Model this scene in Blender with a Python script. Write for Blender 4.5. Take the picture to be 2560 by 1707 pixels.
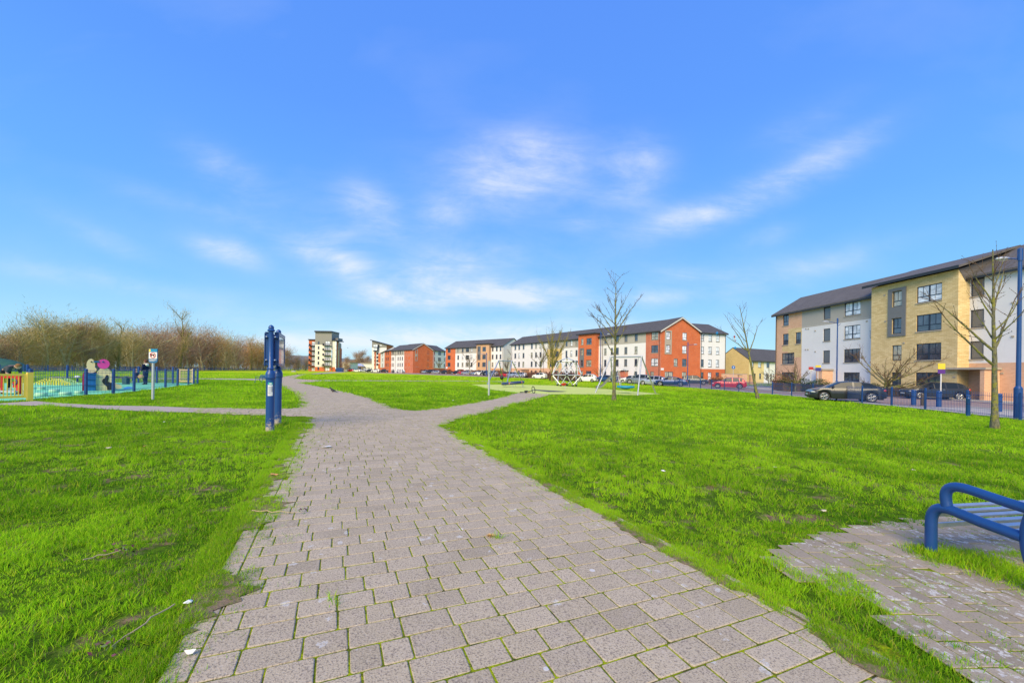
import bpy, bmesh, math, random
import numpy as np
from mathutils import Vector, Matrix
R = math.radians
for o in list(bpy.data.objects): bpy.data.objects.remove(o)
scene = bpy.context.scene
col = scene.collection
rnd = random.Random(7)
# ---------------------------------------------------------------- camera
F = 1000.0                      # focal length in pixels of a 2560 px wide picture
PPX, PPY = 1280.0, 929.5        # principal point (the camera is level, shifted up)
ROLL = math.atan(0.014)
CAMZ = 1.4
CR = Vector((math.cos(ROLL), 0, math.sin(ROLL)))
CU = Vector((-math.sin(ROLL), 0, math.cos(ROLL)))
cam_data = bpy.data.cameras.new("camera")
cam = bpy.data.objects.new("camera", cam_data); col.objects.link(cam)
cam_data.sensor_width = 36.0; cam_data.lens = F / 2560.0 * 36.0
cam_data.shift_y = (PPY - 853.5) / 2560.0
cam_data.clip_start = 0.05; cam_data.clip_end = 6000
mw = Matrix.Identity(4)
for i in range(3):
    mw[i][0] = CR[i]; mw[i][1] = CU[i]; mw[i][2] = (0, -1, 0)[i]
mw[2][3] = CAMZ
cam.matrix_world = mw
scene.camera = cam
# ---------------------------------------------------------------- world
SUN_EL, SUN_AZ = R(36), math.atan2(-0.34, -0.94)     # azimuth of the direction TO the sun (x, y) = (sin, cos)
world = bpy.data.worlds.new("World"); scene.world = world; world.use_nodes = True
wt = world.node_tree; wt.nodes.clear()
def wn(t, **k):
    n = wt.nodes.new(t)
    for a, b in k.items(): setattr(n, a, b)
    return n
def wmath(op, a, b=None, c=None, clamp=False):
    n = wn('ShaderNodeMath', operation=op, use_clamp=clamp)
    for i, v in enumerate((a, b, c)):
        if v is None: continue
        if isinstance(v, (int, float)): n.inputs[i].default_value = v
        else: wt.links.new(v, n.inputs[i])
    return n.outputs[0]
def wmix(f, a, b, blend='MIX'):
    n = wn('ShaderNodeMix', data_type='RGBA', blend_type=blend)
    for s, v in ((n.inputs[0], f), (n.inputs[6], a), (n.inputs[7], b)):
        if isinstance(v, (int, float)): s.default_value = v
        elif isinstance(v, tuple): s.default_value = (*v, 1)
        else: wt.links.new(v, s)
    return n.outputs[2]
sky = wn('ShaderNodeTexSky'); sky.sky_type = 'NISHITA'; sky.sun_disc = False
sky.sun_elevation = SUN_EL; sky.sun_rotation = SUN_AZ
sky.air_density = 1.0; sky.dust_density = 0.3; sky.ozone_density = 2.2
tc = wn('ShaderNodeTexCoord')
sx = wn('ShaderNodeSeparateXYZ'); wt.links.new(tc.outputs['Generated'], sx.inputs[0])
X, Y, Z = sx.outputs
el = wmath('MAXIMUM', Z, 0.0)
ramp = wn('ShaderNodeValToRGB'); wt.links.new(el, ramp.inputs[0])
cr = ramp.color_ramp
stops = SKY_STOPS = [(0.0, (0.50, 0.86, 1.0)), (0.07, (0.38, 0.74, 1.0)), (0.17, (0.22, 0.57, 1.0)), (0.33, (0.145, 0.44, 1.0)), (0.52, (0.115, 0.345, 1.0)), (0.8, (0.10, 0.28, 0.95))]
while len(cr.elements) < len(stops): cr.elements.new(0.5)
for e, (p, c) in zip(cr.elements, stops): e.position = p; e.color = (*c, 1)
# clean blue of the day: the Nishita sky graded by elevation
base = wmix(0.88, sky.outputs[0], wmix(1.0, ramp.outputs[0], (11.0, 11.0, 11.0), 'MULTIPLY'))
# thin clouds, patches placed by compass bearing (x/y) and elevation (z/y)
yy = wmath('MAXIMUM', Y, 0.05)
U = wmath('DIVIDE', X, yy); V = wmath('DIVIDE', Z, yy)
front = wmath('GREATER_THAN', Y, 0.08)
nz = wn('ShaderNodeTexNoise'); nz.inputs['Scale'].default_value = 5.2; nz.inputs['Detail'].default_value = 10; nz.inputs['Roughness'].default_value = 0.62; nz.inputs['Distortion'].default_value = 0.25
cv = wn('ShaderNodeCombineXYZ'); wt.links.new(wmath('MULTIPLY', U, 0.8), cv.inputs[0]); wt.links.new(wmath('MULTIPLY', V, 1.5), cv.inputs[1])
wt.links.new(cv.outputs[0], nz.inputs[0])
n3 = wn('ShaderNodeTexNoise'); n3.inputs['Scale'].default_value = 1.0; n3.inputs['Detail'].default_value = 8; n3.inputs['Roughness'].default_value = .65; n3.inputs['Distortion'].default_value = .6
cv2 = wn('ShaderNodeCombineXYZ'); wt.links.new(wmath('ADD', wmath('MULTIPLY', U, 4.0), wmath('MULTIPLY', V, 3.0)), cv2.inputs[0]); wt.links.new(wmath('MULTIPLY', V, 15.0), cv2.inputs[1]); wt.links.new(cv2.outputs[0], n3.inputs[0])
nf = wmath('MULTIPLY', wmath('SUBTRACT', nz.outputs[0], 0.33), 3.0, clamp=True)
nf = wmath('ADD', wmath('MULTIPLY', nf, .75), .25)
nf = wmath('MULTIPLY', nf, wmath('ADD', wmath('MULTIPLY', wmath('SUBTRACT', n3.outputs[0], .35, clamp=True), 2.2), .45), clamp=True)
CLOUDS = [  # px, py, rx, ry, tilt deg, strength
 (1300, 425, 130, 75, -8, 1.3), (1270, 440, 260, 130, 5, .22), (930, 525, 75, 42, 35, .9), (1100, 535, 70, 50, -25, .55), (1585, 415, 60, 70, 60, .7), (1545, 500, 90, 26, 0, .3), (1465, 562, 55, 26, 5, .45),
 (1760, 530, 170, 34, -18, 1.0), (2000, 425, 190, 38, -28, .75), (825, 648, 90, 34, 18, 1.7), (850, 585, 55, 18, 8, .4), (560, 628, 80, 28, 14, 1.1), (560, 425, 110, 40, 28, .45), (480, 520, 230, 26, 16, .2),
 (1130, 660, 140, 38, -10, .75), (1240, 735, 210, 30, 4, 1.9), (1000, 748, 110, 24, 6, 2.0), (1700, 690, 110, 24, -4, .45), (1920, 700, 150, 40, -12, .42), (1620, 748, 80, 20, -4, .9), (2130, 640, 150, 26, -16, .3), (1910, 590, 70, 24, -18, .35),
 (350, 720, 300, 26, 8, .3), (90, 660, 200, 30, 10, .15), (640, 790, 300, 20, 0, .3), (1250, 830, 500, 26, -2, 1.3), (1350, 860, 300, 14, 0, 1.2), (700, 860, 400, 24, 0, .9), (2000, 310, 130, 40, -30, .2), (240, 590, 160, 28, 22, .25), (1350, 690, 400, 60, 0, .22), (800, 560, 300, 80, 15, .16)]
tot = None
for (cx, cy, rx, ry, tl, st) in CLOUDS:
    u0 = (cx - PPX) / F; v0 = -(cy - (PPY + .014 * (cx - PPX))) / F
    c, s = math.cos(R(tl)), math.sin(R(tl))
    du = wmath('SUBTRACT', U, u0); dv = wmath('SUBTRACT', V, v0)
    a = wmath('ADD', wmath('MULTIPLY', du, c * F / rx), wmath('MULTIPLY', dv, -s * F / rx))
    b = wmath('ADD', wmath('MULTIPLY', du, s * F / ry), wmath('MULTIPLY', dv, c * F / ry))
    q = wmath('ADD', wmath('MULTIPLY', a, a), wmath('MULTIPLY', b, b))
    g = wmath('MULTIPLY', wmath('EXPONENT', wmath('MULTIPLY', q, -0.9)), st)
    tot = g if tot is None else wmath('ADD', tot, g)
wisp = wn('ShaderNodeTexNoise'); wisp.inputs['Scale'].default_value = 1.7; wisp.inputs['Detail'].default_value = 7; wisp.inputs['Distortion'].default_value = 0.3
wt.links.new(cv.outputs[0], wisp.inputs[0])
veil = wmath('MULTIPLY', wmath('SUBTRACT', wisp.outputs[0], 0.5, clamp=True), 0.55)
cloud = wmath('MULTIPLY', wmath('ADD', wmath('MULTIPLY', tot, nf), veil, clamp=True), front, clamp=True)
skyc = wmix(wmath('MULTIPLY', cloud, 0.72), base, (9.6, 9.8, 10.4))
bg = wn('ShaderNodeBackground'); bg.inputs[1].default_value = 0.1
wt.links.new(skyc, bg.inputs[0])
wo = wn('ShaderNodeOutputWorld'); wt.links.new(bg.outputs[0], wo.inputs[0])
# ---------------------------------------------------------------- sun (veiled: soft edged shadows)
sd = bpy.data.lights.new("sun", 'SUN'); sd.energy = 4.9; sd.angle = R(40); sd.color = (1.0, 0.82, 0.50)
so = bpy.data.objects.new("sun", sd); col.objects.link(so)
sdir = Vector((math.sin(SUN_AZ) * math.cos(SUN_EL), math.cos(SUN_AZ) * math.cos(SUN_EL), math.sin(SUN_EL)))
so.rotation_euler = sdir.to_track_quat('Z', 'Y').to_euler(); so.location = (0, -20, 60)
vs = scene.view_settings; vs.view_transform = 'Standard'; vs.look = 'None'; vs.exposure = 0.0; vs.gamma = 1.0; vs.use_curve_mapping = False
scene.cycles.max_bounces = 6; scene.cycles.diffuse_bounces = 2; scene.cycles.glossy_bounces = 3; scene.cycles.transparent_max_bounces = 6
scene.cycles.caustics_reflective = False; scene.cycles.caustics_refractive = False
# ---------------------------------------------------------------- geometry of the place
def terr(x): return -0.1 - 0.36 * math.tanh(x / 16.0)
def ray(px, py):
    a = (px - PPX) / F; b = -(py - PPY) / F
    d = CR * a + CU * b + Vector((0, 1, 0))
    return d
def G(px, py, lift=0.0):
    "ground point seen at a pixel of the 2560 px photograph"
    d = ray(px, py); z = -0.1; p = None
    for _ in range(12):
        t = (z - CAMZ) / min(d.z, -1e-4); p = d * t; z = terr(p.x)
    return Vector((p.x, p.y, z + lift))
def D(px, py, y):
    d = ray(px, py); return Vector((d.x * y, y, CAMZ + d.z * y))
def at(px, y):
    d = ray(px, PPY + .014 * (px - PPX)); x = d.x * y
    return Vector((x, y, terr(x)))
# ---------------------------------------------------------------- object helpers
def tag(o, label=None, cat=None, group=None, kind=None):
    if label: o['label'] = label
    if cat: o['category'] = cat
    if group: o['group'] = group
    if kind: o['kind'] = kind
    return o
def thing(name, label, cat, loc=(0, 0, 0), rz=0.0, group=None):
    o = bpy.data.objects.new(name, None); col.objects.link(o)
    o.location = loc; o.rotation_euler = (0, 0, rz); o.empty_display_size = .2
    return tag(o, label, cat, group)
def link(name, me, parent=None):
    o = bpy.data.objects.new(name, me); col.objects.link(o)
    if parent is not None: o.parent = parent
    return o
def dup(root, loc=None, rz=None, sc=None, label=None, group=None):
    r = root.copy(); col.objects.link(r)
    if loc is not None: r.location = loc
    if rz is not None: r.rotation_euler = (0, 0, rz)
    if sc is not None: r.scale = sc if hasattr(sc, '__len__') else (sc, sc, sc)
    if label: r['label'] = label
    if group: r['group'] = group
    for ch in list(root.children):
        c = ch.copy(); col.objects.link(c); c.parent = r
        for g in list(ch.children):
            d = g.copy(); col.objects.link(d); d.parent = c
    return r
class MB:
    def __init__(s): s.v = []; s.f = []; s.m = []
    def add(s, vs, fs, m=0):
        b = len(s.v); s.v.extend([tuple(p) for p in vs])
        for f in fs: s.f.append(tuple(b + i for i in f)); s.m.append(m)
    def quad(s, a, b, c, d, m=0): s.add([a, b, c, d], [(0, 1, 2, 3)], m)
    def box(s, x0, x1, y0, y1, z0, z1, m=0, M=None):
        p = [Vector((x, y, z)) for z in (z0, z1) for y in (y0, y1) for x in (x0, x1)]
        if M is not None: p = [M @ q for q in p]
        s.add(p, [(0, 2, 3, 1), (4, 5, 7, 6), (0, 1, 5, 4), (2, 6, 7, 3), (0, 4, 6, 2), (1, 3, 7, 5)], m)
    def tube(s, pts, rad, seg=8, m=0, cap=True, closed=False):
        pts = [Vector(p) for p in pts]; n = len(pts)
        rad = [rad] * n if isinstance(rad, (int, float)) else rad
        up = Vector((0, 0, 1)); vs = []; prev = None
        for i, p in enumerate(pts):
            if closed: t = pts[(i + 1) % n] - pts[i - 1]
            else: t = pts[min(i + 1, n - 1)] - pts[max(i - 1, 0)]
            t = t.normalized() if t.length > 1e-9 else Vector((0, 0, 1))
            if prev is None:
                a = t.cross(up if abs(t.z) < .95 else Vector((1, 0, 0))).normalized()
            else:
                a = (prev - t * prev.dot(t)); a = a.normalized() if a.length > 1e-6 else t.orthogonal().normalized()
            prev = a; b = t.cross(a)
            for k in range(seg):
                w = 2 * math.pi * k / seg
                vs.append(p + (a * math.cos(w) + b * math.sin(w)) * rad[i])
        fs = []
        for i in range(n if closed else n - 1):
            j = (i + 1) % n
            for k in range(seg):
                k2 = (k + 1) % seg
                fs.append((i * seg + k, j * seg + k, j * seg + k2, i * seg + k2)[::-1])
        if cap and not closed:
            fs.append(tuple(range(seg))); fs.append(tuple((n - 1) * seg + k for k in reversed(range(seg))))
        s.add(vs, fs, m)
    def lathe(s, prof, seg=16, m=0, c=(0, 0, 0), M=None):
        vs = []; n = len(prof)
        for (r, z) in prof:
            for k in range(seg):
                w = 2 * math.pi * k / seg; p = Vector((c[0] + r * math.cos(w), c[1] + r * math.sin(w), c[2] + z))
                vs.append(M @ p if M is not None else p)
        fs = [(i * seg + k, i * seg + (k + 1) % seg, (i + 1) * seg + (k + 1) % seg, (i + 1) * seg + k) for i in range(n - 1) for k in range(seg)]
        fs.append(tuple(reversed(range(seg)))); fs.append(tuple((n - 1) * seg + k for k in range(seg)))
        s.add(vs, fs, m)
    def ball(s, c, r, m=0, seg=10, sc=(1, 1, 1), M=None):
        vs = []; rings = seg // 2 + 1
        for i in range(rings + 1):
            th = math.pi * i / rings
            for k in range(seg):
                w = 2 * math.pi * k / seg
                q = Vector((r * sc[0] * math.sin(th) * math.cos(w), r * sc[1] * math.sin(th) * math.sin(w), r * sc[2] * math.cos(th)))
                if M is not None: q = M @ q
                vs.append(Vector(c) + q)
        fs = [(i * seg + k, (i + 1) * seg + k, (i + 1) * seg + (k + 1) % seg, i * seg + (k + 1) % seg) for i in range(rings) for k in range(seg)]
        s.add(vs, fs, m)
    def prism(s, poly, y0, y1, m=0, M=None):
        "outline in x,z extruded from y0 to y1"
        n = len(poly); p = [Vector((x, y0, z)) for x, z in poly] + [Vector((x, y1, z)) for x, z in poly]
        if M is not None: p = [M @ q for q in p]
        s.add(p, [tuple(range(n)), tuple(reversed(range(n, 2 * n)))] + [(i, i + n, (i + 1) % n + n, (i + 1) % n) for i in range(n)], m)
    def build(s, name, mats, parent=None, smooth=False, bevel=0.0):
        me = bpy.data.meshes.new(name); me.from_pydata(s.v, [], s.f)
        if not isinstance(mats, (list, tuple)): mats = [mats]
        for mt in mats: me.materials.append(mt)
        me.polygons.foreach_set('material_index', s.m)
        if smooth: me.polygons.foreach_set('use_smooth', [True] * len(s.f))
        me.validate(); me.update()
        if smooth:
            try: me.set_sharp_from_angle(angle=R(38))
            except Exception: pass
        o = link(name, me, parent)
        if bevel > 0:
            b = o.modifiers.new('bevel', 'BEVEL'); b.width = bevel; b.segments = 2; b.limit_method = 'ANGLE'
        return o
def inpoly(xs, ys, poly):
    inside = np.zeros(len(xs), bool); n = len(poly); j = n - 1
    for i in range(n):
        xi, yi = poly[i][0], poly[i][1]; xj, yj = poly[j][0], poly[j][1]
        c = ((yi > ys) != (yj > ys)) & (xs < (xj - xi) * (ys - yi) / (yj - yi + 1e-12) + xi)
        inside ^= c; j = i
    return inside
# value noise for scattering
_pr = np.random.RandomState(3); _tab = _pr.rand(256, 256)
def vnoise(x, y, s, o=0):
    x = np.asarray(x) / s + 17.3 * (o + 1); y = np.asarray(y) / s + 9.1 * (o + 1)
    xi = np.floor(x).astype(int); yi = np.floor(y).astype(int); fx = x - xi; fy = y - yi
    fx = fx * fx * (3 - 2 * fx); fy = fy * fy * (3 - 2 * fy)
    a = _tab[xi % 256, yi % 256]; b = _tab[(xi + 1) % 256, yi % 256]; c = _tab[xi % 256, (yi + 1) % 256]; d = _tab[(xi + 1) % 256, (yi + 1) % 256]
    return (a * (1 - fx) + b * fx) * (1 - fy) + (c * (1 - fx) + d * fx) * fy
# ---------------------------------------------------------------- materials
class NT:
    def __init__(s, name, rough=0.6, spec=0.5, metal=0.0):
        s.mat = bpy.data.materials.new(name); s.mat.use_nodes = True; s.t = s.mat.node_tree
        s.b = s.t.nodes['Principled BSDF']; s.b.inputs['Roughness'].default_value = rough
        s.b.inputs['Specular IOR Level'].default_value = spec; s.b.inputs['Metallic'].default_value = metal
    def n(s, t, **k):
        x = s.t.nodes.new(t)
        for a, b in k.items(): setattr(x, a, b)
        return x
    def set(s, sock, v):
        if isinstance(v, (int, float)): sock.default_value = v
        elif isinstance(v, tuple): sock.default_value = (*v, 1) if len(v) == 3 and sock.type == 'RGBA' else v
        else: s.t.links.new(v, sock)
    def math(s, op, a, b=None, c=None, clamp=False):
        x = s.n('ShaderNodeMath', operation=op, use_clamp=clamp)
        for i, v in enumerate((a, b, c)):
            if v is not None: s.set(x.inputs[i], v)
        return x.outputs[0]
    def mix(s, f, a, b, blend='MIX'):
        x = s.n('ShaderNodeMix', data_type='RGBA', blend_type=blend)
        s.set(x.inputs[0], f); s.set(x.inputs[6], a); s.set(x.inputs[7], b); return x.outputs[2]
    def obj(s): return s.n('ShaderNodeTexCoord').outputs['Object']
    def noise(s, vec, scale, detail=4, rough=.55, dist=0.0, col=False):
        x = s.n('ShaderNodeTexNoise'); x.inputs['Scale'].default_value = scale; x.inputs['Detail'].default_value = detail
        x.inputs['Roughness'].default_value = rough; x.inputs['Distortion'].default_value = dist
        if vec is not None: s.t.links.new(vec, x.inputs['Vector'])
        return x.outputs['Color' if col else 'Fac']
    def vor(s, vec, scale, feature='F1', out='Distance', rnd=1.0):
        x = s.n('ShaderNodeTexVoronoi', feature=feature); x.inputs['Scale'].default_value = scale; x.inputs['Randomness'].default_value = rnd
        s.t.links.new(vec, x.inputs['Vector']); return x.outputs[out]
    def ss(s, v, a, b):
        x = s.n('ShaderNodeMapRange', interpolation_type='SMOOTHSTEP'); s.set(x.inputs[0], v)
        x.inputs[1].default_value = a; x.inputs[2].default_value = b; return x.outputs[0]
    def facade(s):
        "vector (x+y, z, 0) of the object: works on walls along x and along y"
        p = s.n('ShaderNodeSeparateXYZ'); s.t.links.new(s.obj(), p.inputs[0])
        c = s.n('ShaderNodeCombineXYZ'); s.t.links.new(s.math('ADD', p.outputs[0], p.outputs[1]), c.inputs[0]); s.t.links.new(p.outputs[2], c.inputs[1])
        return c.outputs[0]
    def bump(s, h, dist=.01, st=1.0):
        x = s.n('ShaderNodeBump'); x.inputs['Distance'].default_value = dist; x.inputs['Strength'].default_value = st
        s.set(x.inputs['Height'], h); s.t.links.new(x.outputs[0], s.b.inputs['Normal'])
    def color(s, c): s.set(s.b.inputs['Base Color'], c); return s.mat
_mc = {}
def plain(name, c, rough=.55, spec=.5, metal=0., var=.12, scale=3., coat=0.):
    if name in _mc: return _mc[name]
    m = NT(name, rough, spec, metal); n = m.noise(m.obj(), scale, 5)
    dark = tuple(x * (1 - var) for x in c); lite = tuple(min(1, x * (1 + var)) for x in c)
    m.color(m.mix(n, dark, lite))
    if coat: m.b.inputs['Coat Weight'].default_value = coat; m.b.inputs['Coat Roughness'].default_value = .06
    _mc[name] = m.mat; return m.mat
def brick(name, c1, c2, mortar, bw=.225, bh=.075, blotch=None):
    m = NT(name, .85, .25); v = m.facade()
    x = m.n('ShaderNodeTexBrick'); m.t.links.new(v, x.inputs['Vector']); x.inputs['Scale'].default_value = 1.0
    x.inputs['Brick Width'].default_value = bw; x.inputs['Row Height'].default_value = bh; x.inputs['Mortar Size'].default_value = .006
    x.inputs['Mortar Smooth'].default_value = .2; x.inputs['Bias'].default_value = 0.0
    m.set(x.inputs['Color1'], c1); m.set(x.inputs['Color2'], c2); m.set(x.inputs['Mortar'], mortar)
    n = m.noise(v, .7, 5); n2 = m.noise(v, 9, 3)
    c = m.mix(m.math('MULTIPLY', m.ss(n, .35, .75), .35), x.outputs['Color'], tuple(q * .72 for q in c1))
    c = m.mix(m.math('MULTIPLY', m.ss(n2, .3, .8), .25), c, c2)
    if blotch:
        b = m.ss(m.noise(v, .9, 6, .7, 1.0), .58, .7); c = m.mix(m.math('MULTIPLY', b, .5), c, blotch)
    m.bump(x.outputs['Fac'], .01, -.5)
    return m.color(c)
def render_wall(name, c, var=.06):
    m = NT(name, .9, .2); v = m.facade(); n = m.noise(v, .5, 6, .65); n2 = m.noise(v, 60, 3)
    mp = m.n('ShaderNodeMapping'); m.t.links.new(v, mp.inputs[0]); mp.inputs['Scale'].default_value = (2.4, .25, 1)
    st = m.ss(m.noise(mp.outputs[0], 1.5, 5), .5, .8)
    cc = m.mix(m.ss(n, .3, .8), c, tuple(q * (1 - var) for q in c))
    cc = m.mix(m.math('MULTIPLY', st, .16), cc, tuple(q * .72 for q in c))
    m.bump(n2, .006, .6)
    return m.color(cc)
M = {}
M['red_brick'] = brick('red_brick', (.56, .115, .035), (.70, .17, .055), (.50, .30, .2))
M['shade_brick'] = brick('shaded_red_brick', (.50, .12, .06), (.62, .20, .11), (.5, .36, .28), blotch=(.62, .38, .34))  # red brick with the duller tone of its shaded walls put into the colour
M['orange_brick'] = brick('peach_brick', (.70, .40, .24), (.81, .50, .32), (.62, .47, .36))
M['tan_brick'] = brick('tan_brick', (.60, .33, .17), (.70, .43, .24), (.55, .42, .3))
M['stone'] = brick('buff_split_stone', (.65, .48, .22), (.82, .64, .34), (.42, .30, .15), .42, .14)
M['yellow_brick'] = brick('yellow_brick', (.60, .43, .16), (.72, .54, .23), (.52, .42, .24), .3, .1)
M['white'] = render_wall('white_render', (.80, .79, .79))
M['cream'] = render_wall('cream_render', (.82, .77, .68))
M['greyr'] = render_wall('grey_render', (.44, .42, .38))
M['greyclad'] = plain('grey_cladding', (.26, .25, .23), .6)
M['paleyellow'] = render_wall('pale_yellow_render', (.78, .62, .30))
def roofmat(name, c):
    m = NT(name, .75, .3); p = m.n('ShaderNodeSeparateXYZ'); m.t.links.new(m.obj(), p.inputs[0])
    c3 = m.n('ShaderNodeCombineXYZ'); m.t.links.new(p.outputs[0], c3.inputs[0]); m.t.links.new(m.math('MULTIPLY', p.outputs[2], 1.7), c3.inputs[1])
    x = m.n('ShaderNodeTexBrick'); m.t.links.new(c3.outputs[0], x.inputs['Vector']); x.inputs['Scale'].default_value = 1
    x.inputs['Brick Width'].default_value = .33; x.inputs['Row Height'].default_value = .3; x.inputs['Mortar Size'].default_value = .014
    m.set(x.inputs['Color1'], c); m.set(x.inputs['Color2'], tuple(q * 1.25 for q in c)); m.set(x.inputs['Mortar'], tuple(q * .55 for q in c))
    n = m.noise(m.obj(), .6, 6); m.bump(x.outputs['Fac'], .02, -.6)
    return m.color(m.mix(m.math('MULTIPLY', m.ss(n, .4, .75), .35), x.outputs['Color'], tuple(q * 1.5 for q in c)))
M['roof'] = roofmat('grey_roof_tiles', (.115, .105, .10))
M['roofd'] = roofmat('dark_roof_tiles', (.085, .08, .08))
M['fascia'] = plain('dark_fascia', (.025, .027, .033), .4)
M['palefascia'] = plain('pale_fascia', (.62, .6, .56), .5)
M['frame'] = plain('navy_window_frame', (.016, .028, .06), .4)
M['greyframe'] = plain('grey_metal_surround', (.17, .175, .18), .5)
M['sill'] = plain('stone_sill', (.42, .37, .30), .8)
def glassmat(name, c, bright=0.0):
    m = NT(name, .04, .9); n = m.noise(m.facade(), 1.3, 3, .5, .5); m.b.inputs['IOR'].default_value = 1.6
    m.b.inputs['Coat Weight'].default_value = 0.6; m.b.inputs['Coat Roughness'].default_value = .02
    return m.color(m.mix(m.ss(n, .35, .65), c, tuple(q * 1.9 + .01 for q in c)))
M['glass'] = glassmat('window_glass', (.035, .045, .07))
M['glassb'] = glassmat('window_glass_blind_and_sky_reflection', (.50, .52, .56))  # pale for blinds; on the gable windows it paints in reflected sky
M['glassc'] = glassmat('window_glass_with_curtain', (.26, .25, .20))
def blindmat():
    m = NT('window_glass_with_slatted_blind', .15, .7); p = m.n('ShaderNodeSeparateXYZ'); m.t.links.new(m.obj(), p.inputs[0])
    w = m.math('SINE', m.math('MULTIPLY', p.outputs[2], 75)); return m.color(m.mix(m.ss(w, -.3, .6), (.06, .07, .08), (.22, .24, .27)))
M['blind'] = blindmat()
M['pipe'] = plain('downpipe', (.05, .05, .055), .4)
def bluemat():
    m = NT('blue_paint', .40, .5); v = m.obj(); n = m.noise(v, 6, 5); c = m.mix(n, (.007, .048, .20), (.013, .072, .27))
    sc = m.ss(m.noise(v, 85, 3, .8), .70, .76); c = m.mix(m.math('MULTIPLY', sc, .7), c, (.30, .34, .42))
    ru = m.math('MULTIPLY', m.ss(m.noise(v, 9, 6, .75), .66, .72), .6); c = m.mix(ru, c, (.05, .06, .12)); m.b.inputs['Coat Weight'].default_value = .2
    m.bump(m.noise(v, 90, 3), .0012, .5); return m.color(c)
M['blue'] = bluemat()
M['steel'] = plain('galvanised_steel', (.46, .48, .50), .38, .5, .65, var=.15, scale=8)
M['galv'] = plain('pale_galvanised_post', (.52, .54, .56), .45, .5, .35, var=.15, scale=8)
M['yellow'] = plain('yellow_paint', (.98, .70, .10), .5, .3)
M['creampaint'] = plain('cream_paint', (.80, .60, .30), .5)
M['black'] = plain('black_plastic', (.018, .018, .02), .5)
M['rubber'] = plain('tyre_rubber', (.02, .02, .022), .8)
M['alloy'] = plain('alloy_rim', (.50, .51, .53), .3, metal=.7)
M['plate'] = plain('white_number_plate', (.75, .75, .7), .5)
M['plate_y'] = plain('yellow_number_plate', (.8, .6, .08), .5)
M['headlight'] = plain('headlight_glass', (.62, .65, .70), .08, .9, coat=.8)
M['tail'] = plain('tail_light', (.45, .012, .01), .15, .8, coat=.8)
M['carglass'] = plain('car_glass', (.02, .028, .040), .05, .22)
M['chrome'] = plain('chrome_trim', (.6, .6, .62), .15, metal=.9)
M['red'] = plain('red_plastic', (.55, .012, .012), .35, coat=.3)
M['teal'] = plain('teal_plastic', (.01, .26, .42), .4)
M['skin'] = plain('skin', (.62, .34, .24), .55)
M['slat'] = plain('bench_slat', (.62, .63, .70), .42, .5, .8, var=.3, scale=14)
# ================================================================ GROUND
XL = sorted(set([x * 1.5 for x in range(-44, 45)] + [-700, -400, -250, -150, -100, -80, 80, 100, 150, 250, 400, 700]))
YL = [-25, -6, 0, 3, 6, 10, 15, 22, 30, 40, 55, 75, 100, 140, 200, 300, 500, 800, 1400, 2400]
g = MB(); vs = [(x, y, terr(x)) for y in YL for x in XL]; nx = len(XL)
g.add(vs, [(j * nx + i, j * nx + i + 1, (j + 1) * nx + i + 1, (j + 1) * nx + i) for j in range(len(YL) - 1) for i in range(nx - 1)])
def lawn_mat():
    m = NT('lawn_turf', .95, .02); v = m.obj()
    n1 = m.noise(v, .35, 6, .6); n2 = m.noise(v, 2.2, 6, .65); n3 = m.noise(v, 14, 6, .7)
    soil = m.mix(m.ss(n3, .3, .7), (.16, .105, .06), (.30, .21, .13))
    turf = m.mix(m.ss(n3, .35, .7), (.05, .10, .010), (.11, .22, .010))
    c = m.mix(m.ss(n2, .5, .66), turf, soil)
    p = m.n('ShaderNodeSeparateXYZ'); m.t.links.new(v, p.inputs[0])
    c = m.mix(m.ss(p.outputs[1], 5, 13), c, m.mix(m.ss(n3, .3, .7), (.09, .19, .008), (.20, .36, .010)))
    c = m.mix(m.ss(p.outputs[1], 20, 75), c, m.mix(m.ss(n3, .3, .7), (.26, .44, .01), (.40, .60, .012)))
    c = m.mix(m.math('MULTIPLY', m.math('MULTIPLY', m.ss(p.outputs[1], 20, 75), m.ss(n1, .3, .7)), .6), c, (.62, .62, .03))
    m.bump(n3, .04, .8)
    return m.color(c)
M['lawn'] = lawn_mat()
tag(g.build('lawn', M['lawn']), kind='structure')
def sheet(name, poly, mat, lift, kind='structure', label=None, cat=None):
    "flat sheet following the ground, cut at the same x lines"
    bm = bmesh.new(); vs = [bm.verts.new((p[0], p[1], 0)) for p in poly]; f = bm.faces.new(vs)
    bmesh.ops.triangulate(bm, faces=[f])
    x0 = min(p[0] for p in poly); x1 = max(p[0] for p in poly)
    for x in XL:
        if x0 < x < x1: bmesh.ops.bisect_plane(bm, geom=bm.verts[:] + bm.edges[:] + bm.faces[:], plane_co=(x, 0, 0), plane_no=(1, 0, 0), dist=1e-5)
    for v in bm.verts: v.co.z = terr(v.co.x) + lift
    for f in bm.faces:
        if f.normal.z < 0: f.normal_flip()
    me = bpy.data.meshes.new(name); bm.normal_update()
    for f in bm.faces:
        if f.normal.z < 0: f.normal_flip()
    bm.to_mesh(me); bm.free(); me.materials.append(mat)
    return tag(link(name, me), label, cat, kind=kind)
def GP(l): return [(p.x, p.y) for p in (G(a, b) for a, b in l)]
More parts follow.
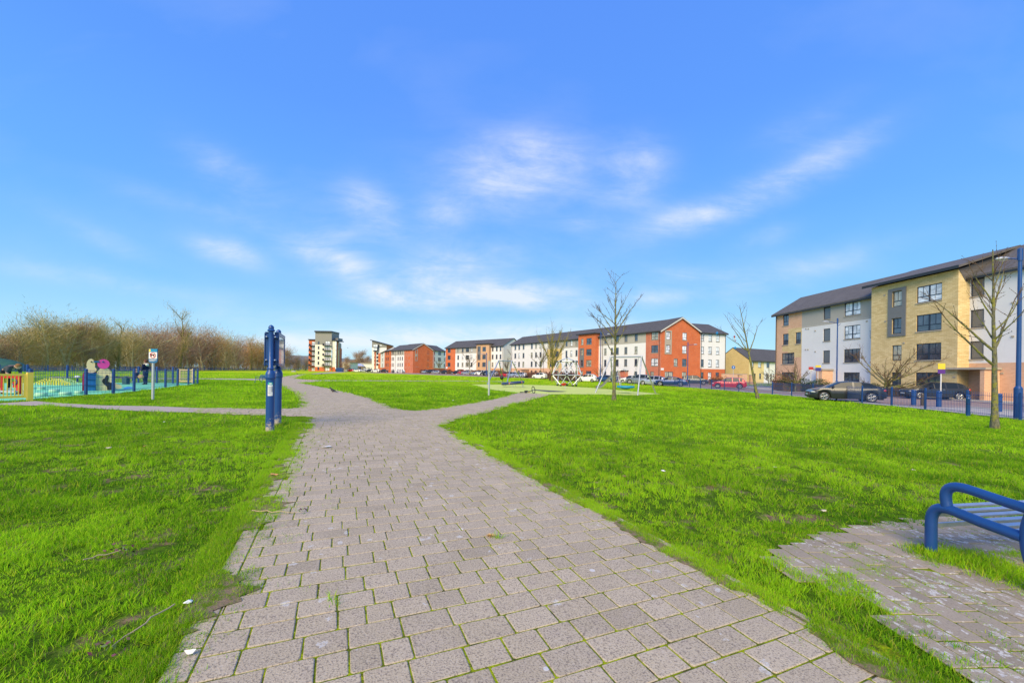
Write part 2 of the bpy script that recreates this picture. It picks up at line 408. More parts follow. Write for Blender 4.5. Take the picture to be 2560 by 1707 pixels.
# --- paving materials
def paver_mat():
    m = NT('concrete_paver', .9, .2); v = m.obj()
    a = m.n('ShaderNodeAttribute', attribute_name='tone'); tone = a.outputs['Fac']
    n1 = m.noise(v, 2.5, 5, .6); n2 = m.noise(v, 95, 3, .75); n3 = m.noise(v, 10, 5, .7)
    c = m.mix(tone, (.40, .33, .225), (.545, .45, .312))
    c = m.mix(m.math('MULTIPLY', m.ss(n1, .35, .7), .5), c, (.54, .45, .33))
    c = m.mix(m.math('MULTIPLY', m.ss(n3, .45, .75), .35), c, (.35, .28, .235))
    sp = m.ss(n2, .50, .62); c = m.mix(m.math('MULTIPLY', sp, .7), c, (.13, .105, .10))
    sp2 = m.ss(n2, .46, .34); c = m.mix(m.math('MULTIPLY', sp2, .35), c, (.58, .52, .47))
    # lichen blotches
    d = m.vor(m.mix(.06, v, m.noise(v, 30, 2, col=True)), 7.5); k = m.noise(v, 1.1, 4, .6)
    rad = m.math('MULTIPLY', m.ss(k, .44, .66), .24); li = m.math('LESS_THAN', d, rad)
    brk = m.ss(m.noise(v, 60, 4, .8), .38, .52)
    c = m.mix(m.math('MULTIPLY', m.math('MULTIPLY', li, brk), .75), c, (.60, .58, .54))
    d2 = m.vor(v, 2.1); c = m.mix(m.math('MULTIPLY', m.math('LESS_THAN', d2, .045), .8), c, (.66, .64, .62))
    m.bump(m.math('ADD', n2, m.math('MULTIPLY', n3, .6)), .004, .9)
    return m.color(c)
def paver_mat_lichen():
    m = NT('lichened_paver', .92, .2); v = m.obj()
    a = m.n('ShaderNodeAttribute', attribute_name='tone'); tone = a.outputs['Fac']
    n1 = m.noise(v, 3, 5, .6); n2 = m.noise(v, 90, 3, .75)
    c = m.mix(tone, (.31, .255, .19), (.43, .355, .27))
    c = m.mix(m.math('MULTIPLY', m.ss(n1, .35, .7), .4), c, (.31, .27, .19))
    c = m.mix(m.math('MULTIPLY', m.ss(n2, .5, .68), .5), c, (.12, .10, .09))
    mp = m.n('ShaderNodeMapping'); m.t.links.new(v, mp.inputs[0]); mp.inputs['Scale'].default_value = (1.15, .9, 1)
    wv = m.mix(.10, mp.outputs[0], m.noise(v, 22, 3, col=True))
    d = m.vor(wv, 17); k = m.noise(v, 2.2, 5, .65)
    li = m.math('LESS_THAN', d, m.math('MULTIPLY', m.ss(k, .36, .62), .42)); brk = m.ss(m.noise(v, 75, 4, .8), .40, .55)
    c = m.mix(m.math('MULTIPLY', m.math('MULTIPLY', li, brk), .85), c, (.64, .62, .58))
    m.bump(n2, .004, .8)
    return m.color(c)
def joint_mat():
    m = NT('mossy_joint', .98, .1); v = m.obj(); n = m.noise(v, 5, 5, .7); n2 = m.noise(v, 70, 3, .7)
    c = m.mix(n2, (.035, .032, .018), (.085, .075, .04)); c = m.mix(m.ss(n, .34, .52), c, (.17, .23, .008))
    c = m.mix(m.math('MULTIPLY', m.ss(m.noise(v, 16, 4), .44, .62), .85), c, (.40, .48, .008)); m.bump(n2, .02, 1.0)
    return m.color(c)
M['paver'] = paver_mat(); M['paver2'] = paver_mat_lichen(); M['joint'] = joint_mat()
M['path'] = plain('worn_path_surface', (.44, .37, .32), .95, .15, var=.12, scale=.8)
EDGE = Vector((-.42, 1, 0)).normalized()            # direction the main path runs
def clip(poly, a, b):
    "keep the part of a convex outline left of the line a -> b"
    out = []; f = lambda p: (b[0] - a[0]) * (p[1] - a[1]) - (b[1] - a[1]) * (p[0] - a[0])
    for i, p in enumerate(poly):
        q = poly[(i + 1) % len(poly)]; fp, fq = f(p), f(q)
        if fp >= 0: out.append(p)
        if (fp >= 0) != (fq >= 0): t = fp / (fp - fq); out.append((p[0] + (q[0] - p[0]) * t, p[1] + (q[1] - p[1]) * t))
    return out
def paving(name, polys, angle, pitch, lens, mat, edges=(), seed=1, excl=(), clips=()):
    "one mesh: a joint bed and single pavers in courses at an angle, kept where their centre lies in a polygon"
    rs = np.random.RandomState(seed); c, s = math.cos(angle), math.sin(angle)
    cells = []
    ax = [p for poly in polys for p in poly]
    tt = [-s * p[0] + c * p[1] for p in ax]; uu = [c * p[0] + s * p[1] for p in ax]
    t = math.floor(min(tt) / pitch) * pitch
    while t < max(tt):
        u = min(uu) - rs.rand() * .3
        while u < max(uu):
            L = lens[rs.choice(len(lens), p=[.5, .33, .17])] if len(lens) == 3 else lens[rs.randint(len(lens))]
            cells.append((u, u + L, t, t + pitch)); u += L
        t += pitch
    cells = np.array(cells); cu = (cells[:, 0] + cells[:, 1]) / 2; ct = (cells[:, 2] + cells[:, 3]) / 2
    wx = c * cu - s * ct; wy = s * cu + c * ct
    keep = np.zeros(len(cells), bool)
    for poly in polys:
        for (ox, oy) in ((0, 0), (.13, .05), (-.13, -.05), (.05, .13), (-.05, -.13)): keep |= inpoly(wx + ox, wy + oy, poly)
    for poly in excl: keep &= ~inpoly(wx, wy, poly)
    rows = [(cells[i], c, s, False) for i in np.nonzero(keep)[0]]
    for (p, q, w) in edges:      # soldier course along an edge line
        p = Vector((*p, 0)); q = Vector((*q, 0)); d = (q - p); n = int(d.length / .245); d.normalize(); an = math.atan2(d.y, d.x)
        ce, se = math.cos(an), math.sin(an); u0 = ce * p.x + se * p.y; t0 = -se * p.x + ce * p.y
        for k in range(n): rows.append((np.array([u0 + k * .245, u0 + k * .245 + .245, t0, t0 + w]), ce, se, True))
    V = []; Fc = []; T = []; MI = []
    for (cell, c_, s_, soldier) in rows:
        u0, u1, t0, t1 = cell; b = len(V); far = (s_ * (u0 + u1) / 2 + c_ * (t0 + t1) / 2) > 16
        tone = float(np.clip(rs.normal(.5, .27), 0, 1)); g_ = .0048 if not far else .0022; ch = .006
        def P(u, t_, h):
            x = c_ * u - s_ * t_; y = s_ * u + c_ * t_; return (x, y, terr(x) + h)
        j = lambda: rs.uniform(-.0018, .0018)
        V += [P(u0, t0, .0145), P(u1, t0, .0145), P(u1, t1, .0145), P(u0, t1, .0145)]; Fc.append((b, b + 1, b + 2, b + 3)); MI.append(1); T += [tone] * 4
        ju = [(u0 + g_ + j(), t0 + g_ + j()), (u1 - g_ + j(), t0 + g_ + j()), (u1 - g_ + j(), t1 - g_ + j()), (u0 + g_ + j(), t1 - g_ + j())]
        cut = .011
        # octagonal outline: chipped corners
        base = []
        for k in range(4):
            a0 = Vector(ju[k]); prv = Vector(ju[k - 1]); nxt = Vector(ju[(k + 1) % 4]); q = cut * rs.uniform(.2, 1.1)
            base.append(a0 + (prv - a0).normalized() * q); base.append(a0 + (nxt - a0).normalized() * q)
        tx, ty = rs.normal(0, .006), rs.normal(0, .006); hz = .0195 + rs.normal(0, .0012); cm = ((u0 + u1) / 2, (t0 + t1) / 2)
        wpl = [(c_ * q.x - s_ * q.y, s_ * q.x + c_ * q.y) for q in base]; wc = (c_ * cm[0] - s_ * cm[1], s_ * cm[0] + c_ * cm[1])
        if clips and len(rows) and not soldier:
            for (ca, cb, ymin, ymax) in clips:
                if ymin < wc[1] < ymax: wpl = clip(wpl, ca, cb)
                if len(wpl) < 3: break
        if len(wpl) < 3: del V[b:]; del T[b:]; Fc.pop(); MI.pop(); continue
        nb = len(wpl); cen = Vector((sum(p[0] for p in wpl) / nb, sum(p[1] for p in wpl) / nb))
        if max((Vector(p) - cen).length for p in wpl) < .03: continue
        o = len(V); rz_ = lambda x, y: terr(x) + hz + tx * (x - wc[0]) + ty * (y - wc[1])
        for (x, y) in wpl: V.append((x, y, terr(x) + .010)); T.append(tone)
        for (x, y) in wpl: V.append((x, y, rz_(x, y) - .0035)); T.append(tone)
        for (x, y) in wpl:
            r = Vector((x, y)); r = r + (cen - r).normalized() * ch; V.append((r.x, r.y, rz_(r.x, r.y))); T.append(tone)
        for k in range(nb):
            k2 = (k + 1) % nb
            Fc.append((o + k, o + k2, o + nb + k2, o + nb + k)); MI.append(0)
            Fc.append((o + nb + k, o + nb + k2, o + 2 * nb + k2, o + 2 * nb + k)); MI.append(0)
        Fc.append(tuple(o + 2 * nb + k for k in range(nb))); MI.append(0)
    me = bpy.data.meshes.new(name); me.from_pydata(V, [], Fc); me.materials.append(mat); me.materials.append(M['joint'])
    me.polygons.foreach_set('material_index', MI)
    at_ = me.attributes.new('tone', 'FLOAT', 'POINT'); at_.data.foreach_set('value', T); me.update()
    return tag(link(name, me), kind='structure')
# outlines traced on the ground (photograph pixels -> ground metres)
main_px = [(380, 1850), (452, 1707), (560, 1480), (593, 1404), (650, 1345), (697, 1274), (740, 1170), (762, 1100), (772, 1060), (765, 1046), (714, 1043), (663, 1039), (500, 1032), (500, 1020.8),
           (663, 1024), (755, 1020.8), (766, 1010), (761, 1002), (745, 981), (720, 968), (699, 961.6), (669, 951.5), (640, 950.5), (640, 947), (698, 943.5), (745, 936.6), (765, 934.8), (745, 941), (735, 943.6), (734, 946.5), (752, 948.5), (790, 950), (790, 953.6), (763, 955.5), (745, 957.5), (765, 961.6), (806, 969.8), (857, 981),
           (918, 996), (979, 1023), (1034, 1028.5), (1099, 1023), (1197, 1007), (1251, 996), (1276, 990), (1300, 982.5), (1372, 986), (1353, 991), (1333, 997), (1280, 1010), (1197, 1034), (1130, 1048), (1099, 1063), (1154, 1110), (1252, 1159), (1339, 1208), (1448, 1268), (1567, 1322), (1709, 1404), (1905, 1502), (2068, 1589), (2264, 1707), (2600, 1900)]
MAIN = GP(main_px)
MAIN[0] = (MAIN[1][0] + .42 * 1.6, MAIN[1][1] - 1.6); MAIN[-1] = (MAIN[-2][0] + .42 * 1.6, MAIN[-2][1] - 1.6)
ang = math.atan2(1.0, 2.3)
r_lo = GP([(2264, 1707)])[0]; r_hi = GP([(1345, 1208)])[0]
left_px = [(500, 1020.8), (387, 1016), (254, 1014), (155, 1008.6), (88, 1003), (0, 1008.6), (-300, 1012), (-300, 1016), (0, 1013), (133, 1015), (243, 1022), (376, 1029.6), (500, 1032)]
LEFT = GP(left_px)
bench_px = [(2030, 1352), (2100, 1340), (2167, 1334), (2287, 1312), (2420, 1306), (2560, 1308), (2850, 1330), (2850, 1707), (2600, 1860), (2475, 1720), (2348, 1612), (2258, 1566), (2185, 1501), (2100, 1462), (2015, 1440), (1950, 1405), (1954, 1385)]
BENCH = GP(bench_px)
l_lo = GP([(452, 1707)])[0]; l_hi = GP([(779, 1043)])[0]; r_end = GP([(1099, 1064)])[0]
def ext(a, b, off, t0=-1.0):
    d = Vector((b[0] - a[0], b[1] - a[1])).normalized(); n = Vector((d.y, -d.x)); return ((a[0] + n.x * off + d.x * t0, a[1] + n.y * off + d.y * t0), (b[0] + n.x * off, b[1] + n.y * off))
RE = ext(r_lo, r_end, -.02); LE = ext(l_lo, l_hi, -.10)
paving('path', [MAIN], ang, .188, [.285, .22, .155], M['paver'], edges=[(RE[0], RE[1], -.125) if False else (ext(r_lo, r_end, .115)[0], ext(r_lo, r_end, .115)[1], .125), (ext(l_lo, l_hi, .03)[0], ext(l_lo, l_hi, .03)[1], .125)],
       clips=[(RE[0], RE[1], -9, r_end[1]), (ext(l_lo, l_hi, .035)[1], ext(l_lo, l_hi, .035)[0], -9, l_hi[1])])
paving('bench_paving', [BENCH], math.atan2(1, -.06), .165, [.26, .21, .165], M['paver2'], seed=5, excl=[MAIN])
sheet('path', LEFT, M['path'], .012)
far1 = GP([(640, 950.8), (500, 948.4), (300, 947.6), (77, 942.6), (-250, 941), (-250, 939.2), (77, 940.6), (300, 945.5), (500, 946.2), (640, 947)])
sheet('path', far1, M['path'], .02)
sheet('path', GP([(745, 936.6), (826.5, 930), (870, 929.4), (855, 931.2), (785.7, 936), (765, 934.8)]), M['path'], .03)
sheet('path', GP([(790, 950), (879.6, 950.8), (1008, 951.7), (1150, 951.9), (1260, 953.5), (1260, 954.8), (1150, 953.2), (1008, 952.9), (880, 952.6), (790, 953.6)]), M['path'], .02)
# --- play surfaces
def safety(name, a, b):
    m = NT(name, .9, .15); v = m.obj(); n = m.noise(v, 60, 3, .7); n2 = m.noise(v, .6, 5)
    c = m.mix(m.ss(n, .4, .7), a, b); m.bump(n, .006, .6)
    return m.color(m.mix(m.math('MULTIPLY', m.ss(n2, .45, .75), .3), c, tuple(q * .75 for q in a)))
M['lime'] = safety('lime_rubber_surface', (.56, .64, .15), (.66, .72, .24)); M['mint'] = safety('mint_rubber_surface', (.17, .62, .36), (.27, .72, .46))
LIME = GP([(1179, 961.2), (1300, 961.6), (1385, 963.5), (1499, 971), (1600, 980), (1655, 985), (1594, 988), (1500, 986.5), (1415, 985.5), (1372, 986), (1300, 982.5), (1262, 978.5), (1226, 973.7)])
sheet('play_surface', LIME, M['lime'], .016)
MINT = GP([(-220, 1010), (40, 1003), (100, 998), (214, 987.6), (283, 985), (335, 978.8), (413, 969.5), (444, 964.4), (471, 962.5), (494, 959), (432, 957.5), (346, 957), (168, 956.7), (68, 957.5), (-300, 960)])
sheet('play_surface', MINT, M['mint'], .016)
sheet('play_mat', GP([(1326, 975.0), (1340, 974.2), (1418, 978.6), (1405, 980.2), (1372, 980.4)]), plain('dark_worn_mat', (.10, .105, .075), .9), .024)
sheet('play_mat', GP([(306, 971), (318, 967.5), (330, 968), (331, 971.5), (312, 973.5)]), plain('blue_rubber_patch', (.03, .25, .62), .9), .024)
# --- street
fence_px = [(2750, 1068), (2640, 1058), (2551, 1050), (2418, 1036), (2313, 1024), (2229, 1016), (2155, 1009), (2091, 1001.5), (2032, 995.5), (1979, 990), (1931, 986), (1886, 982.6), (1847, 979), (1811, 975.5), (1779, 972.8), (1751, 970.8), (1724, 968.8), (1699, 967), (1673, 965), (1640, 962.6), (1600, 959.6), (1550, 956.5), (1500, 953.8), (1440, 950.6), (1380, 947.6)]
FENCE = [G(a, b) for a, b in fence_px]
edge_px = [(1300, 944.4), (1200, 941.4), (1100, 938.0), (1000, 934.6), (930, 932.2), (880, 930.8)]
far_edge = [G(a, b) for a, b in edge_px]
roadside = [(p.x, p.y) for p in FENCE[::2]] + [(p.x, p.y) for p in far_edge]
def road_mat():
    m = NT('red_block_road', .9, .2); v = m.obj(); x = m.n('ShaderNodeTexBrick'); m.t.links.new(v, x.inputs['Vector']); x.inputs['Scale'].default_value = 1
    x.inputs['Brick Width'].default_value = .22; x.inputs['Row Height'].default_value = .11; x.inputs['Mortar Size'].default_value = .006
    m.set(x.inputs['Color1'], (.30, .19, .165)); m.set(x.inputs['Color2'], (.38, .26, .23)); m.set(x.inputs['Mortar'], (.2, .17, .15))
    n = m.noise(v, .5, 6); return m.color(m.mix(m.math('MULTIPLY', m.ss(n, .35, .7), .5), x.outputs['Color'], (.40, .34, .31)))
M['road'] = road_mat(); M['pave'] = plain('pale_pavement', (.46, .42, .38), .9, .2, var=.1, scale=1.2)
outer = [(46, -10), (46, 58), (38, 84), (24, 102), (-2, 136), (-30, 164), (-60, 200), (-70, 260), (-110, 260)]
sheet('road', roadside + [(-45, 260)] + outer[::-1][1:] if False else roadside + list(reversed(outer[:-1])), M['road'], .010)
def strip(name, base, off0, off1, mat, lift, y0=-99, y1=999, kerb=False):
    "band beside the fence line, on its street side"
    L, Rr = [], []
    for i, p in enumerate(base):
        q = base[min(i + 1, len(base) - 1)]; o = base[max(i - 1, 0)]; d = Vector((q[0] - o[0], q[1] - o[1], 0)).normalized()
        n = Vector((d.y, -d.x, 0))
        if y0 <= p[1] <= y1: L.append((p[0] + n.x * off0, p[1] + n.y * off0)); Rr.append((p[0] + n.x * off1, p[1] + n.y * off1))
    sheet(name, L + Rr[::-1], mat, lift); return L, Rr
fl = [(p.x, p.y) for p in FENCE]
strip('pavement', fl, .1, 1.6, M['pave'], .03)
Lk, Rk = strip('pavement', fl, 1.6, 4.6, M['pave'], .03, y1=26.5)
kb = MB()
def kerb_line(pts, w=.13, h=.11):
    for a, b in zip(pts[:-1], pts[1:]):
        a = Vector((a[0], a[1], terr(a[0]))); b = Vector((b[0], b[1], terr(b[0]))); d = (b - a); L = d.length
        Mx = Matrix.Translation(a) @ d.to_track_quat('X', 'Z').to_matrix().to_4x4(); kb.box(0, L + .02, -w / 2, w / 2, -.05, h, 0, Mx)
kerb_line([p for p in Rk]); kerb_line([(30.0, 43), (31, 50), (33.5, 57), (36, 62)]); kerb_line([(36.8, 20), (37.2, 30), (37.0, 40), (31.5, 43)])
tag(kb.build('kerb', plain('kerb_concrete', (.5, .47, .43), .9)), kind='structure')
sheet('pavement', [(36.8, 18), (37.2, 30), (37, 40), (31.5, 43.2), (30.1, 44), (31, 50), (33.5, 57), (36, 62), (40, 60.5), (41, 18)], M['pave'], .05)
sheet('road', [(36, 63), (45, 60), (80, 130), (70, 140), (44, 92)], plain('grey_side_road', (.30, .27, .25), .9), .018)
# --- hills far away
h = MB(); hs = [(a, 30 + 26 * vnoise([a], [0], 260)[0] + 10 * vnoise([a], [3], 90)[0]) for a in range(-900, 900, 30)]
for (a, z0), (b, z1) in zip(hs[:-1], hs[1:]):
    h.quad((a, 1500, -1), (b, 1500, -1), (b, 1620, z1), (a, 1620, z0)); h.quad((a, 1620, z0), (b, 1620, z1), (b, 2100, z1 * .9), (a, 2100, z0 * .9))
hm = NT('distant_hill', .95, .05); hn = hm.noise(hm.obj(), .02, 6); hm.color(hm.mix(hm.ss(hn, .35, .7), (.12, .16, .21), (.17, .20, .20)))
tag(h.build('hills', hm.mat, smooth=True), kind='structure')
# ================================================================ GRASS
def grass_mat():
    m = NT('grass_blade', .7, .03); a = m.n('ShaderNodeAttribute', attribute_name='tone'); s_ = m.n('ShaderNodeSeparateColor'); m.t.links.new(a.outputs['Color'], s_.inputs[0])
    c = m.mix(s_.outputs[0], (.085, .27, .008), (.44, .76, .022)); c = m.mix(s_.outputs[1], c, (.60, .62, .05))
    c = m.mix(s_.outputs[2], c, (.36, .28, .12))
    tr = m.n('ShaderNodeBsdfTranslucent'); m.set(tr.inputs[0], c); mx = m.n('ShaderNodeMixShader'); mx.inputs[0].default_value = .45
    m.color(c); m.t.links.new(m.b.outputs[0], mx.inputs[1]); m.t.links.new(tr.outputs[0], mx.inputs[2])
    m.t.links.new(mx.outputs[0], m.t.nodes['Material Output'].inputs[0]); return m.mat
M['grass'] = grass_mat()
HARD = [MAIN, LEFT, BENCH, LIME, MINT, far1]
ROADP = roadside + list(reversed(outer[:-1]))
PATCH = [GP(p) for p in (
  [(1570, 1322), (1709, 1385), (1905, 1480), (2068, 1575), (2200, 1680), (2280, 1707), (2430, 1790), (2500, 1790), (2400, 1680), (2330, 1640), (2240, 1585), (2190, 1555), (2170, 1500), (2130, 1475), (2020, 1450), (1960, 1412), (1900, 1370), (1750, 1310)],
  [(2050, 1430), (2110, 1432), (2180, 1480), (2195, 1512), (2130, 1508), (2080, 1470)],
  [(2278, 1402), (2340, 1376), (2450, 1380), (2560, 1388), (2800, 1420), (2800, 1560), (2600, 1520), (2475, 1462), (2366, 1418)],
  [(2350, 1600), (2450, 1640), (2530, 1690), (2450, 1672), (2370, 1625)], [(2380, 1528), (2450, 1545), (2470, 1565), (2420, 1560)],
  [(2120, 1366), (2150, 1366), (2140, 1376), (2115, 1374)], [(2440, 1585), (2490, 1590), (2480, 1600)], [(2520, 1625), (2560, 1650), (2560, 1640)],
  [(585, 1440), (640, 1425), (655, 1450), (600, 1475)], [(575, 1508), (610, 1500), (612, 1525), (580, 1530)], [(635, 1345), (690, 1330), (688, 1365), (640, 1385)], [(725, 1062), (775, 1058), (778, 1072), (730, 1080)],
  [(650, 1290), (700, 1270), (690, 1310), (655, 1330)])]
def blades(x, y, n_per, h, w, rs, tone_bias=0.0, lean=.55, spread=.03, segs=1, dry=.04):
    "numpy arrays for n_per blades round every point"
    n = len(x) * n_per; bx = np.repeat(x, n_per) + rs.normal(0, spread, n); by = np.repeat(y, n_per) + rs.normal(0, spread, n)
    hh = np.repeat(h, n_per) * rs.uniform(.55, 1.2, n); ww = np.repeat(w, n_per) * rs.uniform(.7, 1.3, n)
    a = rs.rand(n) * 6.283; l = rs.uniform(.1, lean, n) * 1.3; ca, sa = np.cos(a), np.sin(a)
    # a common lean within a tuft
    ta = np.repeat(rs.rand(len(x)) * 6.283, n_per); ca = ca + .7 * np.cos(ta); sa = sa + .7 * np.sin(ta)
    f = rs.rand(n) * 6.283; px_, py_ = np.cos(f) * ww / 2, np.sin(f) * ww / 2
    z = -.1 - .36 * np.tanh(bx / 16.0)
    nearf = np.clip(1 - by / 7.0, 0, 1); tone = np.clip(.62 - .07 * nearf + .7 * (vnoise(bx, by, 1.1) - .5) + .65 * (vnoise(bx, by, .35, 2) - .5) + .45 * (vnoise(bx, by, 5, 3) - .5) + rs.normal(0, .2, n) + tone_bias, 0, 1)
    yel = (rs.rand(n) < dry) * rs.uniform(.3, .9, n); brn = (rs.rand(n) < dry * .5) * rs.uniform(.4, 1, n)
    base = np.stack([bx, by, z], 1); side = np.stack([px_, py_, np.zeros(n)], 1)
    tip = base + np.stack([ca * l * hh, sa * l * hh, hh * np.sqrt(np.maximum(1 - (l * .8) ** 2, .15))], 1)
    colr = np.stack([tone, yel, brn, np.ones(n)], 1)
    if segs == 1:
        V = np.stack([base - side, base + side, tip], 1).reshape(-1, 3); Fq = np.arange(n * 3).reshape(-1, 3); C = np.repeat(colr, 3, 0)
        return V, Fq, C
    mid = base + (tip - base) * .55; mid[:, 2] += hh * .13
    V = np.stack([base - side, base + side, mid + side * .75, mid - side * .75, tip], 1).reshape(-1, 3)
    i = np.arange(n)[:, None] * 5
    Fq = np.concatenate([i + np.array([[0, 1, 2]]), i + np.array([[0, 2, 3]]), i + np.array([[3, 2, 4]])], 0); C = np.repeat(colr, 5, 0)
    return V, Fq, C
def creep(x, y, sg):
    w = float(vnoise([x], [y], .38, 12)[0]); w2 = float(vnoise([x], [y], .9, 13)[0]); w3 = float(vnoise([x], [y], .09, 16)[0])
    w4 = float(vnoise([x], [y], .035, 17)[0]); return max(0, w * .45 + w2 * .25 + w3 * .22 + w4 * .14 - .46) * (1.15 if sg > 0 else .26)
def soil_mat():
    m = NT('trodden_soil', .98, .05); v = m.obj(); n = m.noise(v, 9, 6, .7); n2 = m.noise(v, 60, 4, .8); c = m.mix(n2, (.17, .115, .07), (.36, .27, .18)); c = m.mix(m.ss(n, .42, .6), c, (.12, .19, .015)); m.bump(n2, .01, 1); return m.color(c)
def soil_strip(ln, sg):
    a, b = Vector(ln[0]), Vector(ln[1]); L = (b - a).length; d = (b - a) / L; nrm = Vector((d.y, -d.x)) * sg; mb = MB(); k = int(L / .03); prev = None
    for i in range(k + 1):
        q = a + d * (L * i / k); w = creep(q.x, q.y, sg); p0 = q - nrm * .07; p1 = q + nrm * (w + .004 - (.05 if w < .02 else 0)); z = lambda p, h: (p.x, p.y, terr(p.x) + h)
        cur = (z(p0, .0235), z(p1, .0245))
        if prev: mb.quad(prev[0], cur[0], cur[1], prev[1]) if sg > 0 else mb.quad(prev[0], prev[1], cur[1], cur[0])
        prev = cur
    tag(mb.build('soil', SOIL), kind='structure')
SOIL = soil_mat(); soil_strip(RE, -1); soil_strip(LE, 1)
def build_grass():
    rs = np.random.RandomState(11); VS, FS, CS = [], [], []; off = 0
    def put(r):
        nonlocal off
        V, Fq, C = r; VS.append(V); FS.append(Fq + off); CS.append(C); off += len(V)
    bands = [(0.9, 4.2, 620, 15, 2, .036, .0038, .020), (4.2, 9, 170, 13, 1, .060, .0075, .028), (9, 20, 36, 12, 1, .085, .015, .06), (20, 42, 6.5, 11, 1, .11, .032, .15), (42, 95, 0.9, 10, 1, .13, .07, .4)]
    for (y0, y1, dens, npb, segs, hh, ww, spr) in bands:
        half = 1.36
        area = half * (y1 * y1 - y0 * y0); n = int(area * dens)
        yy_ = np.sqrt(rs.rand(n) * (y1 * y1 - y0 * y0) + y0 * y0); xx = (rs.rand(n) * 2 - 1) * half * yy_
        ok = np.ones(n, bool)
        for P in HARD:
            ok &= ~inpoly(xx + rs.normal(0, .035, n), yy_ + rs.normal(0, .035, n), P)
        ok &= ~inpoly(xx, yy_, ROADP)
        pat = np.zeros(n, bool)
        for P in PATCH: pat |= inpoly(xx + rs.normal(0, .02, n), yy_ + rs.normal(0, .02, n), P)
        pn = vnoise(xx, yy_, .13, 8) * .6 + vnoise(xx, yy_, .045, 14) * .4; ok |= (pat & (pn > .34)); ok &= ~(pat & (pn < .30) & (rs.rand(n) < .8))
        # worn soil along the edges of the near lawn, thin spots further out
        bare = vnoise(xx, yy_, .42, 4) * .6 + vnoise(xx, yy_, .16, 5) * .4; wear = np.clip(1.15 - np.abs(yy_ - 3.0) / 3.6, 0, 1)
        ok &= ~((bare > .83 - (.20 * (xx > 0) + .05) * wear) & (rs.rand(n) < .85) & ~pat)
        xx, yy_, pat = xx[ok], yy_[ok], pat[ok]
        tuft = vnoise(xx, yy_, .5, 6); h_ = hh * (.55 + .95 * tuft ** 1.5 * 1.3) * np.where(pat, 1.15, 1.0)
        near = np.clip(1.3 - yy_ / 10, 0, 1)
        put(blades(xx, yy_, npb, h_, np.full(len(xx), ww), rs, .0, .75, spr, segs, dry=.14 if y0 < 10 else .08))
    # grass rooted in and over the path edges and joints
    ex, ey = [], []
    for P in (MAIN,):
        m_ = len(P)
        for i in range(m_):
            a, b = Vector(P[i]), Vector(P[(i + 1) % m_])
            if max(a.y, b.y) > 22 or min(a.y, b.y) < .8: continue
            L = (b - a).length; k = int(L * 60)
            for _ in range(k):
                t = rs.rand(); q = a + (b - a) * t; w = .05 + .13 * float(vnoise([q.x], [q.y], .45, 7)[0] > .52)
                ex.append(q.x + rs.normal(0, w)); ey.append(q.y + rs.normal(0, w))
    for (ln, sg) in ((RE, -1), (LE, 1)):
        a, b = Vector(ln[0]), Vector(ln[1]); L = (b - a).length; d = (b - a) / L; nrm = Vector((d.y, -d.x)) * sg
        for _ in range(int(L * 1300)):
            t = rs.rand() ** 1.0 * L; q = a + d * t; w = float(vnoise([q.x], [q.y], .38, 12)[0]); w2 = float(vnoise([q.x], [q.y], .9, 13)[0])
            if q.y < .7: continue
            r_ = rs.rand(); wd_ = creep(q.x, q.y, sg); eo = -.18 + r_ * (.18 + wd_)
            if eo > .0 and vnoise([q.x + nrm.x * eo], [q.y + nrm.y * eo], .09, 15)[0] < .33: continue
            ex.append(q.x + nrm.x * eo); ey.append(q.y + nrm.y * eo)
    ex = np.array(ex); ey = np.array(ey); kp = vnoise(ex, ey, .13, 9) > .36; ex, ey = ex[kp], ey[kp]
    put(blades(ex, ey, 12, np.full(len(ex), .050), np.full(len(ex), .0055), rs, .05, .9, .02, 1, dry=.22))
    # moss and grass in the joints of the bench paving
    k_ = 26000; bx_ = rs.uniform(2.2, 6.5, k_); by_ = rs.uniform(1.2, 4.8, k_); cj, sj = math.cos(math.atan2(1, -.06)), math.sin(math.atan2(1, -.06))
    tj = (-sj * bx_ + cj * by_) / .165; tj = np.abs(tj - np.round(tj)); kk = inpoly(bx_, by_, BENCH) & (tj < .10) & (vnoise(bx_, by_, .22, 20) > .50); kk |= inpoly(bx_, by_, BENCH) & (vnoise(bx_, by_, .16, 21) * .6 + vnoise(bx_, by_, .6, 22) * .4 > .70)
    put(blades(bx_[kk], by_[kk], 10, np.full(kk.sum(), .036), np.full(kk.sum(), .0045), rs, .02, .9, .012, 1, dry=.2))
    # tufts rooted round the bench leg and posts, moss tufts in joints
    cx, cy = [], []
    for (a, b, k, s) in ((2325, 1388, 60, .05), (2420, 1405, 90, .12), (2520, 1440, 140, .16), (2330, 1400, 40, .1), (676, 1082, 40, .09), (692, 1063, 30, .09), (640, 1076, 30, .12), (1535, 1001, 30, .2), (1240, 1352, 3, .02), (830, 1510, 2, .02)):
        p = G(a, b); cx += list(p.x + rs.normal(0, s, k)); cy += list(p.y + rs.normal(0, s, k))
    put(blades(np.array(cx), np.array(cy), 12, np.full(len(cx), .085), np.full(len(cx), .005), rs, -.05, .8, .02, 2, dry=.2))
    V = np.concatenate(VS); Fa = np.concatenate(FS); C = np.concatenate(CS)
    me = bpy.data.meshes.new('grass'); me.vertices.add(len(V)); me.vertices.foreach_set('co', V.astype(np.float32).ravel())
    me.loops.add(Fa.size); me.loops.foreach_set('vertex_index', Fa.astype(np.int32).ravel())
    me.polygons.add(len(Fa)); me.polygons.foreach_set('loop_start', np.arange(0, Fa.size, 3, dtype=np.int32))
    try: me.polygons.foreach_set('loop_total', np.full(len(Fa), 3, dtype=np.int32))
    except Exception: pass
    ca = me.attributes.new('tone', 'FLOAT_COLOR', 'POINT'); ca.data.foreach_set('color', C.astype(np.float32).ravel())
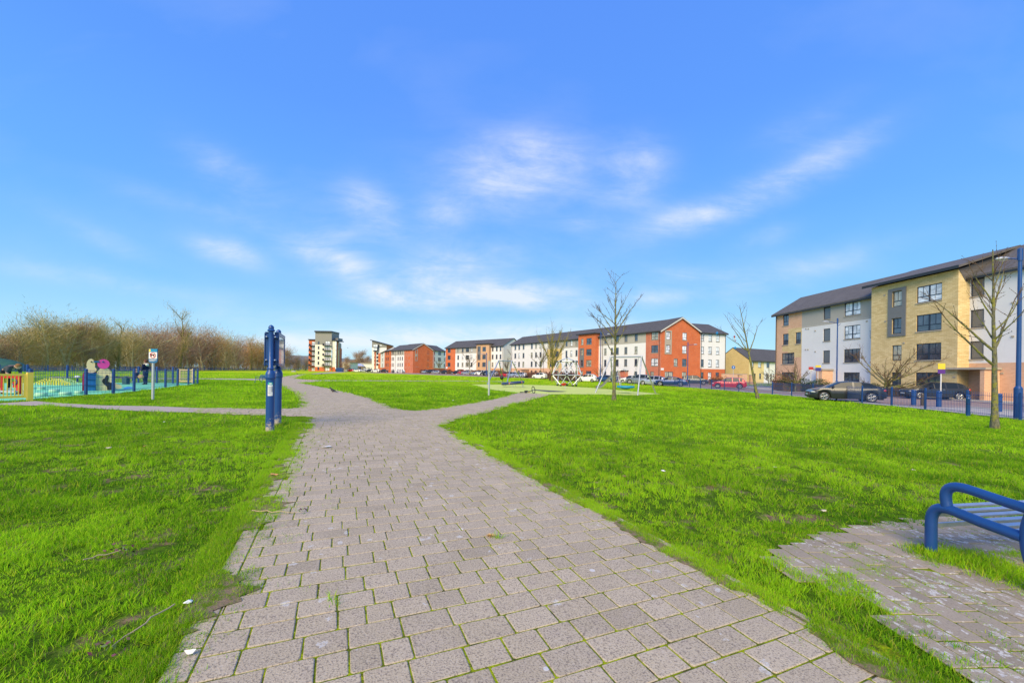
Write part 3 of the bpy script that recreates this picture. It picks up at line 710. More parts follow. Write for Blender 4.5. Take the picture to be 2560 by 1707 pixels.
    me.materials.append(M['grass']); me.update(calc_edges=True)
    print('grass tris', len(Fa)); return tag(link('grass', me), kind='stuff')
build_grass()
# ================================================================ BUILDINGS
EAVE = 10.4; PITCH = 2.75; GZ = -.4
class Facade:
    "vertical plane through two ground points, seen from its outward side; u runs to the right as seen"
    def __init__(s, A, B):
        s.A = Vector((A[0], A[1], 0)); s.B = Vector((B[0], B[1], 0)); s.e = (s.B - s.A).normalized(); s.L = (s.B - s.A).length
        s.inn = Vector((-s.e.y, s.e.x, 0))          # inward (local +y)
        s.rz = math.atan2(s.e.y, s.e.x)
    def hit(s, px, py, w=0.0):
        d = ray(px, py); o = Vector((0, 0, CAMZ)); n = s.inn; P0 = s.A - n * w
        t = (P0 - Vector((0, 0, 0))).dot(n) / d.dot(n); p = o + d * t
        return (p - s.A).dot(s.e), p.z
    def u(s, px, w=0.0): return s.hit(px, PPY + .014 * (px - PPX), w)[0]
def cells(lo, hi, cuts): 
    c = sorted(set([round(lo, 4), round(hi, 4)] + [round(x, 4) for x in cuts if lo < x < hi])); return c
def wall_panel(mb, u0, u1, z0, z1, zones, holes, y=0.0, rev=.12, top=None, axis='x', flip=False, default=0):
    "wall in the local x-z plane at y with material zones and real openings; axis='y' turns it to run along local y"
    us = cells(u0, u1, [q for h in holes for q in h[:2]] + [q for z in zones for q in z[:2]])
    zs = cells(z0, z1, [q for h in holes for q in h[2:4]] + [q for z in zones for q in z[2:4]])
    T = (lambda u, d, z: (u, y + d, z)) if axis == 'x' else (lambda u, d, z: (y - d, u, z))
    for a, b in zip(us[:-1], us[1:]):
        for c, d in zip(zs[:-1], zs[1:]):
            mu, mz = (a + b) / 2, (c + d) / 2
            if any(h[0] < mu < h[1] and h[2] < mz < h[3] for h in holes): continue
            m = default
            for z in zones:
                if z[0] < mu < z[1] and z[2] < mz < z[3]: m = z[4]
            mb.quad(T(a, 0, c), T(b, 0, c), T(b, 0, d), T(a, 0, d), m)
    for h in holes:
        a, b, c, d = h[:4]; m = default
        for z in zones:
            if z[0] < (a + b) / 2 < z[1] and z[2] < (c + d) / 2 < z[3]: m = z[4]
        mb.quad(T(a, 0, c), T(a, rev, c), T(a, rev, d), T(a, 0, d), m); mb.quad(T(b, rev, c), T(b, 0, c), T(b, 0, d), T(b, rev, d), m)
        mb.quad(T(a, 0, d), T(a, rev, d), T(b, rev, d), T(b, 0, d), m); mb.quad(T(a, rev, c), T(a, 0, c), T(b, 0, c), T(b, rev, c), m)
brs = random.Random(21)
def window(parent, a, b, c, d, y=0.0, style=None, sill=True, axis='x', rail=False, glass=None):
    "a window unit set back in its opening: dark frame with mullions > pane, sill"
    w = b - a; h = d - c; fr = MB(); t = .07
    yy = y + .06
    T = (lambda x0, x1, y0, y1, z0, z1, mb, m=0: mb.box(x0, x1, y0, y1, z0, z1, m)) if axis == 'x' else (lambda x0, x1, y0, y1, z0, z1, mb, m=0: mb.box(2 * y - y1, 2 * y - y0, x0, x1, z0, z1, m))
    T(a, b, yy, yy + .055, d - t, d, fr); T(a, b, yy, yy + .055, c, c + t, fr); T(a, a + t, yy, yy + .054, c + t, d - t, fr); T(b - t, b, yy, yy + .054, c + t, d - t, fr)
    split = c + h * .36
    if style != 'plain': T(a + t, b - t, yy + .003, yy + .05, split - .035, split + .035, fr)
    if w > 1.35: T((a + b) / 2 - .06, (a + b) / 2 + .06, yy + .001, yy + .052, c + t, d - t, fr)
    k = 2 if w > 1.35 else 1
    if style != 'plain' and w > .8:
        for q in range(k):
            x0 = a + w * (q + .5) / k; T(x0 - .012, x0 + .012, yy + .006, yy + .045, split, d - t, fr)
    f = fr.build('window', M['frame'], parent)
    g = MB(); T(a + .02, b - .02, yy + .03, yy + .04, c + .02, d - .02, g)
    gm = glass or brs.choices(['glass', 'glassb', 'glassc'], [.74, .12, .14])[0]
    g.build('pane', M[gm], f)
    if sill:
        s_ = MB(); T(a - .06, b + .06, y - .06, y + .10, c - .10, c - .002, s_); s_.build('sill', M['sill'], f)
    if rail:
        r = MB(); T(a - .1, b + .1, y - .11, y - .07, c + h * .42, c + h * .42 + .05, r); T(a - .1, b + .1, y - .11, y - .07, c + .1, c + .14, r)
        for q in range(7): x0 = a + w * q / 6; T(x0 - .01, x0 + .01, y - .1, y - .08, c + .1, c + h * .42, r)
        r.build('balcony_rail', M['steel'], f)
    return f
def gable_roof(mb, u0, u1, depth, ze, zr, y0=0.0, over=.45, m=0, mf=1, verge=.35):
    "two slopes along local x over a block depth deep; fascia boards under the eaves"
    mid = y0 + depth / 2; sl = (zr - ze) / (depth / 2); zo = ze - over * sl * .6; th = .14
    a, b = u0 - verge, u1 + verge
    for s in (-1, 1):
        ye = mid + s * (depth / 2 + over)
        P = [(a, ye, zo), (b, ye, zo), (b, mid, zr), (a, mid, zr)]
        Q = [(x, y, z + th) for x, y, z in P]
        mb.add(P + Q, [(0, 1, 2, 3), (7, 6, 5, 4), (0, 4, 5, 1), (1, 5, 6, 2), (3, 7, 4, 0)], m)
        mb.box(a, b, min(ye, ye - s * .12), max(ye, ye - s * .12), zo - .16, zo - .003, mf)
        mb.box(a, b, min(ye - s * .125, mid + s * depth / 2), max(ye - s * .125, mid + s * depth / 2), zo - .06, zo - .03, mf)
def rows(n=4, lo=.38, hi=1.95, base=0.0): return [(base + lo + PITCH * k, base + hi + PITCH * k) for k in range(n)]
def pipe(parent, u, z0, z1, y=0.0):
    p = MB(); p.tube([(u, y - .09, z0), (u, y - .09, z1)], .05, 8); p.tube([(u, y - .09, z1), (u, y - .35, z1 + .25)], .05, 8); p.build('downpipe', M['pipe'], parent)
# ---------------- right hand building
fR = Facade((39.05, 59.4), (41.0, 26.0))
fR.L = fR.u(2760) if False else fR.L
def right_building():
    f = fR
    b = thing('apartment_block', 'nearest four storey flats with buff stone bay and white render, at the right edge', 'building', (f.A.x, f.A.y, GZ), f.rz)
    off = -GZ
    uT0, uT1 = f.u(2200, 0), f.u(2392.7, 1.1); uB, uM = f.u(2003), f.u(1969)
    rw = [(a + off - .05, c + off - .05) for a, c in rows()]
    ze = EAVE + off
    zg = rw[3][0] - .55; zb = rw[1][0] - .45
    zones = [(0, 999, zg, 99, 2), (0, uB, 0, 99, 1), (uM, uB, rw[1][0] + .9, zg, 3), (f.u(1955), uB, rw[1][1] + .2, rw[2][0] - .2, 3), (uT1 - 1, 999, zg, 99, 0), (uT1 - 1, 999, 0, zb + .1, 1)]
    W = []; 
    def colm(p0, p1, rr, **k):
        a, c = f.u(p0), f.u(p1)
        for r in rr: W.append((a, c, rw[r][0], rw[r][1], k))
    colm(1955.7, 1969.8, (3, 2)); colm(1987.6, 2001, (2,)); colm(1953.7, 1985, (1, 0), sill=True)
    colm(2057, 2074, (3, 2, 1), style='plain', glass='blind'); colm(2109, 2149, (3, 2, 1, 0)); colm(2176, 2197, (3, 2, 1, 0))
    colm(2423.7, 2458, (3, 2, 1), style='plain', glass='blind')
    colm(2600, 2640, (3, 2, 1, 0))
    ud0, ud1 = f.u(2053), f.u(2062)                       # porch door
    holes = [w[:4] for w in W]; mb = MB()
    dz = 2.2 + .1
    holes += [(ud0, ud1, .1, dz), (f.u(2411), f.u(2433), .1, 2.45)]
    wallm = [M['white'], M['orange_brick'], M['greyr'], M['stone'], M['sill']]
    Lm = f.L
    wall_panel(mb, 0, uT0 + .02, -.6, ze, zones, [h for h in holes if h[1] < uT0]); wall_panel(mb, uT1 - .02, Lm, -.6, ze, zones, [h for h in holes if h[0] > uT1 - .1])
    # far gable end, back
    dp = 8.2
    mb.add([(0, 0, -.6), (0, dp, -.6), (0, dp, ze), (0, dp / 2, ze + 2.5), (0, 0, ze)], [(0, 4, 3, 2, 1)], 1)
    mb.quad((0, dp, -.6), (Lm, dp, -.6), (Lm, dp, ze), (0, dp, ze), 0); mb.add([(Lm, 0, -.6), (Lm, dp, -.6), (Lm, dp, ze), (Lm, dp / 2, ze + 2.5), (Lm, 0, ze)], [(0, 1, 2, 3, 4)], 0)
    # stone courses band under the grey storey
    mb.box(uB, uT0, -.012, .0, zg - .12, zg - .02, 4)
    mb.build('wall', wallm, b)
    for (a, c, z0, z1, k) in W: window(b, a, c, z0, z1, rail=(z0 > 4 and f.u(2176) - .1 < a < f.u(2197) and z0 < 8), **{kk: vv for kk, vv in k.items()})
    # projecting stone bay
    t = MB(); pr = 1.1; zt = f.hit(2300, 694, pr)[1] + off
    tw = [(f.u(2229, pr), f.u(2253, pr)), (f.u(2289, pr), f.u(2352, pr))]
    th = [(a, c, r[0], r[1]) for (a, c) in tw for r in rw]
    wall_panel(t, uT0, uT1, -.6, zt, [], th, y=-pr, default=0)
    t.quad((uT1, -pr, -.6), (uT1, 2, -.6), (uT1, 2, zt), (uT1, -pr, zt), 0); t.quad((uT0, 2, -.6), (uT0, -pr, -.6), (uT0, -pr, zt), (uT0, 2, zt), 0)
    bay = t.build('stone_bay', [M['stone']], b)
    for i, (a, c) in enumerate(tw):
        for j, r in enumerate(rw): window(b, a, c, r[0], r[1], y=-pr, sill=(i == 1), glass='glassb' if (j == 3 and i == 1) else None)
    fz0, fz1 = rw[2][0] - .28, rw[3][1] + .3; fa, fb = f.u(2219, pr), f.u(2263.5, pr); fm = MB()
    for (x0, x1, z0, z1) in ((fa, tw[0][0] - .02, fz0, fz1), (tw[0][1] + .02, fb, fz0, fz1), (tw[0][0] - .02, tw[0][1] + .02, rw[3][1] + .02, fz1), (tw[0][0] - .02, tw[0][1] + .02, fz0, rw[2][0] - .02), (tw[0][0] - .02, tw[0][1] + .02, rw[2][1] + .02, rw[3][0] - .02)):
        fm.box(x0, x1, -pr - .09, -pr - .002, z0, z1)
    fm.build('window_surround', M['greyframe'], b)
    rf = MB(); gable_roof(rf, 0, Lm, dp, ze, ze + 2.6); 
    rf.add([(uT0 - .5, -pr - .6, zt + .02), (uT1 + .5, -pr - .6, zt + .02), (uT1 + .5, dp / 2, ze + 2.62), (uT0 - .5, dp / 2, ze + 2.62), (uT0 - .5, -pr - .6, zt + .22), (uT1 + .5, -pr - .6, zt + .22), (uT1 + .5, dp / 2, ze + 2.8), (uT0 - .5, dp / 2, ze + 2.8)],
           [(0, 3, 2, 1), (4, 5, 6, 7), (0, 1, 5, 4), (1, 2, 6, 5), (0, 4, 7, 3)], 0)
    rf.box(uT0 - .5, uT1 + .5, -pr - .64, -pr - .6, zt - .02, zt + .24, 1)
    for x in (uT1 + .03, uT0 - .03): rf.add([(x, -pr, zt + .0), (x, 1.9, zt - .9), (x, -.4, ze - .5), (x, dp / 2, ze + 2.55)], [(0, 2, 3), (3, 2, 0)], 0)
    roof = rf.build('roof', [M['roof'], M['fascia']], b)
    pipe(b, .25, -.4, ze - .3)
    # porches: pale slab canopy on a brick pier
    for (p0, p1, q) in ((2052, 2082, 1.9), (2400, 2500, 1.9)):
        a, c = f.u(p0), f.u(p1); c = min(c, a + 3.4)
        cp = MB(); cp.box(a - .15, c + .15, -1.5, -.02, 2.55, 2.72, 0); cp.box(c - .9 if p0 < 2100 else c - .3, c, -1.4, -.01, -.4, 2.54, 1); cp.build('porch', [M['sill'], M['orange_brick']], b)
    d = MB(); d.box(ud0, ud1, .09, .13, .1, dz); d.build('door', plain('grey_door', (.2, .2, .2), .4), b)
    d = MB(); d.box(f.u(2411), f.u(2433), .10, .13, .1, 2.45); d.build('door', plain('dark_brown_door', (.10, .055, .03), .5), b)
    vt = MB()
    for (px, py, pw) in ((2015, 822, 0), (2021, 822, 0), (2038, 827, 0), (2014, 874, 0), (2020, 874, 0), (2038, 879, 0), (2167, 803, 0), (2532, 757, 0), (2532, 841, 0), (2487, 773, 0), (2487, 853, 0), (2505, 933, 0), (2386, 942, 1.1), (2214, 803, 1.1), (2260, 857, 1.1), (2212, 738, 1.1)):
        u, z = f.hit(px, py, pw + .02); z += off
        vt = MB(); vt.box(u - .09, u + .09, -pw - .06, -pw - .005, z - .07, z + .07); vt.build('wall_vent', M['sill'], b)
right_building()
# ---------------- the crescent: gabled end block and its long wing
def block(name, label, A, B, spec):
    f = Facade(A, B); b = thing('apartment_block', label, 'building', (f.A.x, f.A.y, GZ), f.rz, spec.get('group')); off = -GZ
    rw = [(a + off - .05, c + off - .05) for a, c in rows()]; ze = EAVE + off; dp = spec.get('depth', 10.5); mats = [M[m] for m in spec['mats']]
    zb = rw[1][0] - .45; zg = rw[3][0] - .5
    zl = {'zb': zb, 'zg': zg, '0': -1, 'T': 99}
    zones = [(f.u(z[0]), f.u(z[1]), zl[z[2]], zl[z[3]], z[4]) for z in spec.get('zones', [])]
    W = []
    for c in spec['cols']:
        for r in c[2]: W.append((f.u(c[0]), f.u(c[1]), rw[r][0], rw[r][1], c[3] if len(c) > 3 else {}))
    bays = [(f.u(t[0], t[2]), f.u(t[1], t[2])) + tuple(t[2:]) for t in spec.get('bays', [])]
    cuts = [0]
    for t in bays: cuts += [t[0], t[1]]
    cuts += [f.L]; mb = MB(); holes = [w[:4] for w in W]
    for i in range(0, len(cuts), 2): wall_panel(mb, cuts[i], cuts[i + 1], -.6, ze, zones, [h for h in holes if cuts[i] <= h[0] and h[1] <= cuts[i + 1]])
    rh = spec.get('ridge', 3.7); el, er = spec.get('ends', (0, 0))
    for (x, m, fl) in ((0, el, 1), (f.L, er, 0)):
        ks = (0, 4, 3, 2, 1) if fl else (0, 1, 2, 3, 4)
        mb.add([(x, 0, -.6), (x, dp, -.6), (x, dp, ze), (x, dp / 2, ze + rh - .1), (x, 0, ze)], [ks], m)
    mb.quad((0, dp, -.6), (f.L, dp, -.6), (f.L, dp, ze), (0, dp, ze), 0)
    mb.build('wall', mats, b)
    for (a, c, z0, z1, k) in W: window(b, a, c, z0, z1, **k)
    rf = MB(); gable_roof(rf, 0, f.L, dp, ze, ze + rh, verge=spec.get('verge', .3))
    for t in bays:
        a, c, pr, m, cols, topz = t[:6]; tb = MB(); zt = topz + off; hs = []
        cl = [(f.u(p, pr), f.u(q, pr), rr) for p, q, rr in cols]; hs = [(x, y_, rw[r][0], rw[r][1]) for x, y_, rr in cl for r in rr]
        wall_panel(tb, a, c, -.6, zt, [], hs, y=-pr)
        tb.quad((c, -pr, -.6), (c, 3, -.6), (c, 3, zt), (c, -pr, zt), 0); tb.quad((a, 3, -.6), (a, -pr, -.6), (a, -pr, zt), (a, 3, zt), 0); tb.build('projecting_bay', [M[m]], b)
        for h in hs: window(b, *h, y=-pr)
        rf.box(a - .4, c + .4, -pr - .45, 4.2, zt + .005, zt + .2, 0); rf.box(a - .4, c + .4, -pr - .49, -pr - .45, zt - .06, zt + .2, 1)
        if len(t) > 6:
            (p0, p1, r0, r1) = t[6]; fa, fb = f.u(p0, pr), f.u(p1, pr); fm = MB(); x0, x1 = cl[0][0], cl[0][1]
            for (q0, q1, z0, z1) in ((fa, x0 - .02, rw[r0][0] - .3, rw[r1][1] + .3), (x1 + .02, fb, rw[r0][0] - .3, rw[r1][1] + .3), (x0 - .02, x1 + .02, rw[r1][1] + .02, rw[r1][1] + .3), (x0 - .02, x1 + .02, rw[r0][0] - .3, rw[r0][0] - .02), (x0 - .02, x1 + .02, rw[r0][1] + .02, rw[r1][0] - .02)):
                fm.box(q0, q1, -pr - .08, -pr - .003, z0, z1)
            fm.build('window_surround', M['greyframe'], b)
    rf.build('roof', [M['roofd'], M['fascia']], b)
    for p in spec.get('pipes', []): pipe(b, f.u(p), -.4, ze - .3)
    for (p0, p1, m) in spec.get('porches', []):
        a, c = f.u(p0), f.u(p1); q = MB(); q.box(a, c, -1.3, -.01, -.4, 2.35, 0); q.box(a - .2, c + .2, -1.6, -.01, 2.36, 2.5, 1); q.build('porch', [M[m], M['fascia']], b)
    return f, b
def ep(px, py):
    "plan point under a point of the eaves line"
    d = ray(px, py); t = (EAVE - CAMZ) / d.z; return (d.x * t, t)
A4, A3 = (1653.6, 825.5), (1751.4, 830.9)
P0, P1, P2, P3 = ep(1814, 834.3), ep(*A3), ep(*A4), ep(1489.6, 842.5); P4 = ep(1277.7, 861.4)
ALL = (0, 1, 2, 3); UP = (1, 2, 3)
f1, b1 = block('wing', 'wing of flats, grey over white render, joining the tall brick gable on its left', P3, P2, dict(group='flats of the crescent',
  mats=['white', 'greyr', 'shade_brick', 'red_brick'], zones=[(1400, 1614, 'zg', 'T', 1), (1613.5, 1700, '0', 'T', 2)], ends=(0, 3),
  cols=[(1509.7, 1515.5, ALL), (1526, 1531.5, ALL), (1539, 1546, ALL), (1560, 1567.5, UP, dict(style='plain', glass='blind')), (1585.5, 1593, ALL), (1627, 1644.5, UP), (1625.5, 1634.5, (0,))], pipes=[1506.5, 1648], porches=[(1557, 1570, 'shade_brick')], ridge=2.7, depth=9.5))
f2, b2 = block('middle', 'white rendered wing of flats between its red brick bay and the cream gable end', P4, P3, dict(group='flats of the crescent',
  mats=['white', 'greyr', 'yellow_brick', 'orange_brick'], zones=[(1368, 1480, 'zg', 'T', 1), (1368, 1404, 'zb', 'zg', 2), (1200, 1404, '0', 'zb', 3)], ends=(0, 0),
  cols=[(1285.4, 1289.8, ALL), (1295, 1299.3, ALL), (1305.8, 1310.2, ALL), (1326.5, 1331, ALL), (1337, 1341.5, ALL), (1348, 1353, ALL), (1374, 1379, UP), (1385.7, 1396, ALL), (1413, 1417.7, ALL), (1425, 1430, ALL), (1438, 1443, ALL)],
  bays=[(1444.8, 1488, 1.2, 'red_brick', [(1451.7, 1457.4, ALL), (1465, 1478, ALL)], EAVE + .75, (1448.6, 1459.5, 1, 2))], pipes=[1358.5, 1279], porches=[(1312, 1322, 'tan_brick')], ridge=2.7, depth=9.5))
# cross gable and its right hand part
def gable_block(label, A, B, ends, spec):
    f = Facade(A, B); b = thing('apartment_block', label, 'building', (f.A.x, f.A.y, GZ), f.rz, 'flats of the crescent'); off = -GZ
    rw = [(a + off - .05, c + off - .05) for a, c in rows()]; ze = EAVE + off; mb = MB(); L = f.L; dp = spec['depth']; za = ze + spec['rise']
    W = [(f.u(c[0]), f.u(c[1]), rw[r][0], rw[r][1], c[3] if len(c) > 3 else {}) for c in spec['cols'] for r in c[2]]
    wall_panel(mb, 0, L, -.6, ze, [], [w[:4] for w in W], default=0)
    mb.add([(0, 0, ze), (L, 0, ze), (L / 2, 0, za)], [(0, 1, 2)], 0); mb.add([(0, dp, ze), (L, dp, ze), (L / 2, dp, za)], [(0, 2, 1)], 0)
    mb.quad((0, dp, -.6), (0, 0, -.6), (0, 0, ze), (0, dp, ze), 0); mb.quad((L, 0, -.6), (L, dp, -.6), (L, dp, ze), (L, 0, ze), 0)
    mb.build('wall', [M['red_brick']], b)
    for w in W: window(b, *w[:4], **w[4])
    rf = MB()
    for s in (0, 1):
        xe = -.45 if s == 0 else L + .45; sl = (za - ze) / (L / 2); zo = ze - .45 * sl
        P = [(xe, -.35, zo), (xe, dp, zo), (L / 2, dp, za), (L / 2, -.35, za)]; Q = [(x, y, z + .16) for x, y, z in P]
        rf.add(P + Q, [(0, 1, 2, 3), (7, 6, 5, 4), (0, 4, 5, 1), (0, 3, 7, 4)] if s == 0 else [(3, 2, 1, 0), (4, 5, 6, 7), (1, 5, 4, 0), (4, 7, 3, 0)], 0)
        R_ = [(xe, -.38, zo - .2), (L / 2, -.38, za - .2), (L / 2, -.38, za + .10), (xe, -.38, zo + .10)]; S_ = [(x, y + .03, z) for x, y, z in R_]
        rf.add(R_ + S_, [(0, 1, 2, 3) if s == 0 else (3, 2, 1, 0), (7, 6, 5, 4) if s == 0 else (4, 5, 6, 7), (0, 4, 5, 1) if s == 0 else (1, 5, 4, 0), (3, 2, 6, 7)], 1)
    rf.build('roof', [M['roofd'], M['palefascia']], b)
    if 'frame' in spec:
        p0, p1, r0, r1, c0, c1 = spec['frame']; fa, fb, x0, x1 = f.u(p0), f.u(p1), f.u(c0), f.u(c1); fm = MB()
        for (q0, q1, z0, z1) in ((fa, x0 - .02, rw[r0][0] - .3, rw[r1][1] + .3), (x1 + .02, fb, rw[r0][0] - .3, rw[r1][1] + .3), (x0 - .02, x1 + .02, rw[r1][1] + .02, rw[r1][1] + .3), (x0 - .02, x1 + .02, rw[r0][0] - .3, rw[r0][0] - .02), (x0 - .02, x1 + .02, rw[r0][1] + .02, rw[r1][0] - .02)):
            fm.box(q0, q1, -.09, -.003, z0, z1)
        fm.build('window_surround', M['sill'], b)
    return f, b
LB = dict(glass='glassb')  # bright sky reflection of these windows put into the pane colour
f3, b3 = gable_block('tall orange red brick gable of flats facing the park, right of the lamp post', P2, P1, None, dict(depth=14, rise=2.85, frame=(1660.5, 1677.5, 2, 3, 1664, 1674.5),
  cols=[(1664, 1674.5, (2, 3), LB), (1705, 1716, (2, 3), LB), (1705, 1716, (1,)), (1705, 1716, (0,), dict(glass='glassc')), (1684, 1694, (1,)), (1662, 1682.5, (0,), dict(glass='glassc'))]))
sg = MB(); u_, z_ = f3.hit(1656, 922.5); sg.box(u_ - .42, u_ + .32, -.05, -.004, z_ - GZ - .22, z_ - GZ + .22); sg.build('street_sign', plain('white_sign', (.8, .8, .8)), b3)
f4, b4 = block('right', 'white rendered flats on a red brick base, just right of the tall gable', P1, P0, dict(group='flats of the crescent', mats=['white', 'red_brick'], zones=[(1700, 1900, '0', 'zb', 1)],
  cols=[(1751.5, 1759, (2, 3), LB), (1751.5, 1759, (0, 1)), (1770, 1779, (2, 3), LB), (1770, 1779, (0, 1)), (1789, 1797.5, (2, 3), LB), (1789, 1797.5, (0, 1))], pipes=[1749.3 + 2.2, 1812], ridge=2.5, ends=(1, 0), verge=.4))
# next block along: tan bay, red end
Q0, Q1 = ep(1114.5, 870), ep(1258, 864)
f5, b5 = block('tan', 'flats with a tan brick bay and a tall cream gable end', Q0, Q1, dict(group='flats of the crescent', mats=['white', 'greyr', 'red_brick', 'tan_brick', 'cream'], ends=(2, 4),
  zones=[(1130, 1192, 'zg', 'T', 1), (1000, 1137.8, '0', 'T', 2), (1221, 1300, '0', 'zb', 3)],
  cols=[(1118.7, 1125.8, ALL), (1143, 1147, ALL), (1154, 1158.2, UP), (1163.8, 1172, ALL), (1176.5, 1180.9, ALL), (1229, 1233.2, UP), (1231, 1240.5, (0,)), (1239, 1243.2, UP), (1248.5, 1252.8, ALL)],
  bays=[(1190.6, 1221.6, 1.2, 'tan_brick', [(1194.4, 1198.8, ALL), (1205.4, 1214, ALL)], EAVE + .75, (1193, 1201, 2, 3))], pipes=[1255.5], porches=[(1152, 1158.5, 'red_brick')], ridge=2.9, depth=11))
# far gabled block
S2, S1, S3 = ep(1032.9, 873.2), ep(1082.9, 875.9), ep(973.9, 876.8)
f6, b6 = block('farwing', 'distant flats with narrow windows, left of the small gable', S3, S2, dict(group='flats of the crescent', mats=['white', 'greyr', 'shade_brick', 'red_brick'], ends=(3, 3),
  zones=[(900, 1010, 'zg', 'T', 1), (1010, 1060, '0', 'T', 2)], cols=[(975.8, 977.8, UP), (979.2, 981.2, ALL), (982.6, 984.6, ALL), (993.6, 996, ALL), (998.8, 1001.2, ALL), (1004.2, 1006.7, ALL), (1013.8, 1016.6, ALL), (1020, 1024.6, UP)], pipes=[988.3], ridge=2.7))
f7, b7 = gable_block('distant orange brick gable of flats left of the small white wing', S2, S1, None, dict(depth=13, rise=2.8, frame=(1037, 1043.4, 2, 3, 1038.3, 1042.3),
  cols=[(1038.3, 1042.3, (2, 3)), (1067.3, 1072.3, (3,), LB), (1067.3, 1072.3, (0, 1, 2)), (1039, 1047, (1,)), (1042, 1047, (0,), LB)]))
S0 = ep(1113.5, 878.6)
f8, b8 = block('farwhite', 'distant cream flats on red brick base, right of the small gable', S1, S0, dict(group='flats of the crescent', mats=['white', 'red_brick'], zones=[(1000, 1200, '0', 'zb', 1)],
  cols=[(1083.6, 1087, ALL), (1094.5, 1102.5, ALL), (1109, 1112.4, ALL)], ridge=2.6, ends=(1, 1)))
S4, S5 = ep(961.5, 878.2), ep(974.5, 876.4)
f9, b9 = block('redbit', 'narrow red brick tower beside the distant flats with narrow windows', S4, S5, dict(group='flats of the crescent', mats=['red_brick'], cols=[(964, 966, ALL), (968.5, 971, ALL)], ridge=1.2, depth=8, verge=.1))
S6 = ep(951.5, 882.5)
f10, b10 = block('greybit', 'narrow grey rendered flats on a red base beside the angular tower', S6, S4, dict(group='flats of the crescent', mats=['white', 'red_brick'], zones=[(940, 970, '0', 'zb', 1)], cols=[(954.5, 957.5, ALL)], ridge=2.2, depth=8, verge=.1))
# ---------------- angular tower with slanted grey top
def angular():
    y = 228.0; s = y / F
    zz = lambda py, px=945: D(px, py, y).z - GZ
    x0, x1 = D(929.5, 900, y).x, D(966, 900, y).x; b = thing('apartment_tower', 'angular flats with a slanting grey top storey and boxed windows, behind the far cars', 'building', (x0, y, GZ))
    w = x1 - x0; zt0, zt1 = zz(850.5, 930), zz(861.0, 962); zg = zz(869); mb = MB()
    mb.quad((0, 0, -.6), (w, 0, -.6), (w, 0, zg), (0, 0, zg), 0); mb.add([(0, 0, zg), (w, 0, zg), (w, 0, zt1), (0, 0, zt0)], [(0, 1, 2, 3)], 1)
    mb.add([(0, 12, -.6), (0, 0, -.6), (0, 0, zt0), (0, 12, zt0)], [(0, 1, 2, 3)], 0); mb.add([(w, 0, -.6), (w, 12, -.6), (w, 12, zt1), (w, 0, zt1)], [(0, 1, 2, 3)], 2); mb.quad((w, 12, -.6), (0, 12, -.6), (0, 12, zt0), (w, 12, zt1), 0)
    mb.box(w * .20, w * .27, -.5, -.01, -.4, zz(878), 2); mb.box(w * .50, w * .74, -1.5, -.01, -.4, zz(883.5), 2)
    mb.build('wall', [M['white'], M['greyclad'], M['red_brick']], b)
    rf = MB(); rf.add([(-.8, -.8, zt0 + .3), (w + .5, -.8, zt1 + .1), (w + .5, 12, zt1 + .1), (-.8, 12, zt0 + .3), (-.8, -.8, zt0 - .1), (w + .5, -.8, zt1 - .3), (w + .5, 12, zt1 - .3), (-.8, 12, zt0 - .1)], [(0, 1, 2, 3), (7, 6, 5, 4), (0, 4, 5, 1), (3, 7, 4, 0), (1, 5, 6, 2)], 0); rf.build('roof', [M['fascia']], b)
    for (p0, p1, q0, q1) in ((935, 945, 862, 867.5), (934, 944, 870, 876)):
        X0, X1 = D(p0, 900, y).x - x0, D(p1, 900, y).x - x0; z0, z1 = zz(q1), zz(q0)
        m = MB(); m.box(X0, X1, -1.2, -.01, z0 - .5, z0, 0); m.box(X1, X1 + .5, -1.2, -.01, z0 - .5, z1 + .1, 0); o = m.build('boxed_window', [M['frame']], b); m = MB(); m.box(X0, X1 - .02, -1.1, -.9, z0, z1, 0); m.build('pane', [M['glassb']], o)
    for k, q in enumerate((884, 893, 902, 911)):
        m = MB(); X0 = D(937.5, 900, y).x - x0; m.box(X0 - .5, X0 + .5, -.06, -.01, zz(q + 3), zz(q - 3)); m.build('window', [M['frame']], b)
        m = MB(); X0 = D(943.5, 900, y).x - x0; m.box(X0 - .5, X0 + .5, -.06, -.01, zz(q + 3), zz(q - 3)); m.build('window', [M['frame']], b)
    m = MB(); X0 = D(952, 863, y).x - x0; m.box(X0 - .6, X0 + .6, -.06, -.01, zz(864.5), zz(861.8)); m.build('window', [M['glassb']], b)
angular()
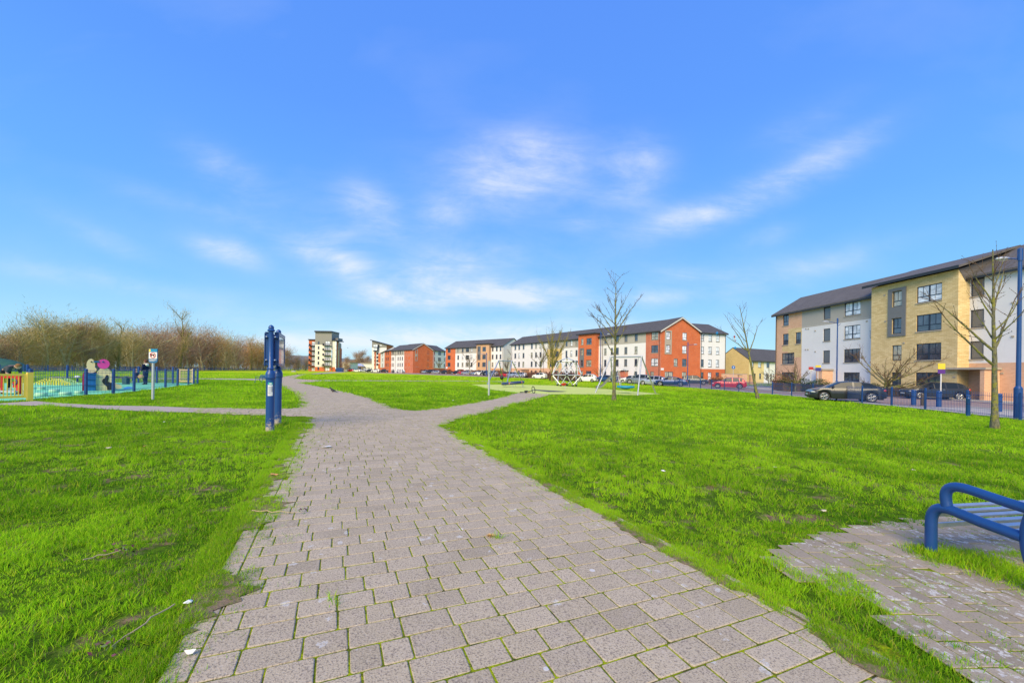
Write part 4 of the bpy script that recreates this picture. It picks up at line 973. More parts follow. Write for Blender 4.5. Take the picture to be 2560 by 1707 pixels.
# ---------------- tall flats at the left end
def tall():
    y = 212.0; P = lambda px, py: D(px, py, y)
    x0 = P(787.2, 900).x; b = thing('apartment_tower', 'seven storey flats with red brick wing, cream walls, dark balconies and grey top', 'building', (x0, y, terr(x0)))
    U = lambda px: P(px, 900).x - x0; Zt = lambda py, px=800: P(px, py).z - terr(x0)
    mb = MB(); mats = [M['cream'], M['red_brick'], M['greyclad'], M['frame'], M['paleyellow']]
    pr = [857.3, 869.3, 881.9, 894.8, 907.7]; rz_ = [(Zt(p + 4), Zt(p - 4)) for p in pr]
    hl = [(U(794), U(798.2), a, c) for a, c in rz_] + [(U(794), U(798.2), Zt(925), Zt(917))]
    hb = [(U(813), U(824), a - .3, c + .1) for a, c in rz_] + [(U(813), U(824), .3, Zt(917))]
    zt = Zt(830.5); zg = Zt(861.5); zr = Zt(917)
    wall_panel(mb, 0, U(828.5), -.6, zt, [(-1, 99, zg, 99, 2), (-1, 99, -1, zr, 1)], hl + hb)
    d1 = 9
    mb.quad((0, d1, -.6), (0, 0, -.6), (0, 0, zt), (0, d1, zt), 0); mb.quad((U(828.5), 0, zt - 9), (U(828.5), d1, zt - 9), (U(828.5), d1, zt), (U(828.5), 0, zt), 2)
    # red wing on the left, set back
    hr = [(U(774.3), U(785.5), a - .3, c + .1) for a, c in [(Zt(p + 4), Zt(p - 4)) for p in (858, 870, 882.5, 895.5, 908.5)]] + [(U(774.3), U(785.5), .2, Zt(919))]
    wall_panel(mb, U(766.6), -.01, -.6, Zt(849.8), [], hr, y=2.0, default=1); mb.quad((U(766.6), d1, -.6), (U(766.6), 2, -.6), (U(766.6), 2, Zt(849.8)), (U(766.6), d1, Zt(849.8)), 1)
    # right cream wing
    wall_panel(mb, U(828.55), U(837.5), -.6, Zt(851.5), [(-1, 99, -1, zr, 1)], [], y=.6, default=0)
    def RP(px, dy, py=900): p = D(px, py, y + dy); return (p.x - x0, dy, p.z - terr(x0))
    def rec(pa, da, pb, db, ta, tb, m):
        A, B = RP(pa, da), RP(pb, db); ZA, ZB = RP(pa, da, ta)[2], RP(pb, db, tb)[2]; mb.quad((A[0], A[1], -.6), (B[0], B[1], -.6), (B[0], B[1], ZB), (A[0], A[1], ZA), m)
    rec(837.6, .6, 841.8, 5, 852, 853, 3); rec(841.8, 5, 844.5, 7, 855, 855.5, 1); rec(844.5, 7, 847.3, 12, 857, 858, 4); rec(847.3, 12, 848.6, 14, 855, 856, 2); rec(848.6, 14, 854.5, 30, 869, 872, 1); rec(848.5, 13.9, 853.0, 27, 856.5, 859.5, 2)
    mb.box(U(829), U(838), 3, 9, Zt(851.4), Zt(843), 2)
    mb.quad((RP(854.5, 30)[0], 30, -.6), (U(766.6), 30, -.6), (U(766.6), 30, Zt(851)), (RP(854.5, 30)[0], 30, Zt(866)), 0)
    mb.build('wall', mats, b)
    rf = MB(); rf.box(U(786.6), U(829.3), -.8, d1, zt, zt + .7); rf.box(U(765.8), U(787), 1.4, d1, Zt(849.8), Zt(849.8) + .5); rf.box(U(828.8), U(841), .1, 9, Zt(851.4), Zt(851.4) + .4); rf.build('roof', M['fascia'], b)
    for h in hl: window(b, *h, sill=False, glass='glassb' if h[2] > 18 else 'glass')
    for (hs, yy) in ((hb, 0.0), (hr, 2.0)):
        for h in hs:
            window(b, h[0], h[1], h[2], h[3], y=yy, sill=False, style='plain', glass='glassb')
            if h[2] > 2:
                q = MB(); q.box(h[0] - (.9 if yy == 0 else 1.2), h[1] + .9, yy - 1.4, yy - .02, h[2] - .35, h[2] - .1); 
                q.box(h[0] - .9, h[1] + .9, yy - 1.42, yy - 1.36, h[2] + .75, h[2] + .85); q.box(h[0] - .9, h[0] - .8, yy - 1.4, yy - .02, h[2] - .1, h[2] + .8)
                for k in range(12): xx = h[0] - .9 + k * (h[1] - h[0] + 1.7) / 11; q.box(xx, xx + .06, yy - 1.4, yy - 1.36, h[2] - .1, h[2] + .75)
                q.build('balcony', M['frame'], b)
    gs = MB(); gs.box(U(837.2), U(839.5), .4, .55, 1.5, Zt(853)); gs.build('glazed_stair', M['glassb'], b)
tall()
# ---------------- two storey houses behind the street
def terrace():
    # row whose front faces the camera, eaves at z 5
    def pt(px, py, z=5.0): d = ray(px, py); t = (z - CAMZ) / d.z; return (d.x * t, t)
    A, B = pt(1872, 900.0, 4.9), pt(1990, 905.0, 4.9); f = Facade(A, B); L = f.L
    for i, (p0, p1, m, lab) in enumerate(((1872, 1909.5, 'paleyellow', 'pale yellow fronted end house with yellow brick gable, beyond the red car'), (1909.5, 1990, 'white', 'white fronted terraced house partly hidden by the nearest flats'))):
        u0, u1 = f.u(p0), f.u(p1); o = f.A + f.e * u0; b = thing('house', lab, 'house', (o.x, o.y, GZ), f.rz, 'houses behind the street'); w = u1 - u0
        cols = {0: [(1879.5, 1884, (1,)), (1895, 1903, (1,)), (1898, 1903, (0,))], 1: [(1916, 1923.5, (1,)), (1915.5, 1920, (0,)), (1931, 1936.5, (0,)), (1945, 1953, (1,))]}[i]
        hz = {0: (1.0, 2.3), 1: (3.7, 5.0)}; H = [(f.u(c[0]) - u0, f.u(c[1]) - u0, *hz[r]) for c in cols for r in c[2]]
        door = (f.u(1884 if i == 0 else 1926) - u0, f.u(1889.5 if i == 0 else 1930) - u0, .1, 2.2); mb = MB()
        wall_panel(mb, 0, w, -.6, 5.3, [], H + [door]); mb.add([(0, 0, -.6), (0, 8, -.6), (0, 8, 5.3), (0, 4, 8.25), (0, 0, 5.3)], [(4, 3, 2, 1, 0)], 1 if i == 0 else 0); mb.quad((w, 0, -.6), (w, 8, -.6), (w, 8, 5.3), (w, 0, 5.3), 0); mb.build('wall', [M[m], M['yellow_brick']], b)
        for h in H: window(b, *h, glass='glassb' if brs.random() < .5 else None)
        d = MB(); d.box(door[0], door[1], .08, .12, .1, 2.2); d.build('door', plain('dark_door', (.04, .05, .05)), b)
        rf = MB(); gable_roof(rf, 0, w, 8, 5.3, 8.3, verge=.02); rf.build('roof', [M['roofd'], M['fascia']], b)
terrace()
def boundary_wall():
    a, b = D(1806, 940, 84), D(1868, 942, 86); o = thing('garden_wall', 'pinkish brick garden wall in front of the yellow brick gable', 'wall', (a.x, a.y, -.4), math.atan2(b.y - a.y, b.x - a.x)); m = MB(); m.box(0, (b - a).length, 0, .3, -.3, 2.0, 0); m.box(-.04, (b - a).length + .04, -.04, .34, 2.0, 2.08, 1); m.build('brickwork', [M['orange_brick'], M['sill']], o)
    for q in (D(1850, 940, 83), D(1878, 940, 80)):
        o = thing('gate_pier', 'buff brick gate pier near the yellow brick house', 'gate pier', (q.x, q.y, -.4), 0, 'gate piers'); m = MB(); m.box(-.3, .3, -.3, .3, -.2, 1.8, 0); m.box(-.36, .36, -.36, .36, 1.8, 1.9, 1); m.build('pier', [M['tan_brick'], M['sill']], o)
boundary_wall()
# ---------------- low buildings far down the street
def far_low():
    for (p0, p1, q0, q1, y, mt, lab, rf) in ((857, 873.8, 907.5, 926, 262, 'cream', 'low cream building far off, left of the blue roofed shed', 0), (874, 905, 914, 927, 280, 'orange_brick', 'low brick shed with a pale blue roof far down the street', 1), (903, 935, 909, 928, 285, 'cream', 'low cream industrial unit beside the angular tower', 0)):
        a, c = D(p0, q0, y), D(p1, q1, y); o = thing('low_building', lab, 'building', (a.x, y, -.1), 0, 'low buildings far down the street'); w = c.x - a.x; h = a.z + .1; m = MB()
        m.box(0, w, 0, 14, -.5, h, 0); m.build('wall', [M[mt]], o); r = MB()
        if rf: r.add([(-.5, -.6, h - .4), (w + .5, -.6, h - .4), (w - 2, 7, h + 1.8), (2, 7, h + 1.8), (w + .5, 14.6, h - .4), (-.5, 14.6, h - .4)], [(0, 1, 2, 3), (3, 2, 4, 5), (1, 4, 2), (0, 3, 5)], 0); r.build('roof', [plain('pale_blue_metal_roof', (.42, .50, .66), .4)], o)
        else: r.box(-.4, w + .4, -.4, 14.4, h + .01, h + .5); r.build('roof', [M['sill']], o)
        for k in range(3):
            u = w * (.2 + .27 * k); d = MB(); d.box(u, u + 1.8, -.08, -.01, 1.2 if not rf else 1.0, 3.0); d.build('window', [M['glass']], o)
far_low()
# ================================================================ CARS
CARPAINT = {}
def paint(name, c, metal=.3):
    m = NT(name + '_car_paint', .30, .5, metal); m.b.inputs['Coat Weight'].default_value = .5; m.b.inputs['Coat Roughness'].default_value = .04; m.color(c); return m.mat
SHAPES = {   # length, half width, height, stations (x, z) of bonnet/roof line, belt height, greenhouse x range
 'hatch': dict(L=4.2, w=.88, top=[(-2.1, .62), (-2.04, .88), (-1.95, 1.02), (-1.72, 1.30), (-1.35, 1.43), (-.4, 1.48), (.25, 1.44), (.95, 1.02), (1.25, .95), (1.85, .82), (2.05, .66), (2.1, .5)], belt=.93, gh=(-1.88, 1.05), wx=(-1.28, 1.30), R=.32, rb=(-1.72, -1.35), ws=(.25, .95)),
 'coupe': dict(L=4.45, w=.90, top=[(-2.22, .66), (-2.16, .95), (-2.02, 1.08), (-1.35, 1.36), (-.7, 1.46), (-.1, 1.47), (.35, 1.40), (1.15, 1.00), (1.5, .93), (2.0, .80), (2.18, .64), (2.22, .48)], belt=.97, gh=(-1.95, 1.25), wx=(-1.36, 1.36), R=.35, rb=(-2.0, -1.35), ws=(.35, 1.15)),
 'sedan': dict(L=4.75, w=.90, top=[(-2.37, .60), (-2.34, .92), (-2.2, 1.02), (-1.75, 1.06), (-1.05, 1.33), (-.5, 1.41), (.15, 1.41), (.45, 1.36), (1.15, 1.00), (1.5, .94), (2.1, .80), (2.33, .64), (2.37, .48)], belt=.93, gh=(-1.7, 1.2), wx=(-1.42, 1.42), R=.34, rb=(-1.7, -1.05), ws=(.45, 1.15)),
 'mini': dict(L=3.6, w=.81, top=[(-1.8, .62), (-1.76, .95), (-1.70, 1.10), (-1.52, 1.40), (-1.2, 1.50), (-.3, 1.54), (.3, 1.48), (.92, 1.06), (1.2, .98), (1.6, .84), (1.77, .66), (1.8, .5)], belt=.96, gh=(-1.65, 1.0), wx=(-1.12, 1.16), R=.29, rb=(-1.62, -1.3), ws=(.3, .92)),
 'suv': dict(L=4.5, w=.93, top=[(-2.25, .70), (-2.22, 1.05), (-2.12, 1.2), (-1.85, 1.52), (-1.5, 1.64), (-.3, 1.68), (.35, 1.63), (1.05, 1.14), (1.4, 1.07), (2.0, .95), (2.22, .75), (2.25, .55)], belt=1.06, gh=(-2.0, 1.15), wx=(-1.38, 1.38), R=.37, rb=(-2.05, -1.75), ws=(.35, 1.05)),
 'van': dict(L=5.0, w=.97, top=[(-2.5, .7), (-2.49, 1.7), (-2.45, 1.95), (-2.2, 2.0), (.2, 2.0), (.9, 1.93), (1.65, 1.25), (1.9, 1.15), (2.3, .98), (2.47, .75), (2.5, .55)], belt=1.15, gh=(.2, 1.7), wx=(-1.55, 1.55), R=.34, rb=(-9, -9), ws=(.95, 1.6)),
}
def lerp(t, pts):
    for (a, za), (b, zb) in zip(pts[:-1], pts[1:]):
        if a <= t <= b: return za + (zb - za) * (t - a) / (b - a)
    return pts[0][1] if t < pts[0][0] else pts[-1][1]
def make_car(kind, label, color_mat, group=None):
    s = SHAPES[kind]; L, w, belt = s['L'], s['w'], s['belt']; x0, x1 = -L / 2, L / 2
    root = thing('car' if kind != 'van' else 'van', label, 'car' if kind != 'van' else 'van', (0, 0, 0), 0, group)
    n = 88; xs = [x0 + L * i / n for i in range(n + 1)]; V = []; ring = 0; NR = 9
    def halfw(x):
        f = min(1, max(0, (x1 - x) / .75)); r = min(1, max(0, (x - x0) / .55)); return w * (1 - .20 * (1 - f) ** 2.2) * (1 - .13 * (1 - r) ** 2.2)
    def zb_(x):
        z = .20 + .12 * max(0, (abs(x) - (L / 2 - .5)) / .5)
        for wx in s['wx']:
            d = abs(x - wx); Rr = s['R'] + .055
            if d < Rr: z = max(z, s['R'] + math.sqrt(max(Rr * Rr - d * d, 0)))
        return z
    def in_gh(x): return s['gh'][0] < x < s['gh'][1] and lerp(x, s['top']) > belt + .05
    for x in xs:
        hw = halfw(x); zt = lerp(x, s['top']); zb = zb_(x); bl = min(belt + .03 * (-x / (L / 2)), zt - .005)
        wg = in_gh(x); k = max(0, min(1, (zt - belt) / .42)) if wg else 0
        rw = hw * (1 - .06 - .20 * k); sh = max(bl, zb + .02)
        mid = zb + (sh - zb) * .45
        V += [(x, 0, zb if zb < .3 else .3), (x, hw * .86, zb if zb < .3 else zb), (x, hw * .985, zb + .012), (x, hw * 1.0, max(mid, zb + .014)), (x, hw * .985, max(sh - .07, zb + .016)), (x, hw * .945, sh), (x, rw, max(zt - .045, sh + .002)), (x, rw * .86, max(zt - .008, sh + .003)), (x, 0, zt + .018 * (1 if wg else .6))]
    B, Gl = [], []
    for i in range(n):
        xm = (xs[i] + xs[i + 1]) / 2
        for k in range(NR - 1):
            f = (i * NR + k, i * NR + k + 1, (i + 1) * NR + k + 1, (i + 1) * NR + k)
            glass = False; gh = in_gh(xs[i]) and in_gh(xs[i + 1])
            if gh and k == 5:     # side glass between belt and roof, pillars left as body
                g0, g1 = s['gh']; glass = (g0 + .30 < xm < g1 - .32) and not (abs(xm - (g0 + (g1 - g0) * .50)) < .05) and (kind != 'van' or xm > .35)
                if kind in ('suv', 'mini', 'hatch') and abs(xm - (g0 + (g1 - g0) * .22)) < .05: glass = False
            if k in (6, 7) and (s['ws'][0] + .04 < xm < s['ws'][1] - .02): glass = True
            if k in (6, 7) and (s['rb'][0] + .02 < xm < s['rb'][1] - .03): glass = True
            (Gl if glass else B).append(f)
    m_ = len(V); V2 = V + [(x, -y, z) for x, y, z in V]
    def both(fs): return fs + [tuple(m_ + i for i in reversed(f)) for f in fs]
    def sub(fs, name, mat, parent):
        fs = both(fs); used = sorted(set(i for f in fs for i in f)); mp = {u: k for k, u in enumerate(used)}; mb = MB(); mb.add([V2[u] for u in used], [tuple(mp[i] for i in f) for f in fs]); return mb.build(name, mat, parent, smooth=True)
    caps = [tuple(range(NR))[::-1], tuple(n * NR + k for k in range(NR))]
    body = sub(B + caps, 'body', color_mat, root); sub(Gl, 'window', M['carglass'], root)
    ub = MB(); ub.box(x0 + .15, x1 - .15, -w * .8, w * .8, .19, .62); ub.build('underbody', M['black'], root)
    for wx in s['wx']:
        for sy in (-1, 1):
            t = MB(); Mx = Matrix.Translation((wx, sy * (w - .11), s['R'])) @ Matrix.Rotation(R(90), 4, 'X'); r_ = s['R']
            t.lathe([(r_ * .66, -.10), (r_ * .93, -.105), (r_, -.07), (r_, .07), (r_ * .93, .105), (r_ * .66, .10)], 28, 0, M=Mx); ty = t.build('wheel', M['rubber'], root, smooth=True)
            t = MB(); t.lathe([(r_ * .67, -.085), (r_ * .67, .085)], 28, 1, M=Mx)
            yo = sy * (w - .005); 
            for k in range(5):
                for dv in (-.16, .16):
                    a = 2 * math.pi * k / 5 + dv; a0 = 2 * math.pi * k / 5 + dv * .4
                    t.tube([(wx + math.cos(a0) * .05, yo, r_ + math.sin(a0) * .05), (wx + math.cos(a) * r_ * .62, yo, r_ + math.sin(a) * r_ * .62)], .020, 6, 0)
            t.tube([(wx + math.cos(q * .2618) * r_ * .64, yo - sy * .01, r_ + math.sin(q * .2618) * r_ * .64) for q in range(24)], .018, 6, 0, closed=True); t.ball((wx, yo, r_), .05, 0, 8, (1, .5, 1))
            t.build('rim', [M['alloy'], M['black']], ty, smooth=True)
    zt = lerp(x1 - .25, s['top'])
    for sy in (-1, 1):
        h = MB(); h.ball((x1 - .27, sy * (halfw(x1 - .27) - .13), zt - .155), 1, 0, 12, (.21, .16, .075)); h.build('headlight', M['headlight'], root, smooth=True)
        h = MB(); h.ball((x0 + .14, sy * (halfw(x0 + .14) - .11), .86 if kind != 'suv' else 1.0), 1, 0, 12, (.13, .14, .11)); h.build('tail_light', M['tail'], root, smooth=True)
        h = MB(); xm = s['gh'][1] - .42; h.ball((xm, sy * (w + .07), belt + .07), 1, 0, 10, (.07, .10, .065)); h.build('wing_mirror', color_mat, root, smooth=True)
        h = MB(); h.box(xm - .95, xm - .80, sy * (w * .985) - .008, sy * (w * .985) + .012, belt - .09, belt - .065); h.build('door_handle', M['chrome'], root)
        # door shut lines
        h = MB()
        for q in ((xm - .05), (s['gh'][0] + (s['gh'][1] - s['gh'][0]) * .5 - .02)):
            h.box(q - .006, q + .006, sy * w * .99 - .012, sy * w * .99 + .008, .34, belt - .08)
        h.build('door_seam', M['black'], root)
    h = MB(); h.box(x1 - .06, x1 + .006, -.42, .42, .52, .66); h.box(x1 - .08, x1 + .004, -.55, .55, .28, .42); h.build('grille', M['black'], root)
    h = MB(); h.box(x1 + .007, x1 + .02, -.26, .26, .43, .53); h.build('number_plate', M['plate'], root); h = MB(); h.box(x0 - .02, x0 - .002, -.26, .26, .62, .73); h.build('number_plate', M['plate_y'], root)
    return root
PA = {k: paint(k, c, mt) for k, c, mt in (('black', (.012, .014, .020), 0), ('darkgrey', (.05, .055, .065), .5), ('red', (.46, .010, .016), .15), ('navy', (.018, .045, .16), .5), ('silver', (.48, .50, .53), .6), ('white', (.80, .80, .80), 0), ('grey', (.25, .26, .28), .5), ('crimson', (.55, .02, .03), .1), ('paleblue', (.38, .47, .56), .5), ('blue', (.03, .09, .22), .4))}
_protos = {}
def place_car(kind, colr, px, y, heading, label, group='cars parked along the street'):
    p = at(px, y) if not isinstance(px, tuple) else Vector((px[0], px[1], terr(px[0])))
    key = (kind, colr)
    if key not in _protos: o = make_car(kind, label, PA[colr], group); _protos[key] = o
    else: o = dup(_protos[key], label=label)
    o['label'] = label; o['group'] = group
    o.location = (p.x, p.y, p.z + .02); o.rotation_euler = (0, 0, math.atan2(heading[1], heading[0])); return o
place_car('coupe', 'black', 2109, 29.6, (-.91, .41), 'black coupe nearest the fence, left of the blue bollards')
place_car('hatch', 'black', 2333, 34.6, (-.95, .3), 'black hatchback parked in front of the buff stone bay')
place_car('hatch', 'red', 1822, 54.0, (-.88, .48), 'bright red hatchback standing alone behind the leaning tree')
place_car('sedan', 'navy', 1677, 60.5, (-.88, .46), 'dark blue saloon in front of the brick gable')
place_car('hatch', 'silver', 1632, 63.5, (-.8, .62), 'silver hatchback directly behind the dark blue saloon')
place_car('suv', 'darkgrey', 1737, 72, (.9, -.35), 'dark grey car parked by the hedge to the right of the lamp post')
place_car('suv', 'grey', 1598, 70, (-.8, .62), 'grey off-roader seen through the right swing frame')
place_car('hatch', 'white', 1578, 75, (-.8, .62), 'white hatchback just right of the tall bare tree')
place_car('sedan', 'blue', 1515, 82, (-.7, .7), 'blue car behind the metal slide')
place_car('mini', 'white', 1468, 77.5, (-.92, .4), 'small white car right of the climbing dome')
FC = [  # px, distance, colour, kind, label
 (1349, 99, 'white', 'mini', 'small white car with dark bonnet, alone before the brown hedge'), (1300, 113, 'silver', 'hatch', 'silver car right of the ring shaped roundabout frame'), (1282, 116, 'paleblue', 'hatch', 'pale blue car seen between the swing legs'),
 (1268, 117, 'crimson', 'hatch', 'red car seen through the left swing frame'), (1229, 122, 'grey', 'hatch', 'grey car left of the left swing frame'), (1218, 124, 'black', 'suv', 'black car beside the far lamp post'),
 (1204, 126, 'white', 'suv', 'white off-roader under the tan brick bay'), (1193, 130, 'paleblue', 'hatch', 'pale blue car under the white wall beside the tan bay'), (1167, 140, 'silver', 'hatch', 'silver car in front of the red porch'), (1158, 143, 'crimson', 'hatch', 'red car in front of the red porch'),
 (1142, 148, 'black', 'sedan', 'black saloon under the red brick end wall'), (1112, 157, 'darkgrey', 'hatch', 'dark grey car at the foot of the distant cream flats'), (1091, 162, 'silver', 'hatch', 'silver car before the distant cream flats'), (1077, 166, 'darkgrey', 'suv', 'dark grey off-roader below the small brick gable'), (1065, 170, 'paleblue', 'hatch', 'pale blue car below the small brick gable'),
 (1018, 176, 'paleblue', 'suv', 'pale blue off-roader left of the distant hedge'), (1003, 180, 'silver', 'hatch', 'silver car below the distant white wall'), (990, 183, 'darkgrey', 'hatch', 'dark grey car below the distant narrow windows'), (975, 187, 'black', 'hatch', 'black car below the distant narrow windows'),
 (960, 190, 'black', 'suv', 'black off-roader below the narrow red tower'), (940, 193, 'white', 'suv', 'white car at the foot of the angular tower'), (924, 198, 'black', 'hatch', 'black car left of the angular tower'), (911, 201, 'silver', 'hatch', 'silver car in front of the cream industrial unit'), (893, 205, 'white', 'hatch', 'white car in front of the blue roofed shed'),
 (877, 207, 'crimson', 'mini', 'red car at the far end of the street'), (867, 209, 'white', 'hatch', 'white car beside the red one at the street end'), (858, 211, 'silver', 'mini', 'silver car leftmost at the street end')]
for i, (px, y, c, k, lab) in enumerate(FC): place_car(k, c, px, y, (-.85, .5) if px > 1040 else (-.97, .2), lab)
place_car('van', 'white', 912, 232, (-1, .1), 'white van parked before the cream industrial unit')
# ================================================================ TREES
def bark(name, c1, c2, lich=None):
    m = NT(name, .92, .15); v = m.obj(); mp = m.n('ShaderNodeMapping'); m.t.links.new(v, mp.inputs[0]); mp.inputs['Scale'].default_value = (1, 1, .5)
    n = m.noise(mp.outputs[0], 14, 5, .7); c = m.mix(m.ss(n, .35, .65), c1, c2)
    if lich: c = m.mix(m.math('MULTIPLY', m.ss(m.noise(v, 5, 5, .7), .46, .6), .8), c, lich)
    w = m.ss(m.noise(v, 22, 4, .8), .6, .7); c = m.mix(m.math('MULTIPLY', w, .5), c, (.40, .38, .32)); m.bump(n, .02, .8); return m.color(c)
M['bark'] = bark('green_grey_bark', (.085, .085, .06), (.20, .19, .13), (.26, .25, .04)); M['barky'] = bark('yellow_lichened_bark', (.12, .10, .05), (.26, .22, .08), (.34, .30, .05))
M['twig'] = plain('brown_twig', (.13, .085, .055), .9, .1); M['twigo'] = plain('olive_twig', (.41, .33, .135), .95, .05, var=.3); M['twigp'] = plain('purple_brown_twig', (.36, .23, .155), .95, .05, var=.3)
M['twigr'] = plain('orange_brown_twig', (.52, .29, .12), .95, .05, var=.3); M['trunkpale'] = plain('pale_trunk', (.62, .55, .34), .9, .1, var=.3, scale=6); M['bud'] = plain('dark_bud', (.10, .075, .04), .8)
def limb(mb, p, d, L, r0, r1, rs, wob=.12, n=6, upc=.0, seg=7):
    pts = [Vector(p)]; d = Vector(d).normalized(); ds = []
    for i in range(n):
        d = (d + Vector((rs.gauss(0, wob), rs.gauss(0, wob), rs.gauss(0, wob * .5) + upc))).normalized(); pts.append(pts[-1] + d * (L / n)); ds.append(d)
    mb.tube(pts, [r0 + (r1 - r0) * i / n for i in range(n + 1)], seg); return pts, ds
def park_tree(name, label, loc, h, r, limbs, seed, mat='bark', lean=(0, 0), twigs=9, tw=.006, fork=.3, spread=.5, bud=True, group=None, sub=4):
    "planted tree in winter: trunk with its limbs, crown of bare twigs with buds"
    rs = random.Random(seed); o = thing('bare_tree', label, 'tree', loc, 0, group); t = MB(); c = MB()
    tp = []; d = Vector((lean[0], lean[1], 1)); n = 10; p = Vector((0, 0, -.1)); tp.append(p.copy())
    for i in range(n):
        p = p + Vector((lean[0] + rs.gauss(0, .012), lean[1] + rs.gauss(0, .012), 1)) * (h * .93 / n); tp.append(p.copy())
    t.tube(tp, [r * 1.35] + [r * (1 - .86 * (i / n) ** .85) for i in range(1, n + 1)], 10)
    def twig(p, d, L, r_, depth):
        pts, ds = limb(c, p, d, L, r_, r_ * .4, rs, .10, 4, .03, 4)
        if bud:
            for q in pts[1:]: 
                if rs.random() < .6: c.ball(q + Vector((rs.gauss(0, .006),) * 3), r_ * 1.35 + .0015, 1, 5, (1, 1, 1.6))
        if depth > 0:
            for k in range(rs.randint(2, 3)):
                i = rs.randint(1, 3); a = (ds[i] + Vector((rs.gauss(0, .5), rs.gauss(0, .5), rs.gauss(.1, .3)))).normalized(); twig(pts[i], a, L * rs.uniform(.45, .7), r_ * .6, depth - 1)
    def at_h(f):
        i = min(int(f * n), n - 1); return tp[i].lerp(tp[i + 1], f * n - i)
    for (f, az, up, L, rr) in limbs:
        dd = Vector((math.cos(R(az)) * math.cos(R(up)), math.sin(R(az)) * math.cos(R(up)), math.sin(R(up)))); pts, ds = limb(t, at_h(f), dd, L, rr, rr * .28, rs, .08, 7, .035)
        for k in range(twigs):
            i = rs.randint(2, 6); a = (ds[i] + Vector((rs.gauss(0, .45), rs.gauss(0, .45), rs.gauss(.15, .3)))).normalized(); twig(pts[i + 1] if rs.random() < .5 else pts[i], a, rs.uniform(.25, .55) * L * .5, max(rr * .22, tw), sub - 3)
        twig(pts[-1], ds[-1], L * .35, rr * .28, 1)
    for k in range(twigs):
        f = rs.uniform(.55, 1); a = Vector((rs.gauss(0, spread), rs.gauss(0, spread), 1)).normalized(); twig(at_h(f), a, rs.uniform(.1, .18) * h, max(r * .12, tw), 1)
    t.build('trunk', M[mat], o, smooth=True); c.build('crown', [M['twig'] if mat != 'barky' else M['barky'], M['bud']], o); return o
p = G(1535, 1001)
park_tree('t', 'tall bare tree with a pale trunk standing in front of the right swing frame', p, 7.8, .115, [(.38, 175, 55, 2.3, .04), (.52, 190, 50, 1.8, .045), (.56, 10, 62, 2.1, .045), (.55, 120, 55, 1.9, .04), (.62, 20, 50, 1.5, .03), (.64, 165, 42, 1.5, .03), (.70, -10, 65, 1.4, .028), (.74, 200, 60, 1.2, .022), (.8, 60, 65, 1.0, .02), (.5, 260, 55, 1.6, .035), (.47, 350, 48, 1.6, .03), (.68, 300, 60, 1.2, .025)], 5, twigs=8, sub=4)
p = G(1895, 996)
park_tree('t', 'bare tree leaning left with a toy caught in its branches', p, 7.7, .12, [(.50, 25, 60, 2.2, .05), (.52, 170, 48, 2.6, .045), (.52, 185, 32, 2.6, .04), (.62, 160, 55, 1.7, .03), (.70, 150, 65, 1.7, .025), (.8, 30, 65, 1.2, .02), (.74, 200, 50, 1.3, .02), (.5, 90, 55, 1.2, .02)], 9, lean=(-.21, .0), twigs=5, sub=3)
p = G(2487, 1071)
park_tree('t', 'nearest bare tree with yellow lichen, by the bow topped fence at the right edge', p, 7.0, .105, [(.36, 178, 38, 2.4, .045), (.44, 170, 45, 2.3, .045), (.45, 15, 42, 2.0, .045), (.55, 0, 38, 1.7, .03), (.62, 160, 60, 1.5, .03), (.66, 30, 48, 2.0, .035), (.70, 185, 48, 1.3, .03), (.78, 20, 55, 1.3, .025), (.5, 270, 45, 1.3, .03), (.5, 95, 50, 1.5, .03)], 14, lean=(-.02, 0), twigs=7, sub=3, mat='bark')
MID = [(1380, 954, 825, 'barky', 'many stemmed yellow green tree behind the climbing dome', 17), (1352, 947, 868, 'bark', 'small bare tree left of the yellow stemmed tree', 3), (1286, 941, 877, 'bark', 'slim bare tree seen through the swing frame', 6), (1174, 938, 880, 'bark', 'young bare tree before the white wall left of the tan bay', 8),
  (1230, 938, 878, 'bark', 'young bare tree right of the far lamp post', 12), (1036, 931, 893, 'bark', 'thin distant tree before the small brick gable', 15), (1098, 934, 895, 'bark', 'thin distant tree before the distant cream flats', 16), (1268, 942, 894, 'twig', 'low reddish bare tree at the cream gable end', 18)]
for (px, py, pt, mt, lab, sd_) in MID:
    q = G(px, py); h = (py - pt) * q.y / F; rs = random.Random(sd_)
    L = [(rs.uniform(.15, .5) if mt == 'barky' else rs.uniform(.3, .65), rs.uniform(0, 360), rs.uniform(58, 75) if mt == 'barky' else rs.uniform(40, 65), h * rs.uniform(.4, .6) * (1.1 if mt == 'barky' else .8), h * .0085) for k in range(15 if mt == 'barky' else 10)]
    park_tree('t', lab, q, h, h * .018, L, sd_, mat='barky' if mt == 'barky' else 'bark', twigs=16, tw=.014, bud=False, sub=4)
STR = [(2213, 37.0, 7.0, 'broad bare tree in front of the buff stone bay', 24), (1989, 45.0, 5.2, 'round headed bare tree in front of the peach brick corner', 25), (1922, 78, 3.5, 'small bare tree before the white terraced house', 26), (1500, 88, 4.2, 'thin bare sapling beside the tall lamp post', 27), (775, 190, 5.0, 'bare sapling before the red brick wing of the seven storey flats', 28), (811, 185, 5.5, 'bare sapling before the cream wall of the seven storey flats', 29)]
for (px, y, h, lab, sd_) in STR:
    q = at(px, y); rs = random.Random(sd_); L = [(rs.uniform(.18, .5), rs.uniform(0, 360), rs.uniform(8, 50), h * rs.uniform(.32, .5), h * .010) for k in range(13)]
    if px == 2213: h = 3.7
    if px == 1989: h = 3.9
    park_tree('t', lab, q, h, h * .022, [(a, b, c, d, max(e, .02)) for a, b, c, d, e in L], sd_, twigs=14, tw=.009, bud=False, sub=4, mat='bark')
